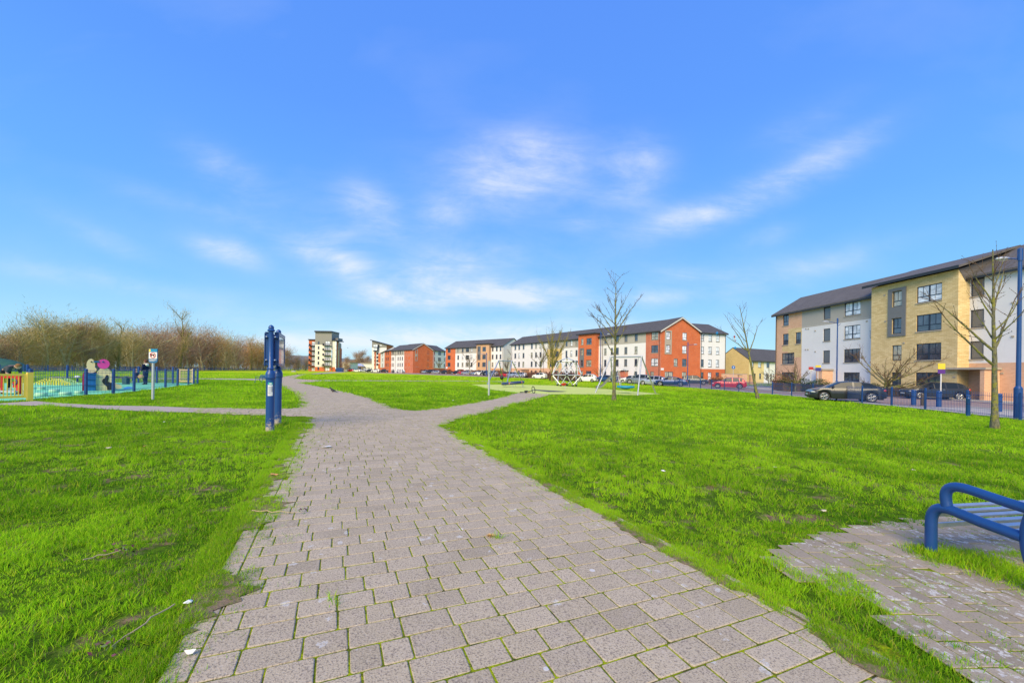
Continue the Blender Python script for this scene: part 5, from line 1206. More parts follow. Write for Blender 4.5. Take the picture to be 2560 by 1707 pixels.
# toy in the tree
q = G(1895, 996); 
def toy():
    c = D(1836, 845, q.y - .2); o = thing('caught_toy', 'red and pale rag toy dangling among the leaning tree branches', 'toy', c); m = MB(); m.ball((0, 0, .1), .07, 0, 8, (1, 1, 1.4)); m.ball((.02, 0, -.06), .06, 1, 8, (.9, .9, 1.5)); m.ball((.07, 0, -.2), .05, 0, 8); m.tube([(0, 0, .15), (.0, 0, .45)], .006, 4, 1)
    m.build('rag', [plain('dull_red_cloth', (.30, .05, .06)), plain('pale_cloth', (.6, .55, .5))], o)
    for (px, py, lab) in ((1792, 833, 'blue scrap of plastic caught at the tip of a branch'), (1837, 870, 'pale blue scrap of plastic caught low in the leaning tree')):
        c = D(px, py, q.y - .1); o = thing('plastic_scrap', lab, 'litter', c); m = MB(); m.add([(-.1, 0, 0), (.02, .03, -.1), (.13, -.02, 0), (.03, .0, .14), (-.03, -.04, .05)], [(0, 1, 4), (1, 2, 4), (2, 3, 4), (3, 0, 4)]); m.build('plastic', plain('blue_plastic_film', (.03, .25, .62), .4), o)
toy()
# ---------------- woodland on the left
def wood_proto(seed, kind, trunkmat, twigmat, h=10., w=7., bare_top=False):
    rs = random.Random(seed); t = MB(); c = MB(); nrs = np.random.RandomState(seed)
    o = thing('woodland_tree', 'tree', 'tree', (0, 0, 0)); nst = 1 if kind != 'bush' else 3
    ends = []
    for s in range(nst):
        pts, ds = limb(t, (rs.gauss(0, .3) * (nst > 1), rs.gauss(0, .3) * (nst > 1), -.2), (rs.gauss(0, .12), rs.gauss(0, .12), 1), h * .78, h * (.018 if kind != 'bare' else .026), h * .004, rs, .05, 8, .02, 6)
        for k in range(16):
            i = rs.randint(2, 8); az = rs.uniform(0, 6.28); up = rs.uniform(.4, 1.4) if kind != 'bare' else rs.uniform(.9, 1.8); L = h * rs.uniform(.2, .42) * (1.1 - i * .05)
            p2, d2 = limb(t, pts[i], (math.cos(az), math.sin(az), up), L * w / 7, h * .006, h * .002, rs, .14, 5, .03, 4)
            ends += [(p2[j], d2[min(j, 4)]) for j in range(1, 6)]
    N = {'dense': 5600, 'bush': 6400, 'bare': 1800}[kind]; P = np.array([e[0][:] for e in ends]); Dd = np.array([e[1][:] for e in ends]); idx = nrs.randint(0, len(ends), N)
    sp = {'dense': .75, 'bush': .95, 'bare': .35}[kind]
    base = P[idx] + nrs.normal(0, sp, (N, 3)) * np.array([1, 1, .8]); 
    if kind == 'bush': base[:, 2] = np.abs(base[:, 2]); k = nrs.rand(N) < .3; base[k, 2] *= nrs.rand(k.sum())
    d = Dd[idx] + nrs.normal(0, .55, (N, 3)) + np.array([0, 0, .5]); d /= np.linalg.norm(d, axis=1)[:, None]; ln = nrs.uniform(.35, .95, N) * (1 if kind != 'bare' else .8)
    side = np.cross(d, nrs.normal(0, 1, (N, 3))); side /= np.linalg.norm(side, axis=1)[:, None] + 1e-9; wd = nrs.uniform(.012, .028, N)[:, None]
    a = base - side * wd; b = base + side * wd; tip = base + d * ln[:, None]
    V = np.stack([a, b, tip], 1).reshape(-1, 3); V[:, 2] = np.maximum(V[:, 2], .02); c.add([tuple(q) for q in V], [(3 * i, 3 * i + 1, 3 * i + 2) for i in range(N)])
    t.build('trunk', trunkmat, o, smooth=True); c.build('crown', twigmat, o); return o
WG = 'winter trees along the left edge of the park'
protos = [wood_proto(1, 'bush', M['trunkpale'], M['twigo'], 10, 9), wood_proto(2, 'dense', M['trunkpale'], M['twigp'], 11, 7), wood_proto(3, 'bush', M['trunkpale'], M['twigp'], 9, 9), wood_proto(4, 'bare', M['barky'], M['twigo'], 13, 7), wood_proto(5, 'bush', M['trunkpale'], M['twigr'], 9, 8), wood_proto(6, 'dense', M['trunkpale'], M['twigo'], 12, 6)]
PN = ['rounded olive green bush like tree', 'purple brown twiggy tree', 'low purple brown thicket tree', 'tall open crowned bare tree', 'orange tinged thicket tree', 'slender olive brown tree']
TOP = [(-60, 830), (0, 822), (45, 805), (90, 800), (130, 787), (170, 792), (210, 788), (250, 800), (300, 800), (345, 806), (400, 812), (440, 800), (480, 812), (520, 818), (560, 838), (600, 850), (640, 855), (680, 866), (720, 876), (745, 896), (775, 905)]
BASE = [(-60, 58), (0, 68), (100, 74), (200, 82), (300, 96), (400, 118), (500, 148), (600, 190), (700, 225), (775, 250)]
used = [False] * 6
def wood(pi, px, y, hh, label, zoff=0.0):
    q = at(px, y); hp = [9.5, 10.5, 8.6, 12.5, 8.6, 11.4][pi]; s = hh / hp; rz = wr.uniform(0, 6.28); sx_ = s * wr.uniform(.95, 1.25) if pi != 3 else s
    if not used[pi]:
        o = protos[pi]; used[pi] = True; o.location = q; o.rotation_euler = (0, 0, rz); o.scale = (sx_, sx_, s)
    else: o = dup(protos[pi], q, rz, (sx_, sx_, s))
    o['label'] = label; o['group'] = WG; return o
wr = random.Random(77)
FRONT = [(14, 2, 'dusky thicket tree at the left picture edge behind the green bank', 0), (52, 0, 'olive tree left of the biggest rounded crown', .9), (112, 0, 'broad rounded olive tree, largest of the wood at the left', 1), (165, 0, 'rounded olive tree just right of the broadest crown', 1), (207, 1, 'purple brown tree above the bird shaped play panels', 1.02), (226, 5, 'olive tree with a long pale trunk above the pink bird head', 1),
 (262, 0, 'olive tree between two long pale trunks', .95), (296, 3, 'slim bare tree with a straight yellow trunk', 1.05), (330, 0, 'olive tree above the standing woman', .96), (372, 2, 'purplish thicket tree behind the no dogs sign', 1), (410, 2, 'purplish tree right of the no dogs sign', .95), (449, 3, 'tallest bare tree rising above the wood with an open fan of branches', 1.28), (470, 1, 'purple brown tree beneath the tall open crown', .95),
 (505, 2, 'purplish thicket right of the tall open crown', 1), (533, 4, 'orange tinged tree left of the notice board', 1), (562, 0, 'olive brown tree beyond the far fence left of the blue bench', 1), (590, 2, 'dull brown thicket above the blue bench', 1), (628, 3, 'open topped bare tree left of the notice board posts', 1.1), (640, 4, 'orange brown thicket hidden behind the notice board', .9), (662, 0, 'olive brown tree behind the notice board', .95), (700, 2, 'brown thicket right of the notice board', 1), (726, 1, 'dark brown tree near the seven storey flats', 1), (745, 2, 'brown thicket second from the red brick wing', 1.1), (764, 2, 'last brown thicket before the red brick wing', 1.2)]
for (px, pi, lab, f) in FRONT:
    y = lerp(px, BASE) + 5; top = lerp(px, TOP); hh = (PPY + .014 * (px - PPX) - top) * y / F + 1.2
    wood(pi, px, y, hh * (f if f else .75) * (wr.uniform(.84, 1.02) if px < 600 else 1.1), lab)
BACKW = ['dull brown tree deep in the wood', 'olive tree deep in the wood', 'purplish tree deep in the wood']
for i in range(58):
    px = -90 + i * 15.2 + wr.uniform(-5, 5); y = lerp(px, BASE) * wr.uniform(1.10, 1.3) + 3; top = lerp(px, TOP) + wr.uniform(2, 22); hh = (PPY + .014 * (px - PPX) - top) * y / F + 1.2
    pi = wr.choice([0, 1, 2, 5, 2, 0] if px < 330 else [1, 2, 2, 4, 0, 5]); kind_ = {0: 1, 5: 1, 4: 0}.get(pi, 2 if pi in (1, 2) else 0)
    o = wood(pi, px, y, hh * (wr.uniform(.66, .88) if px < 600 else wr.uniform(.85, 1.05)), BACKW[kind_]); o['group'] = 'trees filling the wood behind its front row'
for (px, y, hh, lab) in ((890, 300, 14, 'distant brown tree above the blue roofed shed'), (902, 310, 16, 'tallest distant tree on the skyline beside the angular tower'), (915, 305, 12, 'distant tree just left of the angular tower'), (868, 215, 8, 'brown tree right of the seven storey flats'), (861, 205, 5, 'low dark tree by the blue container')):
    wood(1 if px != 861 else 2, px, y, hh, lab)['group'] = 'trees beyond the far end of the street'
for i in range(26):
    px = 820 + i * 7 + wr.uniform(-3, 3); o = wood(wr.choice([1, 2]), px, 430 + wr.uniform(0, 60), 9 + wr.uniform(0, 6), 'hazy tree on the far low ridge'); o['group'] = 'trees on the far ridge'
# ---------------- hedges
def hedge(label, pts, w, h, mats, n, seed, leaf=.035):
    rs = np.random.RandomState(seed); o = thing('hedge', label, 'hedge', (pts[0][0], pts[0][1], terr(pts[0][0])), 0, 'hedges along the street'); c = MB(); core = MB()
    for a, b in zip(pts[:-1], pts[1:]):
        a = Vector((a[0] - pts[0][0], a[1] - pts[0][1], 0)); b = Vector((b[0] - pts[0][0], b[1] - pts[0][1], 0)); d = b - a; L = d.length; d.normalize(); nn = Vector((-d.y, d.x, 0)); k = int(n * L)
        Mx = Matrix.Translation(a) @ d.to_track_quat('X', 'Z').to_matrix().to_4x4(); core.box(0, L, -w * .32, w * .32, -.1, h * .72, 0, Mx)
        t = rs.rand(k) * L; u = rs.uniform(-1, 1, k); z = rs.rand(k) ** .6; bump = 1 + .16 * np.sin(t * 2.3 + seed) + .1 * np.sin(t * 5.1)
        for i in range(k):
            q = a + d * float(t[i]) + nn * float(u[i] * w / 2 * (1 - .25 * z[i] ** 3)); q.z = float(z[i] * h * bump[i] * (1 - .14 * abs(u[i]) ** 3)); r = leaf * rs.uniform(.7, 1.6); v1 = Vector(rs.normal(0, 1, 3)).normalized() * r; v2 = Vector(rs.normal(0, 1, 3)).normalized() * r
            c.add([q - v1, q + v2, q + v1, q - v2], [(0, 1, 2, 3)], int(rs.randint(0, len(mats))))
    core.build('stems', M['twig'], o); c.build('foliage', mats, o)
LF = lambda n, c: plain(n, c, .6, .3, var=.3, scale=6)
beech = [LF('copper_beech_leaf', (.34, .13, .05)), LF('dry_beech_leaf', (.45, .20, .09)), LF('dark_beech_leaf', (.20, .07, .035))]; green = [LF('dark_hedge_leaf', (.025, .06, .02)), LF('hedge_leaf', (.05, .10, .03))]
dull = [LF('dull_purple_twig', (.20, .075, .06)), LF('dull_brown_leaf', (.28, .14, .09)), LF('grey_brown_leaf', (.12, .07, .055))]
P_ = lambda px, y: tuple(at(px, y)[:2])
hedge('coppery beech hedge at the corner left of the dark green one', [P_(1940, 50), P_(1975, 47.5)], 1.6, 1.75, beech, 900, 1)
hedge('dark green clipped hedge behind the black coupe', [P_(1950, 46), P_(2010, 46), P_(2075, 42)], 1.7, 1.35, green, 900, 2)
hedge('low dark green hedge left of the black hatchback', [P_(2180, 39), P_(2215, 38.4), P_(2262, 37.8)], 1.5, 1.25, green, 900, 3)
hedge('brown hedge to the left of the red hatchback', [P_(1780, 74), P_(1812, 70)], 1.6, 1.5, beech, 400, 4, .05)
hedge('reddish hedge along the foot of the white flats behind the climbing dome', [P_(1305, 118), P_(1345, 108), P_(1400, 98), P_(1442, 90)], 1.5, 1.5, dull, 240, 5, .08)
hedge('dark low hedge in front of the slide and dome', [P_(1375, 84), P_(1445, 80)], 1.2, 1.0, dull + green, 240, 9, .07)
hedge('dull red hedge under the tan brick bay', [P_(1208, 133), P_(1262, 122)], 1.4, 1.6, dull, 160, 6, .1)
hedge('dull red hedge under the white wall left of the tan bay', [P_(1170, 144), P_(1200, 136)], 1.4, 1.5, dull, 130, 7, .1)
hedge('distant dark red hedge below the small brick gable', [P_(1026, 178), P_(1068, 170)], 1.5, 1.5, dull, 110, 8, .12)
hedge('distant dark red hedge below the distant cream flats', [P_(1094, 163), P_(1128, 154)], 1.5, 1.5, dull, 110, 10, .12)
# ---------------- street fence (blue, vertical bars between posts)
def bar_fence(label, pts, h, step, post_h, posts=None, mat='blue', r=.007, pr=.035, group=None, gap=(), name='metal_fence'):
    o = thing(name, label, 'fence', (pts[0].x, pts[0].y, pts[0].z), 0, group); org = Vector(pts[0])
    for i, (a, b) in enumerate(zip(pts[:-1], pts[1:])):
        a = Vector(a) - org; b = Vector(b) - org
        p_ = MB(); p_.box(a.x - pr, a.x + pr, a.y - pr, a.y + pr, a.z - .1, a.z + post_h); p_.ball((a.x, a.y, a.z + post_h), pr * 1.1, 0, 6, (1, 1, .5)); p_.build('post', M[mat], o)
        if i in gap: continue
        L = (b - a).length; n = max(2, int(L / step)); m = MB()
        for k in range(1, n):
            q = a.lerp(b, k / n); m.tube([(q.x, q.y, q.z + .08), (q.x, q.y, q.z + h)], r, 4, cap=False)
        for z in (.14, h - .16, h * .55): m.tube([(a.x, a.y, a.z + z), (b.x, b.y, b.z + z)], r * 1.15, 4)
        m.build('bar_panel', M[mat], o)
    a = Vector(pts[-1]) - org; p_ = MB(); p_.box(a.x - pr, a.x + pr, a.y - pr, a.y + pr, a.z - .1, a.z + post_h); p_.build('post', M[mat], o); return o
bar_fence('long blue vertical bar fence between the park and the street', FENCE, 1.17, .095, 1.22, r=.0085)
# bollards
for (px, py, lab) in ((2284, 1013, 'leftmost blue bollard behind the fence'), (2347, 1018, 'middle blue bollard behind the fence, before the black hatchback'), (2497, 1030, 'blue bollard seen behind the nearest tree trunk'), (2420, 1040, 'blue bollard right beside a fence post')):
    q = G(px, py); o = thing('bollard', lab, 'bollard', q, 0, 'blue bollards by the pavement'); m = MB(); k_ = .5 if px == 2420 else .85; m.lathe([(r_ * k_, z_) for r_, z_ in [(.15, -.1), (.15, .80), (.165, .81), (.165, .86), (.12, .90), (.12, .93), (.16, .95), (.15, 1.0), (.06, 1.03)]], 16); m.build('body', M['blue'], o, smooth=True); m = MB(); m.lathe([(.153 * k_, .55), (.153 * k_, .62)], 16); m.build('band', M['navyband'] if 'navyband' in M else plain('dark_blue_band', (.006, .03, .12), .4), o)
q = G(2306, 1014); o = thing('bollard', 'dark wooden stump post between two blue bollards', 'bollard', q); m = MB(); m.lathe([(.10, -.1), (.10, .7), (.07, .78)], 10); m.build('stump', plain('dark_weathered_wood', (.09, .07, .05), .9), o)
# ---------------- lamp posts
def lamp(label, px, y, top, head_dx, thick=.06, base=.1, head_y=0.0):
    q = at(px, y); h = D(px, top, y).z - q.z; o = thing('street_lamp', label, 'street lamp', q, 0, 'street lamps'); m = MB(); m.tube([(0, 0, -.1), (0, 0, 1.4)], base, 12); m.tube([(0, 0, 1.4), (0, 0, 1.5)], [base, thick], 12); m.tube([(0, 0, 1.5), (0, 0, h * .97)], [thick, thick * .75], 12); m.lathe([(thick * 1.1, h * .93), (thick * 1.1, h), (.01, h + .04)], 10); m.build('pole', M['blue'], o, smooth=True)
    a = MB(); s = 1 if head_dx > 0 else -1; a.tube([(0, 0, h * .94), (head_dx * .6, head_y * .6, h * .95), (head_dx, head_y, h * .955)], thick * .42, 8); a.tube([(0, 0, h * .90), (-head_dx * .3, 0, h * .93)], thick * .3, 6); a.build('arm', M['blue'], o, smooth=True)
    a = MB(); a.ball((head_dx * 1.12, head_y * 1.12, h * .955), .25, 0, 12, (1.3, .6, .36)); hd = a.build('lamp_head', M['galv'], o, smooth=True); a = MB(); a.ball((head_dx * 1.12, head_y * 1.12, h * .955 - .04), .2, 0, 10, (1.2, .55, .3)); a.build('lens', M['headlight'], hd, smooth=True)
lamp('tall blue street lamp at the right picture edge', 2546, 18.2, 622, -.28, .085, .14, .35); lamp('blue street lamp in front of the white wall beside the buff bay', 2092, 38, 796, -1.0, .06, .1); lamp('blue street lamp in front of the brick gable', 1719, 66, 856, 1.1, .07, .1)
lamp('tall blue street lamp left of the tall bare tree', 1501, 76, 829, 1.3, .09, .12); lamp('distant street lamp before the tan brick bay', 1216, 120, 882, -1.3, .12, .14)
for px, y, t, lab in ((447 + 589, 172, 908, 'small white globe lamp before the small brick gable'), (1117, 152, 919.5, 'small white globe lamp at the red brick end wall'), (947, 196, 908, 'small white lamp at the foot of the angular tower')):
    q = at(px, y); h = D(px, t, y).z - q.z; o = thing('globe_lamp', lab, 'lamp', q, 0, 'small globe lamps'); m = MB(); m.tube([(0, 0, 0), (0, 0, h)], .07, 8); m.build('pole', M['pipe'], o); m = MB(); m.ball((0, 0, h), .38, 0, 10); m.build('globe', plain('white_globe', (.85, .85, .85), .3), o, smooth=True)
# ---------------- signs along the street
def board(label, px, y, items, h0):
    q = at(px, y); o = thing('estate_sign', label, 'sign', q, 0, 'boards on posts in front of the flats'); h = D(px, h0, y).z - q.z; m = MB(); m.box(-.03, .03, 0, .05, 0, h); m.build('post', plain('white_post', (.75, .75, .75)), o)
    for (c, z0, z1, w, nm) in items: m = MB(); m.box(-w, w, -.03, -.005, h - z0, h - z1); m.build(nm, plain(c[0], c[1]), o)
Yc, Pc, Rc, Nc = ('sign_yellow', (.75, .60, .05)), ('sign_purple', (.10, .03, .25)), ('sign_red', (.50, .05, .05)), ('sign_navy', (.05, .06, .28))
board('yellow and purple board on a leaning white post before the buff bay', 2353, 33.0, [(Yc, .35, -.12, .3, 'board'), (Pc, .72, .38, .3, 'board')], 912); board('red and white board on a post at the white wall', 2027, 45, [(Rc, .3, 0, .26, 'board'), (('white_sign', (.8, .8, .8)), .42, .32, .26, 'board')], 917); board('yellow and navy board right of the red one', 2045, 44, [(Yc, .22, 0, .3, 'board'), (Nc, .62, .26, .3, 'board')], 913)
q = at(1833, 63); o = thing('road_sign', 'round blue road sign on a grey pole right of the brick garden wall', 'sign', q); h = D(1833, 918, 63).z - q.z; m = MB(); m.tube([(0, 0, 0), (0, 0, h)], .035, 8); m.build('pole', M['galv'], o); m = MB(); m.lathe([(.01, -.012), (.28, -.012), (.28, .012), (.01, .012)], 20, M=Matrix.Translation((0, -.05, h)) @ Matrix.Rotation(R(90), 4, 'X')); m.build('disc', plain('sign_blue', (.03, .16, .5)), o)
m = MB(); m.add([(-.03, -.07, h - .15), (.03, -.07, h - .15), (.03, -.07, h + .05), (-.03, -.07, h + .05), (-.1, -.07, h + .03), (.1, -.07, h + .03), (0, -.07, h + .16)], [(0, 1, 2, 3), (4, 5, 6)]); m.build('arrow', plain('white_sign', (.8, .8, .8)), o)
q = at(850, 190); o = thing('container', 'dark blue steel container at the foot of the seven storey flats', 'container', q); m = MB(); m.box(-1.4, 1.4, -1, 1, 0, 1.9); [m.box(-1.4 + .2 * k, -1.33 + .2 * k, -1.05, -1.0, .1, 1.8) for k in range(14)]; m.build('body', M['blue'], o)
q = at(734, 150); o = thing('boulder', 'pale flat boulder on the grass right of the notice board', 'rock', q); m = MB(); m.ball((0, 0, .1), 1, 0, 10, (1.0, .5, .33)); m.build('rock', plain('pale_rock', (.4, .38, .36), .9), o)
# far blue fence along the wood
ffx = [(-120, 932), (-60, 930.6), (0, 929), (60, 928.8), (120, 928.6), (180, 928.4), (240, 928.3), (300, 928.2), (350, 927.6), (400, 927.2), (450, 926.8), (500, 926.4), (560, 926), (620, 925.6), (690, 925.3), (750, 925.2)]
FF = [at(px, lerp(px, [(-120, 54), (0, 64), (300, 88), (500, 142), (640, 190), (760, 220)])) for px, _ in ffx]
def resample(pts, step):
    out = [pts[0]]; 
    for a, b in zip(pts[:-1], pts[1:]):
        n = max(1, int((b - a).length / step)); out += [a.lerp(b, k / n) for k in range(1, n + 1)]
    return out
bar_fence('far blue vertical bar fence along the edge of the wood', resample(FF, 3.2), 1.12, .14, 1.18, r=.012, pr=.05)
# green bank behind the fence at the left edge
q = at(-30, 70); o = thing('bank_cover', 'dark green covered mound behind the far fence at the left edge', 'mound'); o.location = q; m = MB(); m.ball((0, 0, 0), 1, 0, 20, (7, 3, 2.4)); m.build('cover', plain('dark_green_netting', (.015, .09, .07), .8, var=.4, scale=2), o, smooth=True)
for px, y in ((19, 92), (37, 95)):
    q = at(px, y); o = thing('floodlight_pole', 'pale pole among the trees, %s of two at the left edge' % ('left' if px == 19 else 'right'), 'pole', q, 0, 'pale poles in the wood'); m = MB(); m.tube([(0, 0, 0), (0, 0, 5.6)], .16, 8); m.box(-.5, .5, -.1, .1, 5.4, 5.8); m.build('pole', plain('pale_metal_pole', (.5, .55, .62)), o)
# ================================================================ NEAR BENCH
def near_bench():
    L0 = G(2327, 1387); o = thing('bench', 'blue tubular steel bench with slatted seat, cut by the right picture edge', 'bench', L0)
    Ld = Vector((.985, .17, 0)); Bd = Vector((.10, -.995, 0)); q0 = Vector((0, 0, 0)); r = .042
    def P(b, z, l=0.0): return Bd * b + Vector((0, 0, z)) + Ld * l
    def arc(p, c, q, n=8): return [p.lerp(c, t / n).lerp(c.lerp(q, t / n), t / n) for t in range(n + 1)]
    Wd = 1.75
    for l in (0, Wd):
        t = MB()
        path = [P(0, -.1, l), P(0, .30, l)] + arc(P(0, .30, l), P(.0, .47, l), P(.16, .452, l)) + [P(.35, .425, l), P(.60, .405, l)]
        t.tube(path, r, 14); t.build('seat_rail_and_leg', M['blue'], o, smooth=True)
        t = MB(); t.tube([P(.74, -.1, l), P(.66, .2, l)] + arc(P(.66, .2, l), P(.585, .42, l), P(.66, .62, l)) + [P(.78, .98, l)], r, 14); t.build('back_post', M['blue'], o, smooth=True)
        t = MB(); t.tube([P(.12, .455, l), P(.11, .52, l)] + arc(P(.11, .52, l), P(.08, .68, l), P(.26, .665, l)) + [P(.5, .635, l), P(.68, .62, l)], r * .92, 14); t.build('armrest', M['blue'], o, smooth=True)
    rail = [(.005, .27), (.005, .365)] + [(.10 + .083 * k, .468 - .011 * k) for k in range(6)]
    for i, (b, z) in enumerate(rail):
        m = MB(); a = P(b, z); e = (Matrix.Translation(a) @ Matrix(((Ld.x, Bd.x, 0, 0), (Ld.y, Bd.y, 0, 0), (0, 0, 1, 0), (0, 0, 0, 1))))
        if i < 2: m.box(.03, Wd - .03, -.010, .012, -.019, .019, 0, e)
        else: m.box(.03, Wd - .03, -.026, .026, -.008, .010, 0, e)
        m.build('seat_slat', M['slat'], o, bevel=.003)
    for k in range(5):
        b, z = .665 + .028 * k, .58 + .085 * k; m = MB(); a = P(b, z); e = (Matrix.Translation(a) @ Matrix(((Ld.x, Bd.x, 0, 0), (Ld.y, Bd.y, 0, 0), (0, 0, 1, 0), (0, 0, 0, 1)))); m.box(.03, Wd - .03, -.010, .010, -.026, .026, 0, e); m.build('back_slat', M['slat'], o, bevel=.003)
near_bench()
def far_bench():
    q = G(652, 956.5); s = (956.5 - 937) * q.y / F / .86; o = thing('bench', 'small blue metal bench with armrests beside the far path junction', 'bench', (q.x, q.y, q.z), R(-28)); o.scale = (s, s, s)
    for x in (-.62, .62):
        t = MB(); t.tube([(x, -.30, 0), (x, -.18, .42), (x, .20, .40), (x, .32, 0)], .03, 8); t.tube([(x, .20, .40), (x, .36, .86)], .03, 8); t.build('side_frame', M['blue'], o, smooth=True)
        t = MB(); t.tube([(x, -.18, .42), (x, -.22, .62), (x, .0, .66), (x, .28, .62)], .028, 8); t.build('armrest', M['blue'], o, smooth=True)
    for k in range(6): m = MB(); m.box(-.66, .66, -.2 + .07 * k, -.15 + .07 * k, .41, .435); m.build('seat_slat', M['blue'], o)
    for k in range(5): m = MB(); m.box(-.66, .66, .22 + .03 * k, .24 + .03 * k, .48 + .08 * k, .54 + .08 * k); m.build('back_slat', M['blue'], o)
far_bench()
# ================================================================ NOTICE BOARD BETWEEN TWO BLUE POSTS
def scuffed():
    m = NT('scuffed_blue_paint', .38, .5); v = m.obj(); p = m.n('ShaderNodeSeparateXYZ'); m.t.links.new(v, p.inputs[0]); n = m.noise(v, 18, 5, .7); n2 = m.noise(v, 5, 4)
    c = m.mix(n2, (.009, .055, .225), (.013, .075, .28)); mask = m.math('MULTIPLY', m.ss(m.math('ADD', n, m.math('MULTIPLY', p.outputs[2], -.9)), .28, .45), 1.0); m.b.inputs['Coat Weight'].default_value = .25
    c = m.mix(mask, c, (.45, .38, .33)); m.bump(m.noise(v, 120, 2), .001, .6); return m.color(c)
def notice_board():
    A, B = G(674.5, 1081), G(693.5, 1062.5); o = thing('notice_board', 'tall double sided notice board between two round blue posts, with a poster stuck low', 'notice board', A); h = 2.33; ms = scuffed(); d = (B - A); d.z = 0; L = d.length; dn = d.normalized(); nn = Vector((dn.y, -dn.x, 0))   # nn points right
    for (c, hh) in ((Vector((0, 0, 0)), h), (B - A, h)):
        m = MB(); prof = [(.10, -.1), (.098, .90), (.10, .94), (.105, 1.17), (.116, 1.18), (.124, 1.20), (.118, 1.225), (.118, 1.26), (.112, 1.30), (.095, 1.34), (.073, 1.36), (.070, 1.375), (.082, 1.385), (.085, 1.40), (.075, 1.415), (.062, 1.43), (.058, 2.20), (.062, 2.215), (.088, 2.225), (.090, 2.24), (.07, 2.262), (.062, 2.27), (.066, 2.29), (.062, 2.32), (.04, 2.345), (.012, 2.36)]
        m.lathe([(r_ * .84, z * hh / 2.36) for r_, z in prof], 28, c=c); m.build('post', ms, o, smooth=True)
    e = Matrix(((dn.x, nn.x, 0, 0), (dn.y, nn.y, 0, 0), (0, 0, 1, 0), (0, 0, 0, 1)))
    for s in (-1, 1):
        m = MB(); y0, y1 = (.055, .125) if s > 0 else (-.115, -.050)
        m.box(.07, L - .05, y0, y1, 1.46, 2.16, 0, e); m.box(.05, L - .03, y0 - .006, y1 + .02, 2.161, 2.18, 0, e)
        m.box(.055, L - .04, y1 + .001 if s > 0 else y0 - .02, y1 + .02 if s > 0 else y0 - .001, 1.44, 1.50, 0, e); m.box(.055, L - .04, y1 + .001 if s > 0 else y0 - .02, y1 + .02 if s > 0 else y0 - .001, 2.10, 2.159, 0, e)
        m.box(.055, .11, y1 + .001 if s > 0 else y0 - .02, y1 + .019 if s > 0 else y0 - .001, 1.501, 2.099, 0, e); m.box(L - .095, L - .04, y1 + .001 if s > 0 else y0 - .02, y1 + .019 if s > 0 else y0 - .001, 1.501, 2.099, 0, e)
        cs = m.build('display_case', M['blue'], o, bevel=.004); g = MB(); yy = y1 + .004 if s > 0 else y0 - .004; g.box(.112, L - .097, min(yy, yy + s * .004), max(yy, yy + s * .004), 1.502, 2.098, 0, e)
        gm = NT('case_glass_%d' % (s + 2), .05, .9); gn = gm.noise(gm.obj(), 4, 5, .7); gm.color(gm.mix(gm.ss(gn, .4, .62), (.22, .26, .30), (.62, .66, .70))); g.build('pane', gm.mat, cs)
        for z in (1.57, 2.07):
            b = MB(); b.ball(e @ Vector((-.03, s * .082, z)), .015, 0, 10); b.tube([e @ Vector((-.02, s * .085, z)), e @ Vector((.09, s * .085, z))], .008, 6); b.build('bolt', M['galv'], o, smooth=True)
    for z in (1.57, 2.07): b = MB(); b.box(-.02, .10, -.12, .12, z - .02, z + .02, 0, e); b.build('bracket', M['blue'], o)
    # poster wrapped on the front post, turned to the right
    pm = [plain('poster_white', (.78, .79, .78), .5, var=.05), plain('poster_teal', (.02, .42, .36), .5), plain('poster_ink', (.05, .08, .2), .6), plain('poster_navy', (.02, .04, .14), .5)]
    m = MB(); R0 = .0862
    def cyl(a0, a1, z0, z1, mi, rr=R0):
        n = 6
        for k in range(n):
            p, q = a0 + (a1 - a0) * k / n, a0 + (a1 - a0) * (k + 1) / n; f = lambda a, z: (math.cos(R(a)) * rr, math.sin(R(a)) * rr, z); m.quad(f(p, z0), f(q, z0), f(q, z1), f(p, z1), mi)
    cyl(-93, -28, .80, 1.10, 0); cyl(-90, -31, 1.035, 1.09, 1, R0 + .0012); cyl(-44, -34, .88, 1.0, 3, R0 + .0012); cyl(-72, -42, 1.05, 1.075, 0, R0 + .0022)
    for k in range(7): cyl(-86, -50 - (k * 37 % 9), .985 - k * .024, .992 - k * .024, 2, R0 + .0012)
    m.build('poster', pm, o)
notice_board()
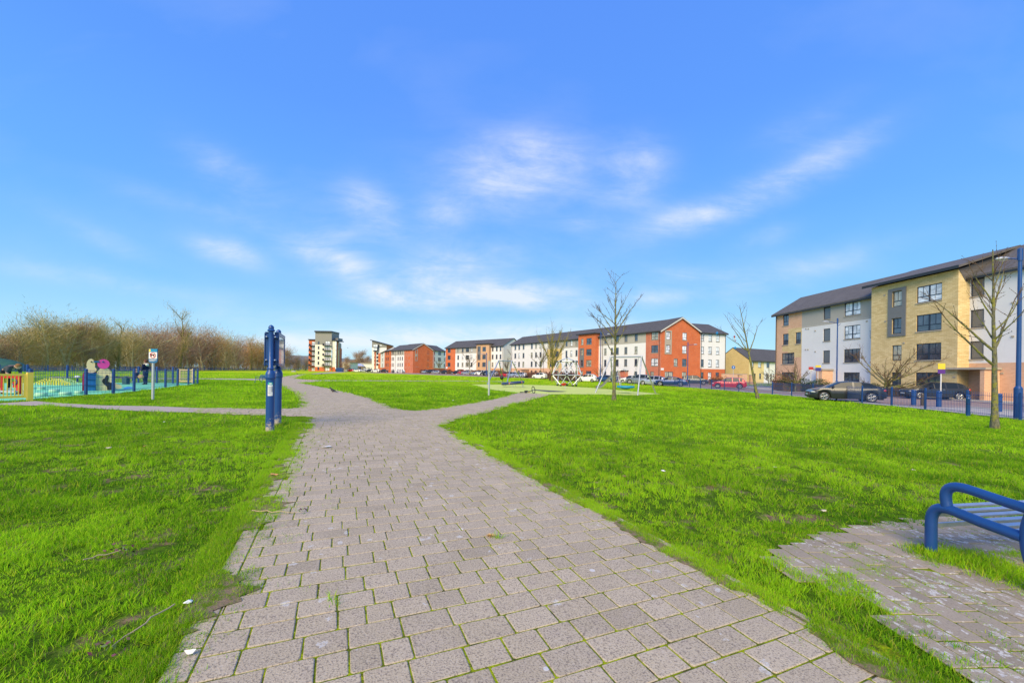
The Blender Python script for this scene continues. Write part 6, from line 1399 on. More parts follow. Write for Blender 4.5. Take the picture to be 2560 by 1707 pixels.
# ================================================================ NO DOGS SIGN
def dog_sign():
    q = G(382, 999); o = thing('no_dogs_sign', 'no dogs sign with blue header on a pale steel pole by the play area fence', 'sign', q); h = (999 - 872) * q.y / F
    m = MB(); m.tube([(0, 0, -.1), (0, 0, h * .8)], .045, 12); m.build('pole', M['galv'], o, smooth=True)
    w = .165; z1 = h; z0 = h * (999 - 907) / 127; pm = [plain('sign_blue_board', (.02, .14, .32), .4), plain('sign_white_face', (.82, .82, .82), .4, var=.03), plain('sign_red_ring', (.62, .03, .03), .4), plain('sign_black_mark', (.02, .02, .02), .5), plain('sign_yellow_corner', (.8, .65, .1), .5), plain('sign_teal_header', (.015, .27, .48), .4)]
    x0, x1 = -.13, .20; cx = (x0 + x1) / 2; m = MB()
    bl = [(x0, z1), (x0, z0 + .06), (x0 + .03, z0 + .01), (x0 + .09, z0), (x1 - .09, z0), (x1 - .03, z0 + .01), (x1, z0 + .06), (x1, z1)]; m.prism(bl, -.055, -.03, 0); bd = m.build('board', [pm[0]], o)
    m = MB(); H = z1 - z0; m.box(x0 + .01, x0 + .075, -.060, -.0555, z1 - H * .22, z1 - .012, 4); m.box(x0 + .0765, x1 - .01, -.060, -.0555, z1 - H * .22, z1 - .012, 5); m.box(x0 + .01, x1 - .01, -.060, -.0555, z0 + H * .30, z1 - H * .24, 1)
    for k, ln in enumerate((.26, .28, .20)): m.box(x0 + .025, x0 + .025 + ln, -.060, -.0556, z0 + H * (.235 - .055 * k), z0 + H * (.255 - .055 * k), 1)
    cz = z0 + H * .535; rr = H * .19
    m.tube([(cx + rr * math.cos(a), -.062, cz + rr * math.sin(a)) for a in [k * .2618 for k in range(24)]], .011, 6, 2, closed=True)
    m.box(cx - .085, cx + .055, -.064, -.0605, cz + .0, cz + .045, 3); m.box(cx - .11, cx - .07, -.064, -.0605, cz + .035, cz + .075, 3); m.box(cx + .05, cx + .085, -.064, -.0605, cz + .035, cz + .06, 3)
    for xx in (-.075, -.05, .02, .042): m.box(cx + xx, cx + xx + .014, -.064, -.0605, cz - .06, cz + .005, 3)
    m.tube([(cx - rr * .7, -.067, cz + rr * .7), (cx + rr * .7, -.067, cz - rr * .7)], .009, 6, 2); m.build('pictogram', pm, bd)
dog_sign()
# ================================================================ LEFT PLAY AREA
front_f = [G(a, b) for a, b in ((75, 1001), (110, 996), (145, 993.2), (180, 990.3), (214.5, 987.6), (249, 986.3), (283, 985), (309, 982), (335, 978.8), (360, 976), (386, 972.8), (413.5, 969.5), (430, 966.8), (444, 964.4), (471, 962), (484, 960.2), (494, 959))]
posts_at = [0, 4, 6, 8, 11, 13, 14, 15, 16]
def mesh_fence(label, P_, h, ph, group=None, skip=()):
    o = thing('metal_fence', label, 'fence', P_[0], 0, group); org = Vector(P_[0]); Q = [Vector(p) - org for p in P_]
    for i, a in enumerate(Q):
        m = MB(); m.box(a.x - .04, a.x + .04, a.y - .04, a.y + .04, a.z - .1, a.z + ph); m.ball((a.x, a.y, a.z + ph), .045, 0, 6, (1, 1, .4)); m.build('post', M['blue'], o)
        if i == len(Q) - 1 or i in skip: continue
        b = Q[i + 1]; L = (b - a).length; n = max(3, int(L / .115)); m = MB()
        for k in range(1, n): q = a.lerp(b, k / n); m.tube([(q.x, q.y, q.z + .06), (q.x, q.y, q.z + h)], .0055, 4, cap=False)
        for z in (.12, .42, .74, h - .10, h): m.tube([(a.x, a.y, a.z + z), (b.x, b.y, b.z + z)], .0075, 4)
        m.build('bar_panel', M['blue'], o)
mesh_fence('blue mesh fence along the near side of the toddler play area', [front_f[i] for i in posts_at], 1.02, 1.08, 'fences round the toddler play area')
back_f = [G(a, b) for a, b in ((68, 957.6), (168, 956.9), (258, 957), (346, 957.6), (392, 958.2), (432, 958.8))]
mesh_fence('blue mesh fence along the far side of the toddler play area', [G(-120, 958.5), G(-30, 958)] + back_f, 1.0, 1.18, 'fences round the toddler play area')
def gate(name, label, a, b, h, mat, nb, pw, xtra=None):
    o = thing(name, label, 'gate', a); d = b - a; d.z = 0; L = d.length; rz = math.atan2(d.y, d.x); o.rotation_euler = (0, 0, rz); m = MB()
    m.box(0, L, -.025, .025, h - .07, h); m.box(0, L, -.025, .025, .10, .18); m.box(0, .05, -.024, .024, .18, h - .07); m.box(L - .05, L, -.024, .024, .18, h - .07); m.build('gate_frame', mat, o)
    for k in range(1, nb): x = L * k / nb; m = MB(); m.tube([(x, 0, .18), (x, 0, h - .07)], .014, 6); m.build('bar', mat, o)
    for x in ((L + .02, L + .02 + pw),) + (((-.02 - pw, -.02),) if xtra else ()): m = MB(); m.box(x[0], x[1], -.06, .06, -.1, h + .05); m.build('gate_post', mat, o)
ga, gb = G(-62, 1006), G(64, 1001.5)
gate('gate', 'bright yellow barred gate in front of the red play car at the left edge', ga, gb, .92, M['yellow'], 13, .14)
ga, gb = G(449, 957.5), G(481, 958.5)
gate('gate', 'cream barred gate at the far corner of the toddler play area', ga, gb, 1.02, M['creampaint'], 12, .10, True)
def oval(cx, cz, rx, rz, n=28, a0=0, a1=360): return [(cx + rx * math.cos(R(a0 + (a1 - a0) * k / n)), cz + rz * math.sin(R(a0 + (a1 - a0) * k / n))) for k in range(n if a1 - a0 == 360 else n + 1)]
def bird_panels():
    q = G(240, 977); s = q.y / F; th = math.atan2(q.x, q.y); o = thing('play_panel_house', 'play house of two bird shaped panels, one cream headed and one pink headed', 'play house', q, -th)
    X = lambda px: (px - 240) * s * math.cos(th); Zc = lambda py: (977 - py) * s
    cr, mg, pk, tl, bk = plain('cream_panel', (.80, .64, .34), .5), plain('magenta_panel', (.42, .025, .10), .5), plain('pink_panel', (.72, .06, .33), .5), plain('blue_shelf_panel', (.02, .17, .45), .4), M['black']
    m = MB(); pr = [(X(206), 0), (X(240), 0), (X(242), Zc(930))] + [(X(224) + (X(242) - X(224)) * math.cos(a), Zc(945) + (Zc(919) - Zc(945)) * math.sin(a)) for a in [k * .21 for k in range(1, 15)]] + [(X(205.5), Zc(950))]
    m.prism(pr, -.02, .03); b1 = m.build('body_panel', mg, o); b1['label'] = 'magenta body panel'
    m = MB(); m.prism(oval(X(226.3), Zc(912.5), X(237) - X(226.3), 15.2 * s), -.06, -.021); m.prism(oval(X(227), Zc(924), 9.5 * s, 8 * s), -.062, -.0605); h1 = m.build('head_panel', cr, o); h1['label'] = 'cream head panel'
    m = MB(); m.ball((X(227.5), -.07, Zc(904.5)), 1.6 * s, 0, 8); m.build('eye', bk, h1); 
    m = MB(); m.box(X(206.5), X(213), -.03, -.021, 0, Zc(962)); m.build('step', plain('dark_red_panel', (.25, .01, .03), .5), o)
    m = MB()
    for (z0, z1) in ((Zc(976.5), Zc(964)), (Zc(961), Zc(948)), (Zc(945), Zc(935))): m.box(X(215.5), X(239), -.20, -.05, z0, z1)
    for z in (Zc(963.2), Zc(947.2), Zc(934.5)): m.box(X(214), X(240.5), -.30, -.03, z, z + .03)
    m.build('shelf_unit', tl, o)
    m = MB(); body = [(X(240.5), 0), (X(281), 0)] + [(X(260) + (X(281.5) - X(260)) * math.cos(a), Zc(945) + (Zc(918.5) - Zc(945)) * math.sin(a)) for a in [k * .21 for k in range(0, 16)]]; m.prism(body, -.10, -.05); b2 = m.build('body_panel', cr, o); b2['label'] = 'cream body panel'
    m = MB(); m.prism(oval(X(258), Zc(909.5), 10.8 * s, 12.2 * s), -.14, -.101); h2 = m.build('head_panel', pk, o); h2['label'] = 'pink head panel'; m = MB(); m.ball((X(256.5), -.145, Zc(904)), 2.0 * s, 0, 8); m.build('eye', M['blue'], h2)
    m = MB(); m.box(X(233), X(247.5), -.16, -.11, Zc(906), Zc(902.5)); m.build('beak', plain('blue_beak_panel', (.01, .13, .30), .5), o)
    m = MB(); hole = [(X(264.5), Zc(938)), (X(268), Zc(936.5)), (X(271), Zc(939)), (X(271.5), Zc(946)), (X(270), Zc(953)), (X(275), Zc(956)), (X(279), Zc(956.5)), (X(281), Zc(962)), (X(286.5), Zc(967)), (X(286), Zc(975)), (X(268.5), Zc(975)), (X(267), Zc(966)), (X(258), Zc(959)), (X(255), Zc(953)), (X(257), Zc(947)), (X(262), Zc(945))]
    m.prism(hole[::-1], -.115, -.1005); m.build('climb_hole', M['black'], o)
    m = MB(); t = [(X(285), Zc(950)), (X(289), Zc(957)), (X(296), Zc(961)), (X(304), Zc(963)), (X(307), Zc(966)), (X(305), Zc(972)), (X(290), Zc(973.5)), (X(282), Zc(972))]; m.prism(t, -.05, .0); m.build('tail_panel', cr, o)
    m = MB(); m.box(X(244), X(281), .0, 1.0, Zc(948), Zc(945)); m.box(X(243), X(246), .0, 1.0, 0, Zc(945)); m.box(X(278), X(281), .0, 1.0, 0, Zc(945)); m.build('platform', tl, o)
bird_panels()
def play_car():
    q = G(24, 986); s = q.y / F; o = thing('play_car', 'red play car frame behind the yellow gate', 'play equipment', q); X = lambda px: (px - 24) * s
    for x0, x1 in ((3.5, 8), (42, 52)): m = MB(); m.box(X(x0), X(x1), -.03, .03, 0, 1.02 * .8); m.build('side_panel', M['red'], o)
    m = MB(); m.box(X(8.1), X(41.9), -.02, .02, .66, .80); m.build('roof_panel', M['red'], o); m = MB(); m.box(X(33), X(41.9), -.025, .025, .28, .52); m.build('seat_panel', M['red'], o)
    m = MB(); m.box(X(1), X(50), -.2, .25, .10, .16); m.build('base_rail', M['galv'], o); m = MB(); m.tube([(X(38) + .12 * math.cos(a), -.05, .52 + .12 * math.sin(a)) for a in [k * .524 for k in range(12)]], .015, 6, closed=True); m.build('steering_wheel', M['blue'], o)
play_car()
def hoops():
    q = G(125, 963); s = q.y / F; o = thing('hoop_tunnel', 'low yellow and green caterpillar of hoops on the mint surface', 'play equipment', q); yl = plain('hoop_yellow', (.72, .62, .06), .5); gn = plain('hoop_green', (.45, .66, .30), .5)
    for k in range(12):
        x = (92 + k * 7 - 125) * s; zt = (.16 + .26 * math.sin(k * .285)) ; m = MB(); m.tube([(x - .14, 0, 0), (x - .14, 0, zt * .6), (x - .07, 0, zt), (x + .07, 0, zt), (x + .14, 0, zt * .6), (x + .14, 0, 0)], .022, 6); m.tube([(x - .14, .5, 0), (x - .10, .5, zt), (x + .10, .5, zt), (x + .14, .5, 0)], .022, 6, 1); m.build('hoop', [yl, gn], o)
hoops()
def hop_pads():
    for i, (px, py, w) in enumerate(((103, 991, 11), (136, 981.5, 9.5), (163, 989, 11), (197, 986, 8), (103, 975, 7))):
        q = G(px, py); s = q.y / F; o = thing('stepping_pad', ['pale green stepping pad nearest the yellow gate', 'raised pale green stepping pad', 'flat pale green stepping pad in the middle of the row', 'pale green stepping pad closest to the bird panels', 'small pale green stepping pad behind the others'][i], 'stepping pad', q, 0, 'pale green stepping pads'); m = MB(); m.lathe([(w * s * .9, 0), (w * s, .03), (w * s, .12), (w * s * .9, .15)], 20); m.build('pad', plain('pale_green_pad', (.42, .72, .46), .6), o, smooth=True)
hop_pads()
q = G(193, 956); o = thing('spring_toy', 'small white and blue spring toy by the far play area fence', 'play equipment', q); m = MB(); m.ball((0, 0, .38), .14, 0, 10, (1.5, .7, .7)); m.tube([(0, 0, 0), (0, 0, .3)], .05, 8, 1); m.build('toy', [plain('white_plastic', (.7, .75, .8)), M['blue']], o, smooth=True)
# ================================================================ PEOPLE
def skin_body(name, joints, bones, mat, parent, lvl=2, root=0):
    me = bpy.data.meshes.new(name); me.from_pydata([j[0] for j in joints], bones, []); me.materials.append(mat); o = link(name, me, parent)
    sm = o.modifiers.new('skin', 'SKIN'); sm.use_smooth_shade = True
    if not me.skin_vertices: me.skin_vertices.new()
    for v, j in zip(me.skin_vertices[0].data, joints): r = j[1]; v.radius = (r, r) if isinstance(r, (int, float)) else r; v.use_root = False
    me.skin_vertices[0].data[root].use_root = True
    ss = o.modifiers.new('subd', 'SUBSURF'); ss.levels = lvl; ss.render_levels = lvl; return o
def person(label, loc, pose, hgt, rz, mats, hair='short', group=None):
    "pose: dict of joint name -> (x, y, z) in body heights; one continuous skinned body, clothing and hair as children"
    o = thing('person', label, 'person', loc, rz, group); J = {k: Vector(v) * hgt for k, v in pose.items()}; h = hgt
    def chain(name, lst, mat, lvl=2, parent=o):
        js = []; bs = []; ids = {}
        for seg in lst:
            prev = None
            for (jn, r) in seg:
                if jn not in ids: ids[jn] = len(js); js.append((tuple(J[jn]) if isinstance(jn, str) else tuple(jn), r * h))
                if prev is not None and prev != ids[jn]: bs.append((prev, ids[jn]))
                prev = ids[jn]
        return skin_body(name, js, bs, mat, parent, lvl)
    hand = lambda s: [(s + 'wrist', .018), (s + 'palm', .022), (s + 'finger', .012)]
    body = chain('body', [[('pelvis', .075), ('waist', .068), ('chest', .078), ('neckb', .036), ('neck', .030), ('headc', .052), ('headt', .045)], [('chest', .078), ('lsh', .036), ('lel', .026)] + hand('l'), [('chest', .078), ('rsh', .036), ('rel', .026)] + hand('r'), [('pelvis', .075), ('lhip', .05), ('lkn', .034), ('lan', .022), ('lto', .02)], [('pelvis', .075), ('rhip', .05), ('rkn', .034), ('ran', .022), ('rto', .02)]], M['skin'])
    fd = (J['face'] - J['headc']).normalized(); sd = Vector((0, 0, 1)).cross(fd).normalized(); upd = fd.cross(sd).normalized(); rot = Matrix((sd, fd, upd)).transposed() if False else Matrix(((sd.x, fd.x, upd.x), (sd.y, fd.y, upd.y), (sd.z, fd.z, upd.z)))
    hc = J['headc'] + upd * .012 * h
    f = MB(); f.ball(hc, .062 * h, 0, 14, (.86, 1.0, 1.16), rot.to_4x4()); f.ball(hc + fd * .063 * h - upd * .006 * h, .011 * h, 0, 8, (.8, 1.0, 1.5), rot.to_4x4())
    for s_ in (-1, 1): f.ball(hc + sd * s_ * .054 * h, .012 * h, 0, 8, (.5, 1, 1.4), rot.to_4x4()); f.ball(hc + sd * s_ * .020 * h + fd * .056 * h + upd * .010 * h, .006 * h, 1, 6)
    f.ball(hc + fd * .056 * h - upd * .030 * h, .010 * h, 2, 8, (1.6, .6, .5), rot.to_4x4()); f.build('face', [M['skin'], M['black'], plain('lips', (.45, .12, .1))], body, smooth=True)
    hm = MB(); hm.ball(hc - fd * .012 * h + upd * .014 * h, .068 * h, 0, 14, (.92, .98, 1.08 if hair != 'short' else .98), rot.to_4x4()); 
    if hair == 'bob': hm.ball(hc - fd * .028 * h - upd * .03 * h, .055 * h, 0, 12, (1.0, .75, 1.1), rot.to_4x4())
    hm.build('hair', mats['hair'], o, smooth=True)
    chain('top', [[('pelvis', .088 if mats.get('long') else .08), ('waist', .083), ('chest', .094), ('neckb', .046)], [('chest', .094), ('lsh', .050), ('lel', .036)] + ([('lwrist', .028)] if mats.get('sleeve', 1) else []), [('chest', .094), ('rsh', .050), ('rel', .036)] + ([('rwrist', .028)] if mats.get('sleeve', 1) else [])] if True else [], mats['top'])
    chain('trousers', [[('waist', .07), ('pelvis', .084), ('lhip', .062), ('lkn', .044), ('lan', .030)], [('pelvis', .084), ('rhip', .062), ('rkn', .044), ('ran', .030)]], mats['legs'])
    for s_ in 'lr':
        a, t = J[s_ + 'an'], J[s_ + 'to']; sh = MB(); sh.tube([a + (a - t) * .25 - Vector((0, 0, .008 * h)), a.lerp(t, .4), t], [.026 * h, .028 * h, .020 * h], 10); sh.ball(t, .021 * h, 0, 8); sh.build('shoe', mats['shoe'], o, smooth=True)
    return o, J
STAND = dict(pelvis=(0, 0, .52), waist=(0, .005, .60), chest=(0, 0, .72), neckb=(0, 0, .82), neck=(0, 0, .86), headc=(.01, 0, .925), headt=(.01, 0, .955), face=(.1, 0, .925), lsh=(0, .11, .80), lel=(-.005, .14, .63), lwrist=(.09, .11, .55), lpalm=(.115, .105, .55), lfinger=(.14, .1, .55), rsh=(0, -.11, .80), rel=(.02, -.14, .64), rwrist=(.11, -.08, .72), rpalm=(.125, -.065, .755), rfinger=(.13, -.055, .79), lhip=(0, .055, .49), lkn=(.012, .06, .27), lan=(-.01, .06, .045), lto=(.07, .06, .02), rhip=(0, -.055, .49), rkn=(.03, -.06, .27), ran=(.03, -.065, .045), rto=(.11, -.065, .02))
cloth = lambda n, c: plain(n, c, .85, .15, var=.2, scale=12)
q = G(364, 961.5)
w_, J = person('standing woman in navy coat with cream hood lining and dark trousers, facing left', q, STAND, 1.62, R(176), dict(hair=cloth('brown_hair', (.14, .06, .04)), top=cloth('navy_coat', (.012, .018, .05)), legs=cloth('dark_jeans', (.02, .03, .07)), shoe=cloth('dark_shoe', (.03, .02, .03)), long=1), hair='bob')
m = MB(); m.tube([tuple(J['neckb'] + Vector((.055 * math.cos(a), .095 * math.sin(a), .02 + .02 * math.cos(a + 3.14))) * 1.3) for a in [k * .524 for k in range(12)]], .034, 8, closed=True); m.ball(tuple(J['neckb'] + Vector((-.10, 0, -.02))), .10, 0, 10, (.8, 1.2, .9)); m.build('hood', cloth('cream_fleece', (.72, .66, .56)), w_, smooth=True)
BEND = dict(pelvis=(0, 0, .50), waist=(.04, 0, .57), chest=(.17, 0, .625), neckb=(.27, 0, .64), neck=(.30, 0, .645), headc=(.36, 0, .635), headt=(.39, 0, .64), face=(.42, 0, .56), lsh=(.24, .11, .62), lel=(.25, .13, .46), lwrist=(.33, .10, .36), lpalm=(.35, .095, .34), lfinger=(.37, .09, .32), rsh=(.24, -.11, .62), rel=(.22, -.14, .47), rwrist=(.30, -.10, .38), rpalm=(.325, -.09, .36), rfinger=(.35, -.085, .345), lhip=(-.01, .055, .47), lkn=(.02, .06, .26), lan=(-.01, .06, .045), lto=(.07, .06, .02), rhip=(-.01, -.055, .47), rkn=(-.02, -.06, .26), ran=(-.05, -.065, .045), rto=(.03, -.065, .02))
q = G(14, 975)
person('man in grey and black top bending forward over the red play car', q, BEND, 1.72, R(-4), dict(hair=cloth('fair_brown_hair', (.22, .12, .05)), top=cloth('dark_grey_top', (.075, .075, .085)), legs=cloth('black_trousers', (.015, .015, .02)), shoe=cloth('grey_shoe', (.3, .3, .3)), sleeve=0))
SIT = dict(pelvis=(0, 0, .36), waist=(.0, 0, .45), chest=(.01, 0, .59), neckb=(.01, 0, .70), neck=(.01, 0, .74), headc=(.02, 0, .83), headt=(.02, 0, .87), face=(.1, 0, .82), lsh=(.01, .12, .68), lel=(.06, .15, .55), lwrist=(.17, .10, .52), lpalm=(.19, .09, .52), lfinger=(.21, .08, .52), rsh=(.01, -.12, .68), rel=(.06, -.15, .55), rwrist=(.17, -.10, .52), rpalm=(.19, -.09, .52), rfinger=(.21, -.08, .52), lhip=(.03, .07, .35), lkn=(.17, .09, .32), lan=(.16, .09, .10), lto=(.23, .09, .07), rhip=(.03, -.07, .35), rkn=(.17, -.09, .32), ran=(.16, -.09, .10), rto=(.23, -.09, .07))
q = G(341, 961)
person('small child in dark jacket and blue jeans sitting on the see-saw', (q.x, q.y, q.z + .10), SIT, 1.0, R(182), dict(hair=cloth('fair_hair', (.45, .30, .16)), top=cloth('dark_green_jacket', (.03, .04, .05)), legs=cloth('blue_jeans', (.03, .10, .28)), shoe=cloth('pale_shoe', (.5, .5, .52))))
def seesaw():
    a, b = G(285, 961), G(356, 961); y = (a.y + b.y) / 2; s = y / F; q = G(315, 961); o = thing('seesaw', 'dark see-saw beam carrying the seated child', 'see-saw', q); X = lambda px: (px - 315) * q.y / F
    m = MB(); m.tube([(X(284), 0, .46), (X(356), 0, .44)], .045, 10); m.build('beam', M['pipe'], o, smooth=True); m = MB(); m.box(-.14, .14, -.12, .12, 0, .42); m.ball((0, 0, .42), .14, 0, 10); m.build('pivot', plain('dark_teal_base', (.02, .08, .10)), o)
    for px in (290, 341): m = MB(); m.box(X(px) - .16, X(px) + .16, -.14, .14, .475, .52); m.build('seat', M['black'], o, bevel=.02)
    for px in (297, 334): m = MB(); m.tube([(X(px), 0, .48), (X(px), 0, .74)], .018, 8); m.tube([(X(px), -.15, .74), (X(px), .15, .74)], .018, 8); m.build('handle', M['steel'], o)
    m = MB(); m.ball((X(352), .0, .52), .17, 0, 12, (1.1, .7, .8)); m.build('end_buffer', plain('tan_buffer', (.55, .33, .13)), o, smooth=True)
seesaw()
# ================================================================ CENTRE PLAY EQUIPMENT
def tri_swing(name, label, q, X, apexes, legs, seats, kind):
    pass
def dome():
    q = G(1417, 965.5); s = q.y / F; o = thing('climbing_dome', 'climbing frame of steel tubes joined by black balls with a rope net inside', 'climbing frame', q); X = lambda px, py, dy=0.0: ((px - 1417) * s, dy, (965.5 + .014 * (px - 1417) - py) * s)
    ball = MB; top = X(1416, 893.5); Rr = 1.0
    def ring(n, r, z, a0): return [(r * math.cos(R(a0 + 360 * k / n)), r * .95 * math.sin(R(a0 + 360 * k / n)), z) for k in range(n)]
    up = ring(5, 1.22, top[2] - .50, -62); mid = ring(5, 1.86, 1.36, -98 + 0); mid = ring(5, 1.84, 1.36, -26); bot = ring(5, 1.18, .14, -62)
    nodes = [top] + up + mid + bot; E = [(0, 1 + k) for k in range(5)] + [(1 + k, 1 + (k + 1) % 5) for k in range(5)] + [(6 + k, 6 + (k + 1) % 5) for k in range(5)]
    for k in range(5): E += [(1 + k, 6 + k), (1 + k, 6 + (k - 1) % 5), (11 + k, 6 + k), (11 + k, 6 + (k - 1) % 5)]
    for a, b in E: m = MB(); m.tube([nodes[a], nodes[b]], .052, 8); m.build('tube', plain('pale_steel_tube', (.68, .69, .70), .35, .5, .4), o, smooth=True)
    for n_ in nodes: m = MB(); m.ball(n_, .135, 0, 12); m.build('joint_ball', M['black'], o, smooth=True)
    net = MB(); rs = random.Random(3); inn = [Vector(v) * f for v in up + mid for f in (.5, .25)] + [Vector((0, 0, z)) for z in (.7, 1.2, 1.8, 2.3)]; inn = [Vector((v.x, v.y, max(v.z, .6) if v.z > .5 else v.z + .9)) for v in inn]
    allp = [Vector(n_) for n_ in nodes[:11]] + inn
    for i, a in enumerate(inn):
        for b in sorted(allp, key=lambda t: (t - a).length)[1:6]: net.tube([a, b], .020, 4, cap=False)
    net.build('rope_net', M['black'], o); m = MB()
    a_, b_ = Vector(nodes[6 + 2]), Vector(nodes[6 + 0]); m.tube([a_.lerp(b_, t / 8) - Vector((0, 0, .75 * math.sin(math.pi * t / 8))) for t in range(9)], .05, 8); m.build('rubber_sling', M['black'], o, smooth=True)
dome()
def swing(label, g, foots, a1, a2, seatspec, r=.055, chain=.012):
    "foots: ground pixels of the four feet (two per end); a1, a2: beam end pixels with distance"
    F4 = [G(*p) for p in foots]; o = thing('swing_frame', label, 'swing', F4[0], 0, 'swing frames'); org = F4[0]
    A = (F4[0] + F4[1]) / 2; B = (F4[2] + F4[3]) / 2; ta = D(a1[0], a1[1], A.y) - org; tb = D(a2[0], a2[1], B.y) - org; z = (ta.z + tb.z) / 2; ta.z = tb.z = z
    for f, t in ((F4[0], ta), (F4[1], ta), (F4[2], tb), (F4[3], tb)): m = MB(); m.tube([f - org - Vector((0, 0, .1)), t], r, 10); m.build('leg', M['steel'], o, smooth=True)
    m = MB(); m.tube([ta, tb], r * 1.15, 10); m.build('beam', M['steel'], o, smooth=True)
    for t in (ta, tb): m = MB(); m.ball(t, r * 2.1, 0, 10, (1, 1, .9)); m.build('bracket', M['galv'], o, smooth=True)
    return o, org, ta, tb
o, org, ta, tb = swing('left swing frame with flat and cradle seats', None, [(1217, 961), (1258, 955), (1266, 962), (1308, 956)], (1247, 903), (1280, 901.5), None, .06)
for i, (f, kind) in enumerate(((.24, 'cradle'), (.42, 'flat'), (.78, 'flat'))):
    c = ta.lerp(tb, f); zs = c.z - 2.15; ln = {'cradle': 'black cradle swing seat in the left frame', 'flat': 'flat black swing seat, %s one in the left frame' % ('middle' if i == 1 else 'right hand')}[kind]
    s_ = MB(); dx = (tb - ta).normalized() * .24
    for k in (-1, 1): s_.tube([c + dx * k * .8, Vector((c.x, c.y, zs)) + dx * k], .016, 4)
    s_.build('chain', M['pipe'], o); s_ = MB(); cc = Vector((c.x, c.y, zs))
    if kind == 'flat': s_.box(cc.x - .26, cc.x + .26, cc.y - .1, cc.y + .1, zs - .03, zs + .03)
    else: s_.ball(cc, .24, 0, 10, (1, .8, 1.1))
    s_.build('swing_seat', M['black'], o)
o, org, ta, tb = swing('right swing frame with a round blue nest seat', None, [(1487, 982), (1534, 980), (1594, 988), (1641, 985)], (1527, 892.5), (1604, 892), None, .055)
c = (ta + tb) / 2; q = D(1564, 967, (G(1534, 980).y + G(1594, 988).y) / 2) - org; m = MB(); rr = .66
m.tube([(q.x + rr * math.cos(a), q.y + rr * math.sin(a), q.z) for a in [k * .2618 for k in range(24)]], .085, 10, closed=True); m.build('nest_ring', M['teal'], o, smooth=True)
m = MB(); 
for k in range(9): m.tube([(q.x + rr * math.cos(a0), q.y + rr * math.sin(a0), q.z), (q.x, q.y, q.z - .12), (q.x - rr * math.cos(a0), q.y - rr * math.sin(a0), q.z)], .018, 4) if (a0 := k * .35) is not None else None
m.ball((q.x, q.y, q.z - .10), .42, 0, 12, (1, 1, .25)); m.build('nest_net', plain('dark_teal_net', (.01, .10, .16), .7), o, smooth=True)
m = MB()
for t, sgn in ((ta.lerp(tb, .08), -1), (ta.lerp(tb, .92), 1)):
    for dy in (-.4, .4):
        e = Vector((q.x + sgn * .55, q.y + dy, q.z + .08)); m.tube([t, e], .014, 4)
m.build('chain', M['steel'], o)
def ring_spin():
    q = G(1282, 968); s = q.y / F; o = thing('ring_roundabout', 'tilted dark blue tube ring roundabout on short feet', 'roundabout', q); m = MB(); rr = 1.02; T = lambda a, f=1.0: (rr * f * math.cos(a), rr * .95 * f * math.sin(a), .42 + .10 * math.cos(a))
    m.tube([T(k * .19635) for k in range(32)], .125, 12, closed=True); m.build('ring_tube', plain('navy_rubber_tube', (.025, .045, .11), .45, var=.3, coat=.2), o, smooth=True)
    for a in (.5, 1.8, 3.1, 4.4, 5.6): m = MB(); p0, p1 = Vector(T(a - .03)), Vector(T(a + .03)); m.tube([p0, p1], .132, 12); m.build('clamp', plain('orange_clamp', (.65, .28, .12)), o)
    for a in (.2, 1.3, 2.4, 3.6, 4.7, 5.8): x, y, z = T(a); m = MB(); m.tube([(x, y, z), (x * 1.02, y * 1.02, 0)], .022, 6); m.build('foot', M['steel'], o)
ring_spin()
q = G(1411, 972); o = thing('spinner_bowl', 'red spinning bowl seat on a short post in front of the climbing dome', 'play equipment', q); s = q.y / F
m = MB(); m.lathe([(.05, .30), (.16, .34), (.24, .42), (.29, .55), (.27, .56), (.20, .46), (.04, .40)], 20, M=Matrix.Rotation(R(-8), 4, 'Y')); m.build('bowl', M['red'], o, smooth=True); m = MB(); m.tube([(.10, 0, -.05), (.03, 0, .34)], .045, 10); m.build('post', M['galv'], o, smooth=True)
def slide():
    q = G(1493, 972); o = thing('slide', 'curved stainless steel slide with a ladder arch behind the tall bare tree', 'slide', q); s = q.y / F; X = lambda px: (px - 1493) * s; Zs = lambda py: (972 + .3 - py) * s
    cl = [(1490, 970), (1500, 969.5), (1507, 965), (1514, 957), (1520, 950), (1527, 943.5), (1533, 939)]; m = MB(); w = .28
    P = [(X(a), Zs(b)) for a, b in cl]
    for (x0, z0), (x1, z1) in zip(P[:-1], P[1:]):
        m.add([(x0, -w, z0), (x1, -w, z1), (x1, w, z1), (x0, w, z0), (x0, -w, z0 + .22), (x1, -w, z1 + .22), (x1, w, z1 + .22), (x0, w, z0 + .22)], [(0, 1, 2, 3), (0, 4, 5, 1), (3, 2, 6, 7), (1, 5, 4, 0)])
    m.build('chute', plain('stainless_chute', (.36, .35, .31), .3, metal=.8), o); xe = P[-1][0]; ze = P[-1][1]; m = MB()
    for y in (-w, w): m.tube([(xe + .1, y, -.1), (xe + .1, y, ze + .7)], .035, 8)
    m.build('platform_leg', M['steel'], o); m = MB(); m.box(xe, xe + .55, -w, w, ze - .05, ze); m.build('platform', M['steel'], o); xl = X(1552)
    for y in (-w, w): m = MB(); m.tube([(xe + .55, y, ze + .6), (xe + .62, y, ze), (xl, y, 0)], .035, 8); m.tube([(xe + .55 + .42 * (1 - math.cos(a)), y, ze + .25 + .48 * math.sin(a)) for a in [k * .39 for k in range(9)]], .022, 6); m.build('ladder_rail', M['steel'], o, smooth=True)
    for k in range(5): t = (k + .5) / 5; m = MB(); m.tube([(xe + .62 + (xl - xe - .62) * t, -w, ze * (1 - t)), (xe + .62 + (xl - xe - .62) * t, w, ze * (1 - t))], .022, 6); m.build('rung', M['steel'], o)
slide()
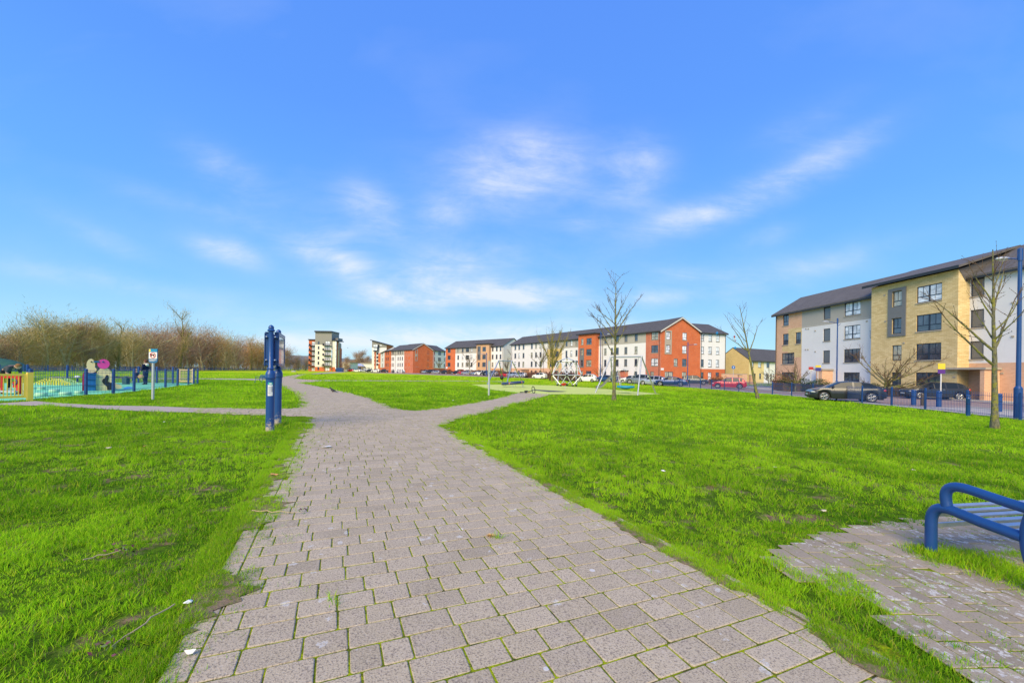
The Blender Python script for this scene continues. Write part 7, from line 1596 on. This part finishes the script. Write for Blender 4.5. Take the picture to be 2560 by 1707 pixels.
def edge_sign():
    q = G(1222, 988); h = (988 - 902) * q.y / F; o = thing('playground_sign', 'playground information sign seen edge on, on a steel pole left of the swings', 'sign', q); m = MB(); m.tube([(0, 0, -.1), (0, 0, h * .97)], .06, 12); m.build('pole', M['galv'], o, smooth=True)
    m = MB(); m.box(-.03, .01, -.40, .40, h * .66, h); o2 = m.build('panel', plain('sign_back_panel', (.50, .58, .56), .4), o); o2.rotation_euler = (0, 0, R(12))
    for z in (.70, .93): m = MB(); m.lathe([(.075, h * z), (.075, h * z + .05)], 12); m.build('clamp', M['galv'], o)
edge_sign()
def bicycle():
    q = G(1322, 983); o = thing('bicycle', 'small black bicycle lying on its side at the edge of the lime surface', 'bicycle', q, R(8)); sc = .95; o.scale = (sc, sc, sc)
    def wheel(cx, cy, cz, n, r=.26):
        n = Vector(n).normalized(); a = n.orthogonal().normalized(); b = n.cross(a); c = Vector((cx, cy, cz)); m = MB(); m.tube([c + (a * math.cos(t) + b * math.sin(t)) * r for t in [k * .2618 for k in range(24)]], .026, 8, closed=True); w = m.build('wheel', M['rubber'], o, smooth=True); m = MB()
        for k in range(12): t = k * .5236; m.tube([c, c + (a * math.cos(t) + b * math.sin(t)) * r], .0035, 3, cap=False)
        m.tube([c + (a * math.cos(t) + b * math.sin(t)) * (r - .03) for t in [k * .2618 for k in range(24)]], .010, 6, closed=True); m.tube([c - n * .05, c + n * .05], .022, 8); m.build('spokes', M['alloy'], w)
    wheel(-.42, 0, .07, (.05, .12, 1)); wheel(.34, -.06, .27, (.95, .25, .12))
    m = MB(); A, B, C_, H, K = (-.42, 0, .08), (-.08, -.22, .12), (-.10, .16, .14), (.26, .14, .17), (.30, -.04, .22)
    for a, b in ((A, B), (A, C_), (B, C_), (C_, H), (B, H), (H, K), (K, (.34, -.06, .27))): m.tube([a, b], .019, 8)
    m.build('frame', M['black'], o, smooth=True); m = MB(); m.tube([H, (.34, .30, .20)], .015, 6); m.tube([(.16, .42, .08), (.34, .30, .22), (.60, .22, .30)], .014, 6); m.build('handlebar', M['black'], o, smooth=True)
    m = MB(); m.ball((-.16, .30, .16), .12, 0, 10, (1.4, .6, .4)); m.build('saddle', M['black'], o, smooth=True); m = MB(); m.tube([(-.08, -.22, .10), (-.04, -.32, .10)], .012, 6); m.box(-.09, .02, -.36, -.30, .08, .11); m.build('pedal', plain('orange_pedal', (.7, .2, .05)), o)
bicycle()
# ================================================================ BIRDS, LITTER
def crow(label, q, s=1.0, rz=0.0, nm='crow'):
    o = thing(nm, label, 'bird', q, rz); o.scale = (s, s, s); bm_ = plain('crow_feather', (.012, .012, .016), .45)
    m = MB(); pts = [(.17, 0, .235), (.15, 0, .25), (.11, 0, .245), (.08, 0, .20), (.04, 0, .155), (-.03, 0, .12), (-.10, 0, .095), (-.16, 0, .07)]; m.tube(pts, [.012, .030, .034, .036, .058, .064, .040, .014], 12); m.build('body', bm_, o, smooth=True)
    m = MB(); m.tube([(.165, 0, .238), (.195, 0, .235), (.222, 0, .222)], [.014, .010, .002], 8); m.build('beak', bm_, o, smooth=True); m = MB(); m.add([(-.12, -.022, .09), (-.12, .022, .09), (-.27, .035, .03), (-.27, -.035, .03), (-.12, 0, .075), (-.26, 0, .02)], [(0, 3, 2, 1), (0, 4, 5, 3), (1, 2, 5, 4), (2, 3, 5)]); m.build('tail', bm_, o)
    for sg in (-1, 1):
        m = MB(); m.tube([(.05, sg * .05, .165), (-.05, sg * .060, .125), (-.19, sg * .03, .075)], [.02, .030, .006], 8); m.build('wing', bm_, o, smooth=True)
        m = MB(); m.tube([(-.01, sg * .025, .09), (0, sg * .028, .03), (.0, sg * .03, .004)], .006, 5); m.tube([(-.03, sg * .03, .004), (.045, sg * .03, .004)], .005, 4); m.build('leg', plain('dark_leg', (.05, .05, .05)), o)
crow('black and grey crow standing on the path, facing left', G(831.5, 981.8), 1.12, R(170)); crow('crow on the far path near the tower block', G(804, 936.4), 1.1, R(20)); crow('crow on the grass strip beyond the notice board', G(743, 936), 1.1, R(190))
for px, py, lab in ((869.5, 869.5, 'upper of two birds flying right of the seven storey flats'), (864.6, 888, 'lower of two birds flying right of the seven storey flats')):
    c = D(px, py, 140); o = thing('flying_bird', lab, 'bird', c); m = MB(); m.tube([(-.16, 0, 0), (.16, 0, .02)], [.05, .03], 6); m.build('body', M['black'], o); m = MB(); m.add([(0, 0, .03), (-.1, -.3, .12), (.06, -.32, .12), (.08, 0, .03), (-.1, .3, .12), (.06, .32, .12)], [(0, 1, 2, 3), (3, 5, 4, 0)]); m.build('wing', M['black'], o)
LIT = [(818, 1121.5, .17, .055, 'white_paper', 'flat white paper scrap on the path beyond the notice board'), (1133, 1002.5, .14, .05, 'white_paper', 'white bottle like litter on the grass left of the bicycle'), (1658, 1182, .05, .045, 'white_paper', 'crumpled white scrap on the right hand lawn'), (411, 1058.5, .04, .03, 'white_paper', 'small white scrap on the left lawn near the side path'), (471, 1519, .045, .02, 'white_paper', 'small white scrap on the left lawn near the path edge'), (475, 1648, .05, .012, 'white_paper', 'white cigarette end at the left edge of the paving'),
  (2284, 1171 + 9, .04, .03, 'pale_leaf', 'pale leaf on the right hand lawn below the lamp'), (1938, 1174, .05, .04, 'pale_leaf', 'pale leaf in the middle of the right hand lawn'), (272, 1125, .07, .04, 'pale_leaf', 'pale dead leaf on the left lawn'), (364, 1120, .06, .04, 'orange_leaf', 'orange dead leaf on the left lawn'), (1325, 1002, .06, .03, 'orange_leaf', 'yellow leaf on the grass right of the bicycle'), (1560, 1196, .10, .03, 'brown_leaf', 'curled brown leaf on the right hand lawn'), (2058, 1284, .06, .045, 'pale_leaf', 'pale brown leaf on the worn grass left of the bench'), (686, 1193, .10, .04, 'orange_leaf', 'orange brown leaf at the left edge of the path')]
lc = dict(white_paper=(.82, .82, .80), pale_leaf=(.62, .55, .38), orange_leaf=(.60, .30, .10), brown_leaf=(.25, .12, .06)); lr = random.Random(4)
for (px, py, a, b, k, lab) in LIT:
    q = G(px, py, .035); o = thing('paper_scrap' if k == 'white_paper' else 'fallen_leaf', lab, 'litter' if k == 'white_paper' else 'leaf', q, lr.uniform(0, 3), None); a *= .62; b *= .62; m = MB(); n = 7; rim = [(a * math.cos(6.283 * i / n) * lr.uniform(.7, 1.1), b * 1.4 * math.sin(6.283 * i / n) * lr.uniform(.7, 1.1), lr.uniform(0, .018)) for i in range(n)]
    m.add([(0, 0, .016)] + rim + [(x, y, z - .004) for x, y, z in rim], [(0, 1 + i, 1 + (i + 1) % n) for i in range(n)] + [(1 + i, 1 + n + i, 1 + n + (i + 1) % n, 1 + (i + 1) % n) for i in range(n)]); m.build('scrap', plain(k, lc[k], .8), o)
def sprig(px0, py0, px1, py1, label, leaves):
    a, b = G(px0, py0, .03), G(px1, py1, .03); o = thing('twig', label, 'twig', a, 0, 'fallen twigs by the path'); d = b - a; rs = random.Random(int(px0)); pts = [d * (k / 6) + Vector((rs.gauss(0, .012), rs.gauss(0, .012), .01 + rs.uniform(0, .012))) for k in range(7)]; m = MB(); m.tube(pts, [.0045] * 4 + [.0035, .003, .002], 6); m.build('stem', plain('dry_stem', (.48, .36, .20), .8), o, smooth=True)
    if leaves:
        m = MB()
        for k in range(leaves): c = pts[-1] + Vector((rs.gauss(.0, .05), rs.gauss(0, .035), rs.uniform(0, .035))); v1 = Vector((rs.gauss(0, 1), rs.gauss(0, 1), rs.gauss(0, .5))).normalized() * .015; v2 = v1.orthogonal().normalized() * .007; m.add([c - v1, c + v2, c + v1, c - v2], [(0, 1, 2, 3)], rs.randint(0, 2))
        m.build('leaves', [plain('purple_leaf', (.12, .025, .06), .6), plain('dull_green_leaf', (.07, .13, .04), .6), plain('dark_purple_leaf', (.06, .03, .03), .6)], o)
sprig(632, 1287, 735, 1292, 'pale twig with purple leaves lying across the left path edge', 14); sprig(209, 1416, 310, 1388, 'dry stem with purple and green leaves on the left lawn', 18); sprig(426, 1532, 290, 1628, 'long dry stem with purple leaves at the lower left', 22)
q = G(1226, 1347, .03); o = thing('weed_tuft', 'dried straw coloured weed tuft on the paving', 'weed', q); m = MB(); rs = random.Random(2)
for k in range(60): a = rs.uniform(0, 6.28); l = rs.uniform(.02, .055); m.add([(rs.gauss(0, .012), rs.gauss(0, .008), 0), (rs.gauss(0, .012) + .004, rs.gauss(0, .008), 0), (math.cos(a) * l, math.sin(a) * l * .7, rs.uniform(.004, .02))], [(0, 1, 2)])
m.build('straw', plain('straw', (.55, .36, .14), .9), o)
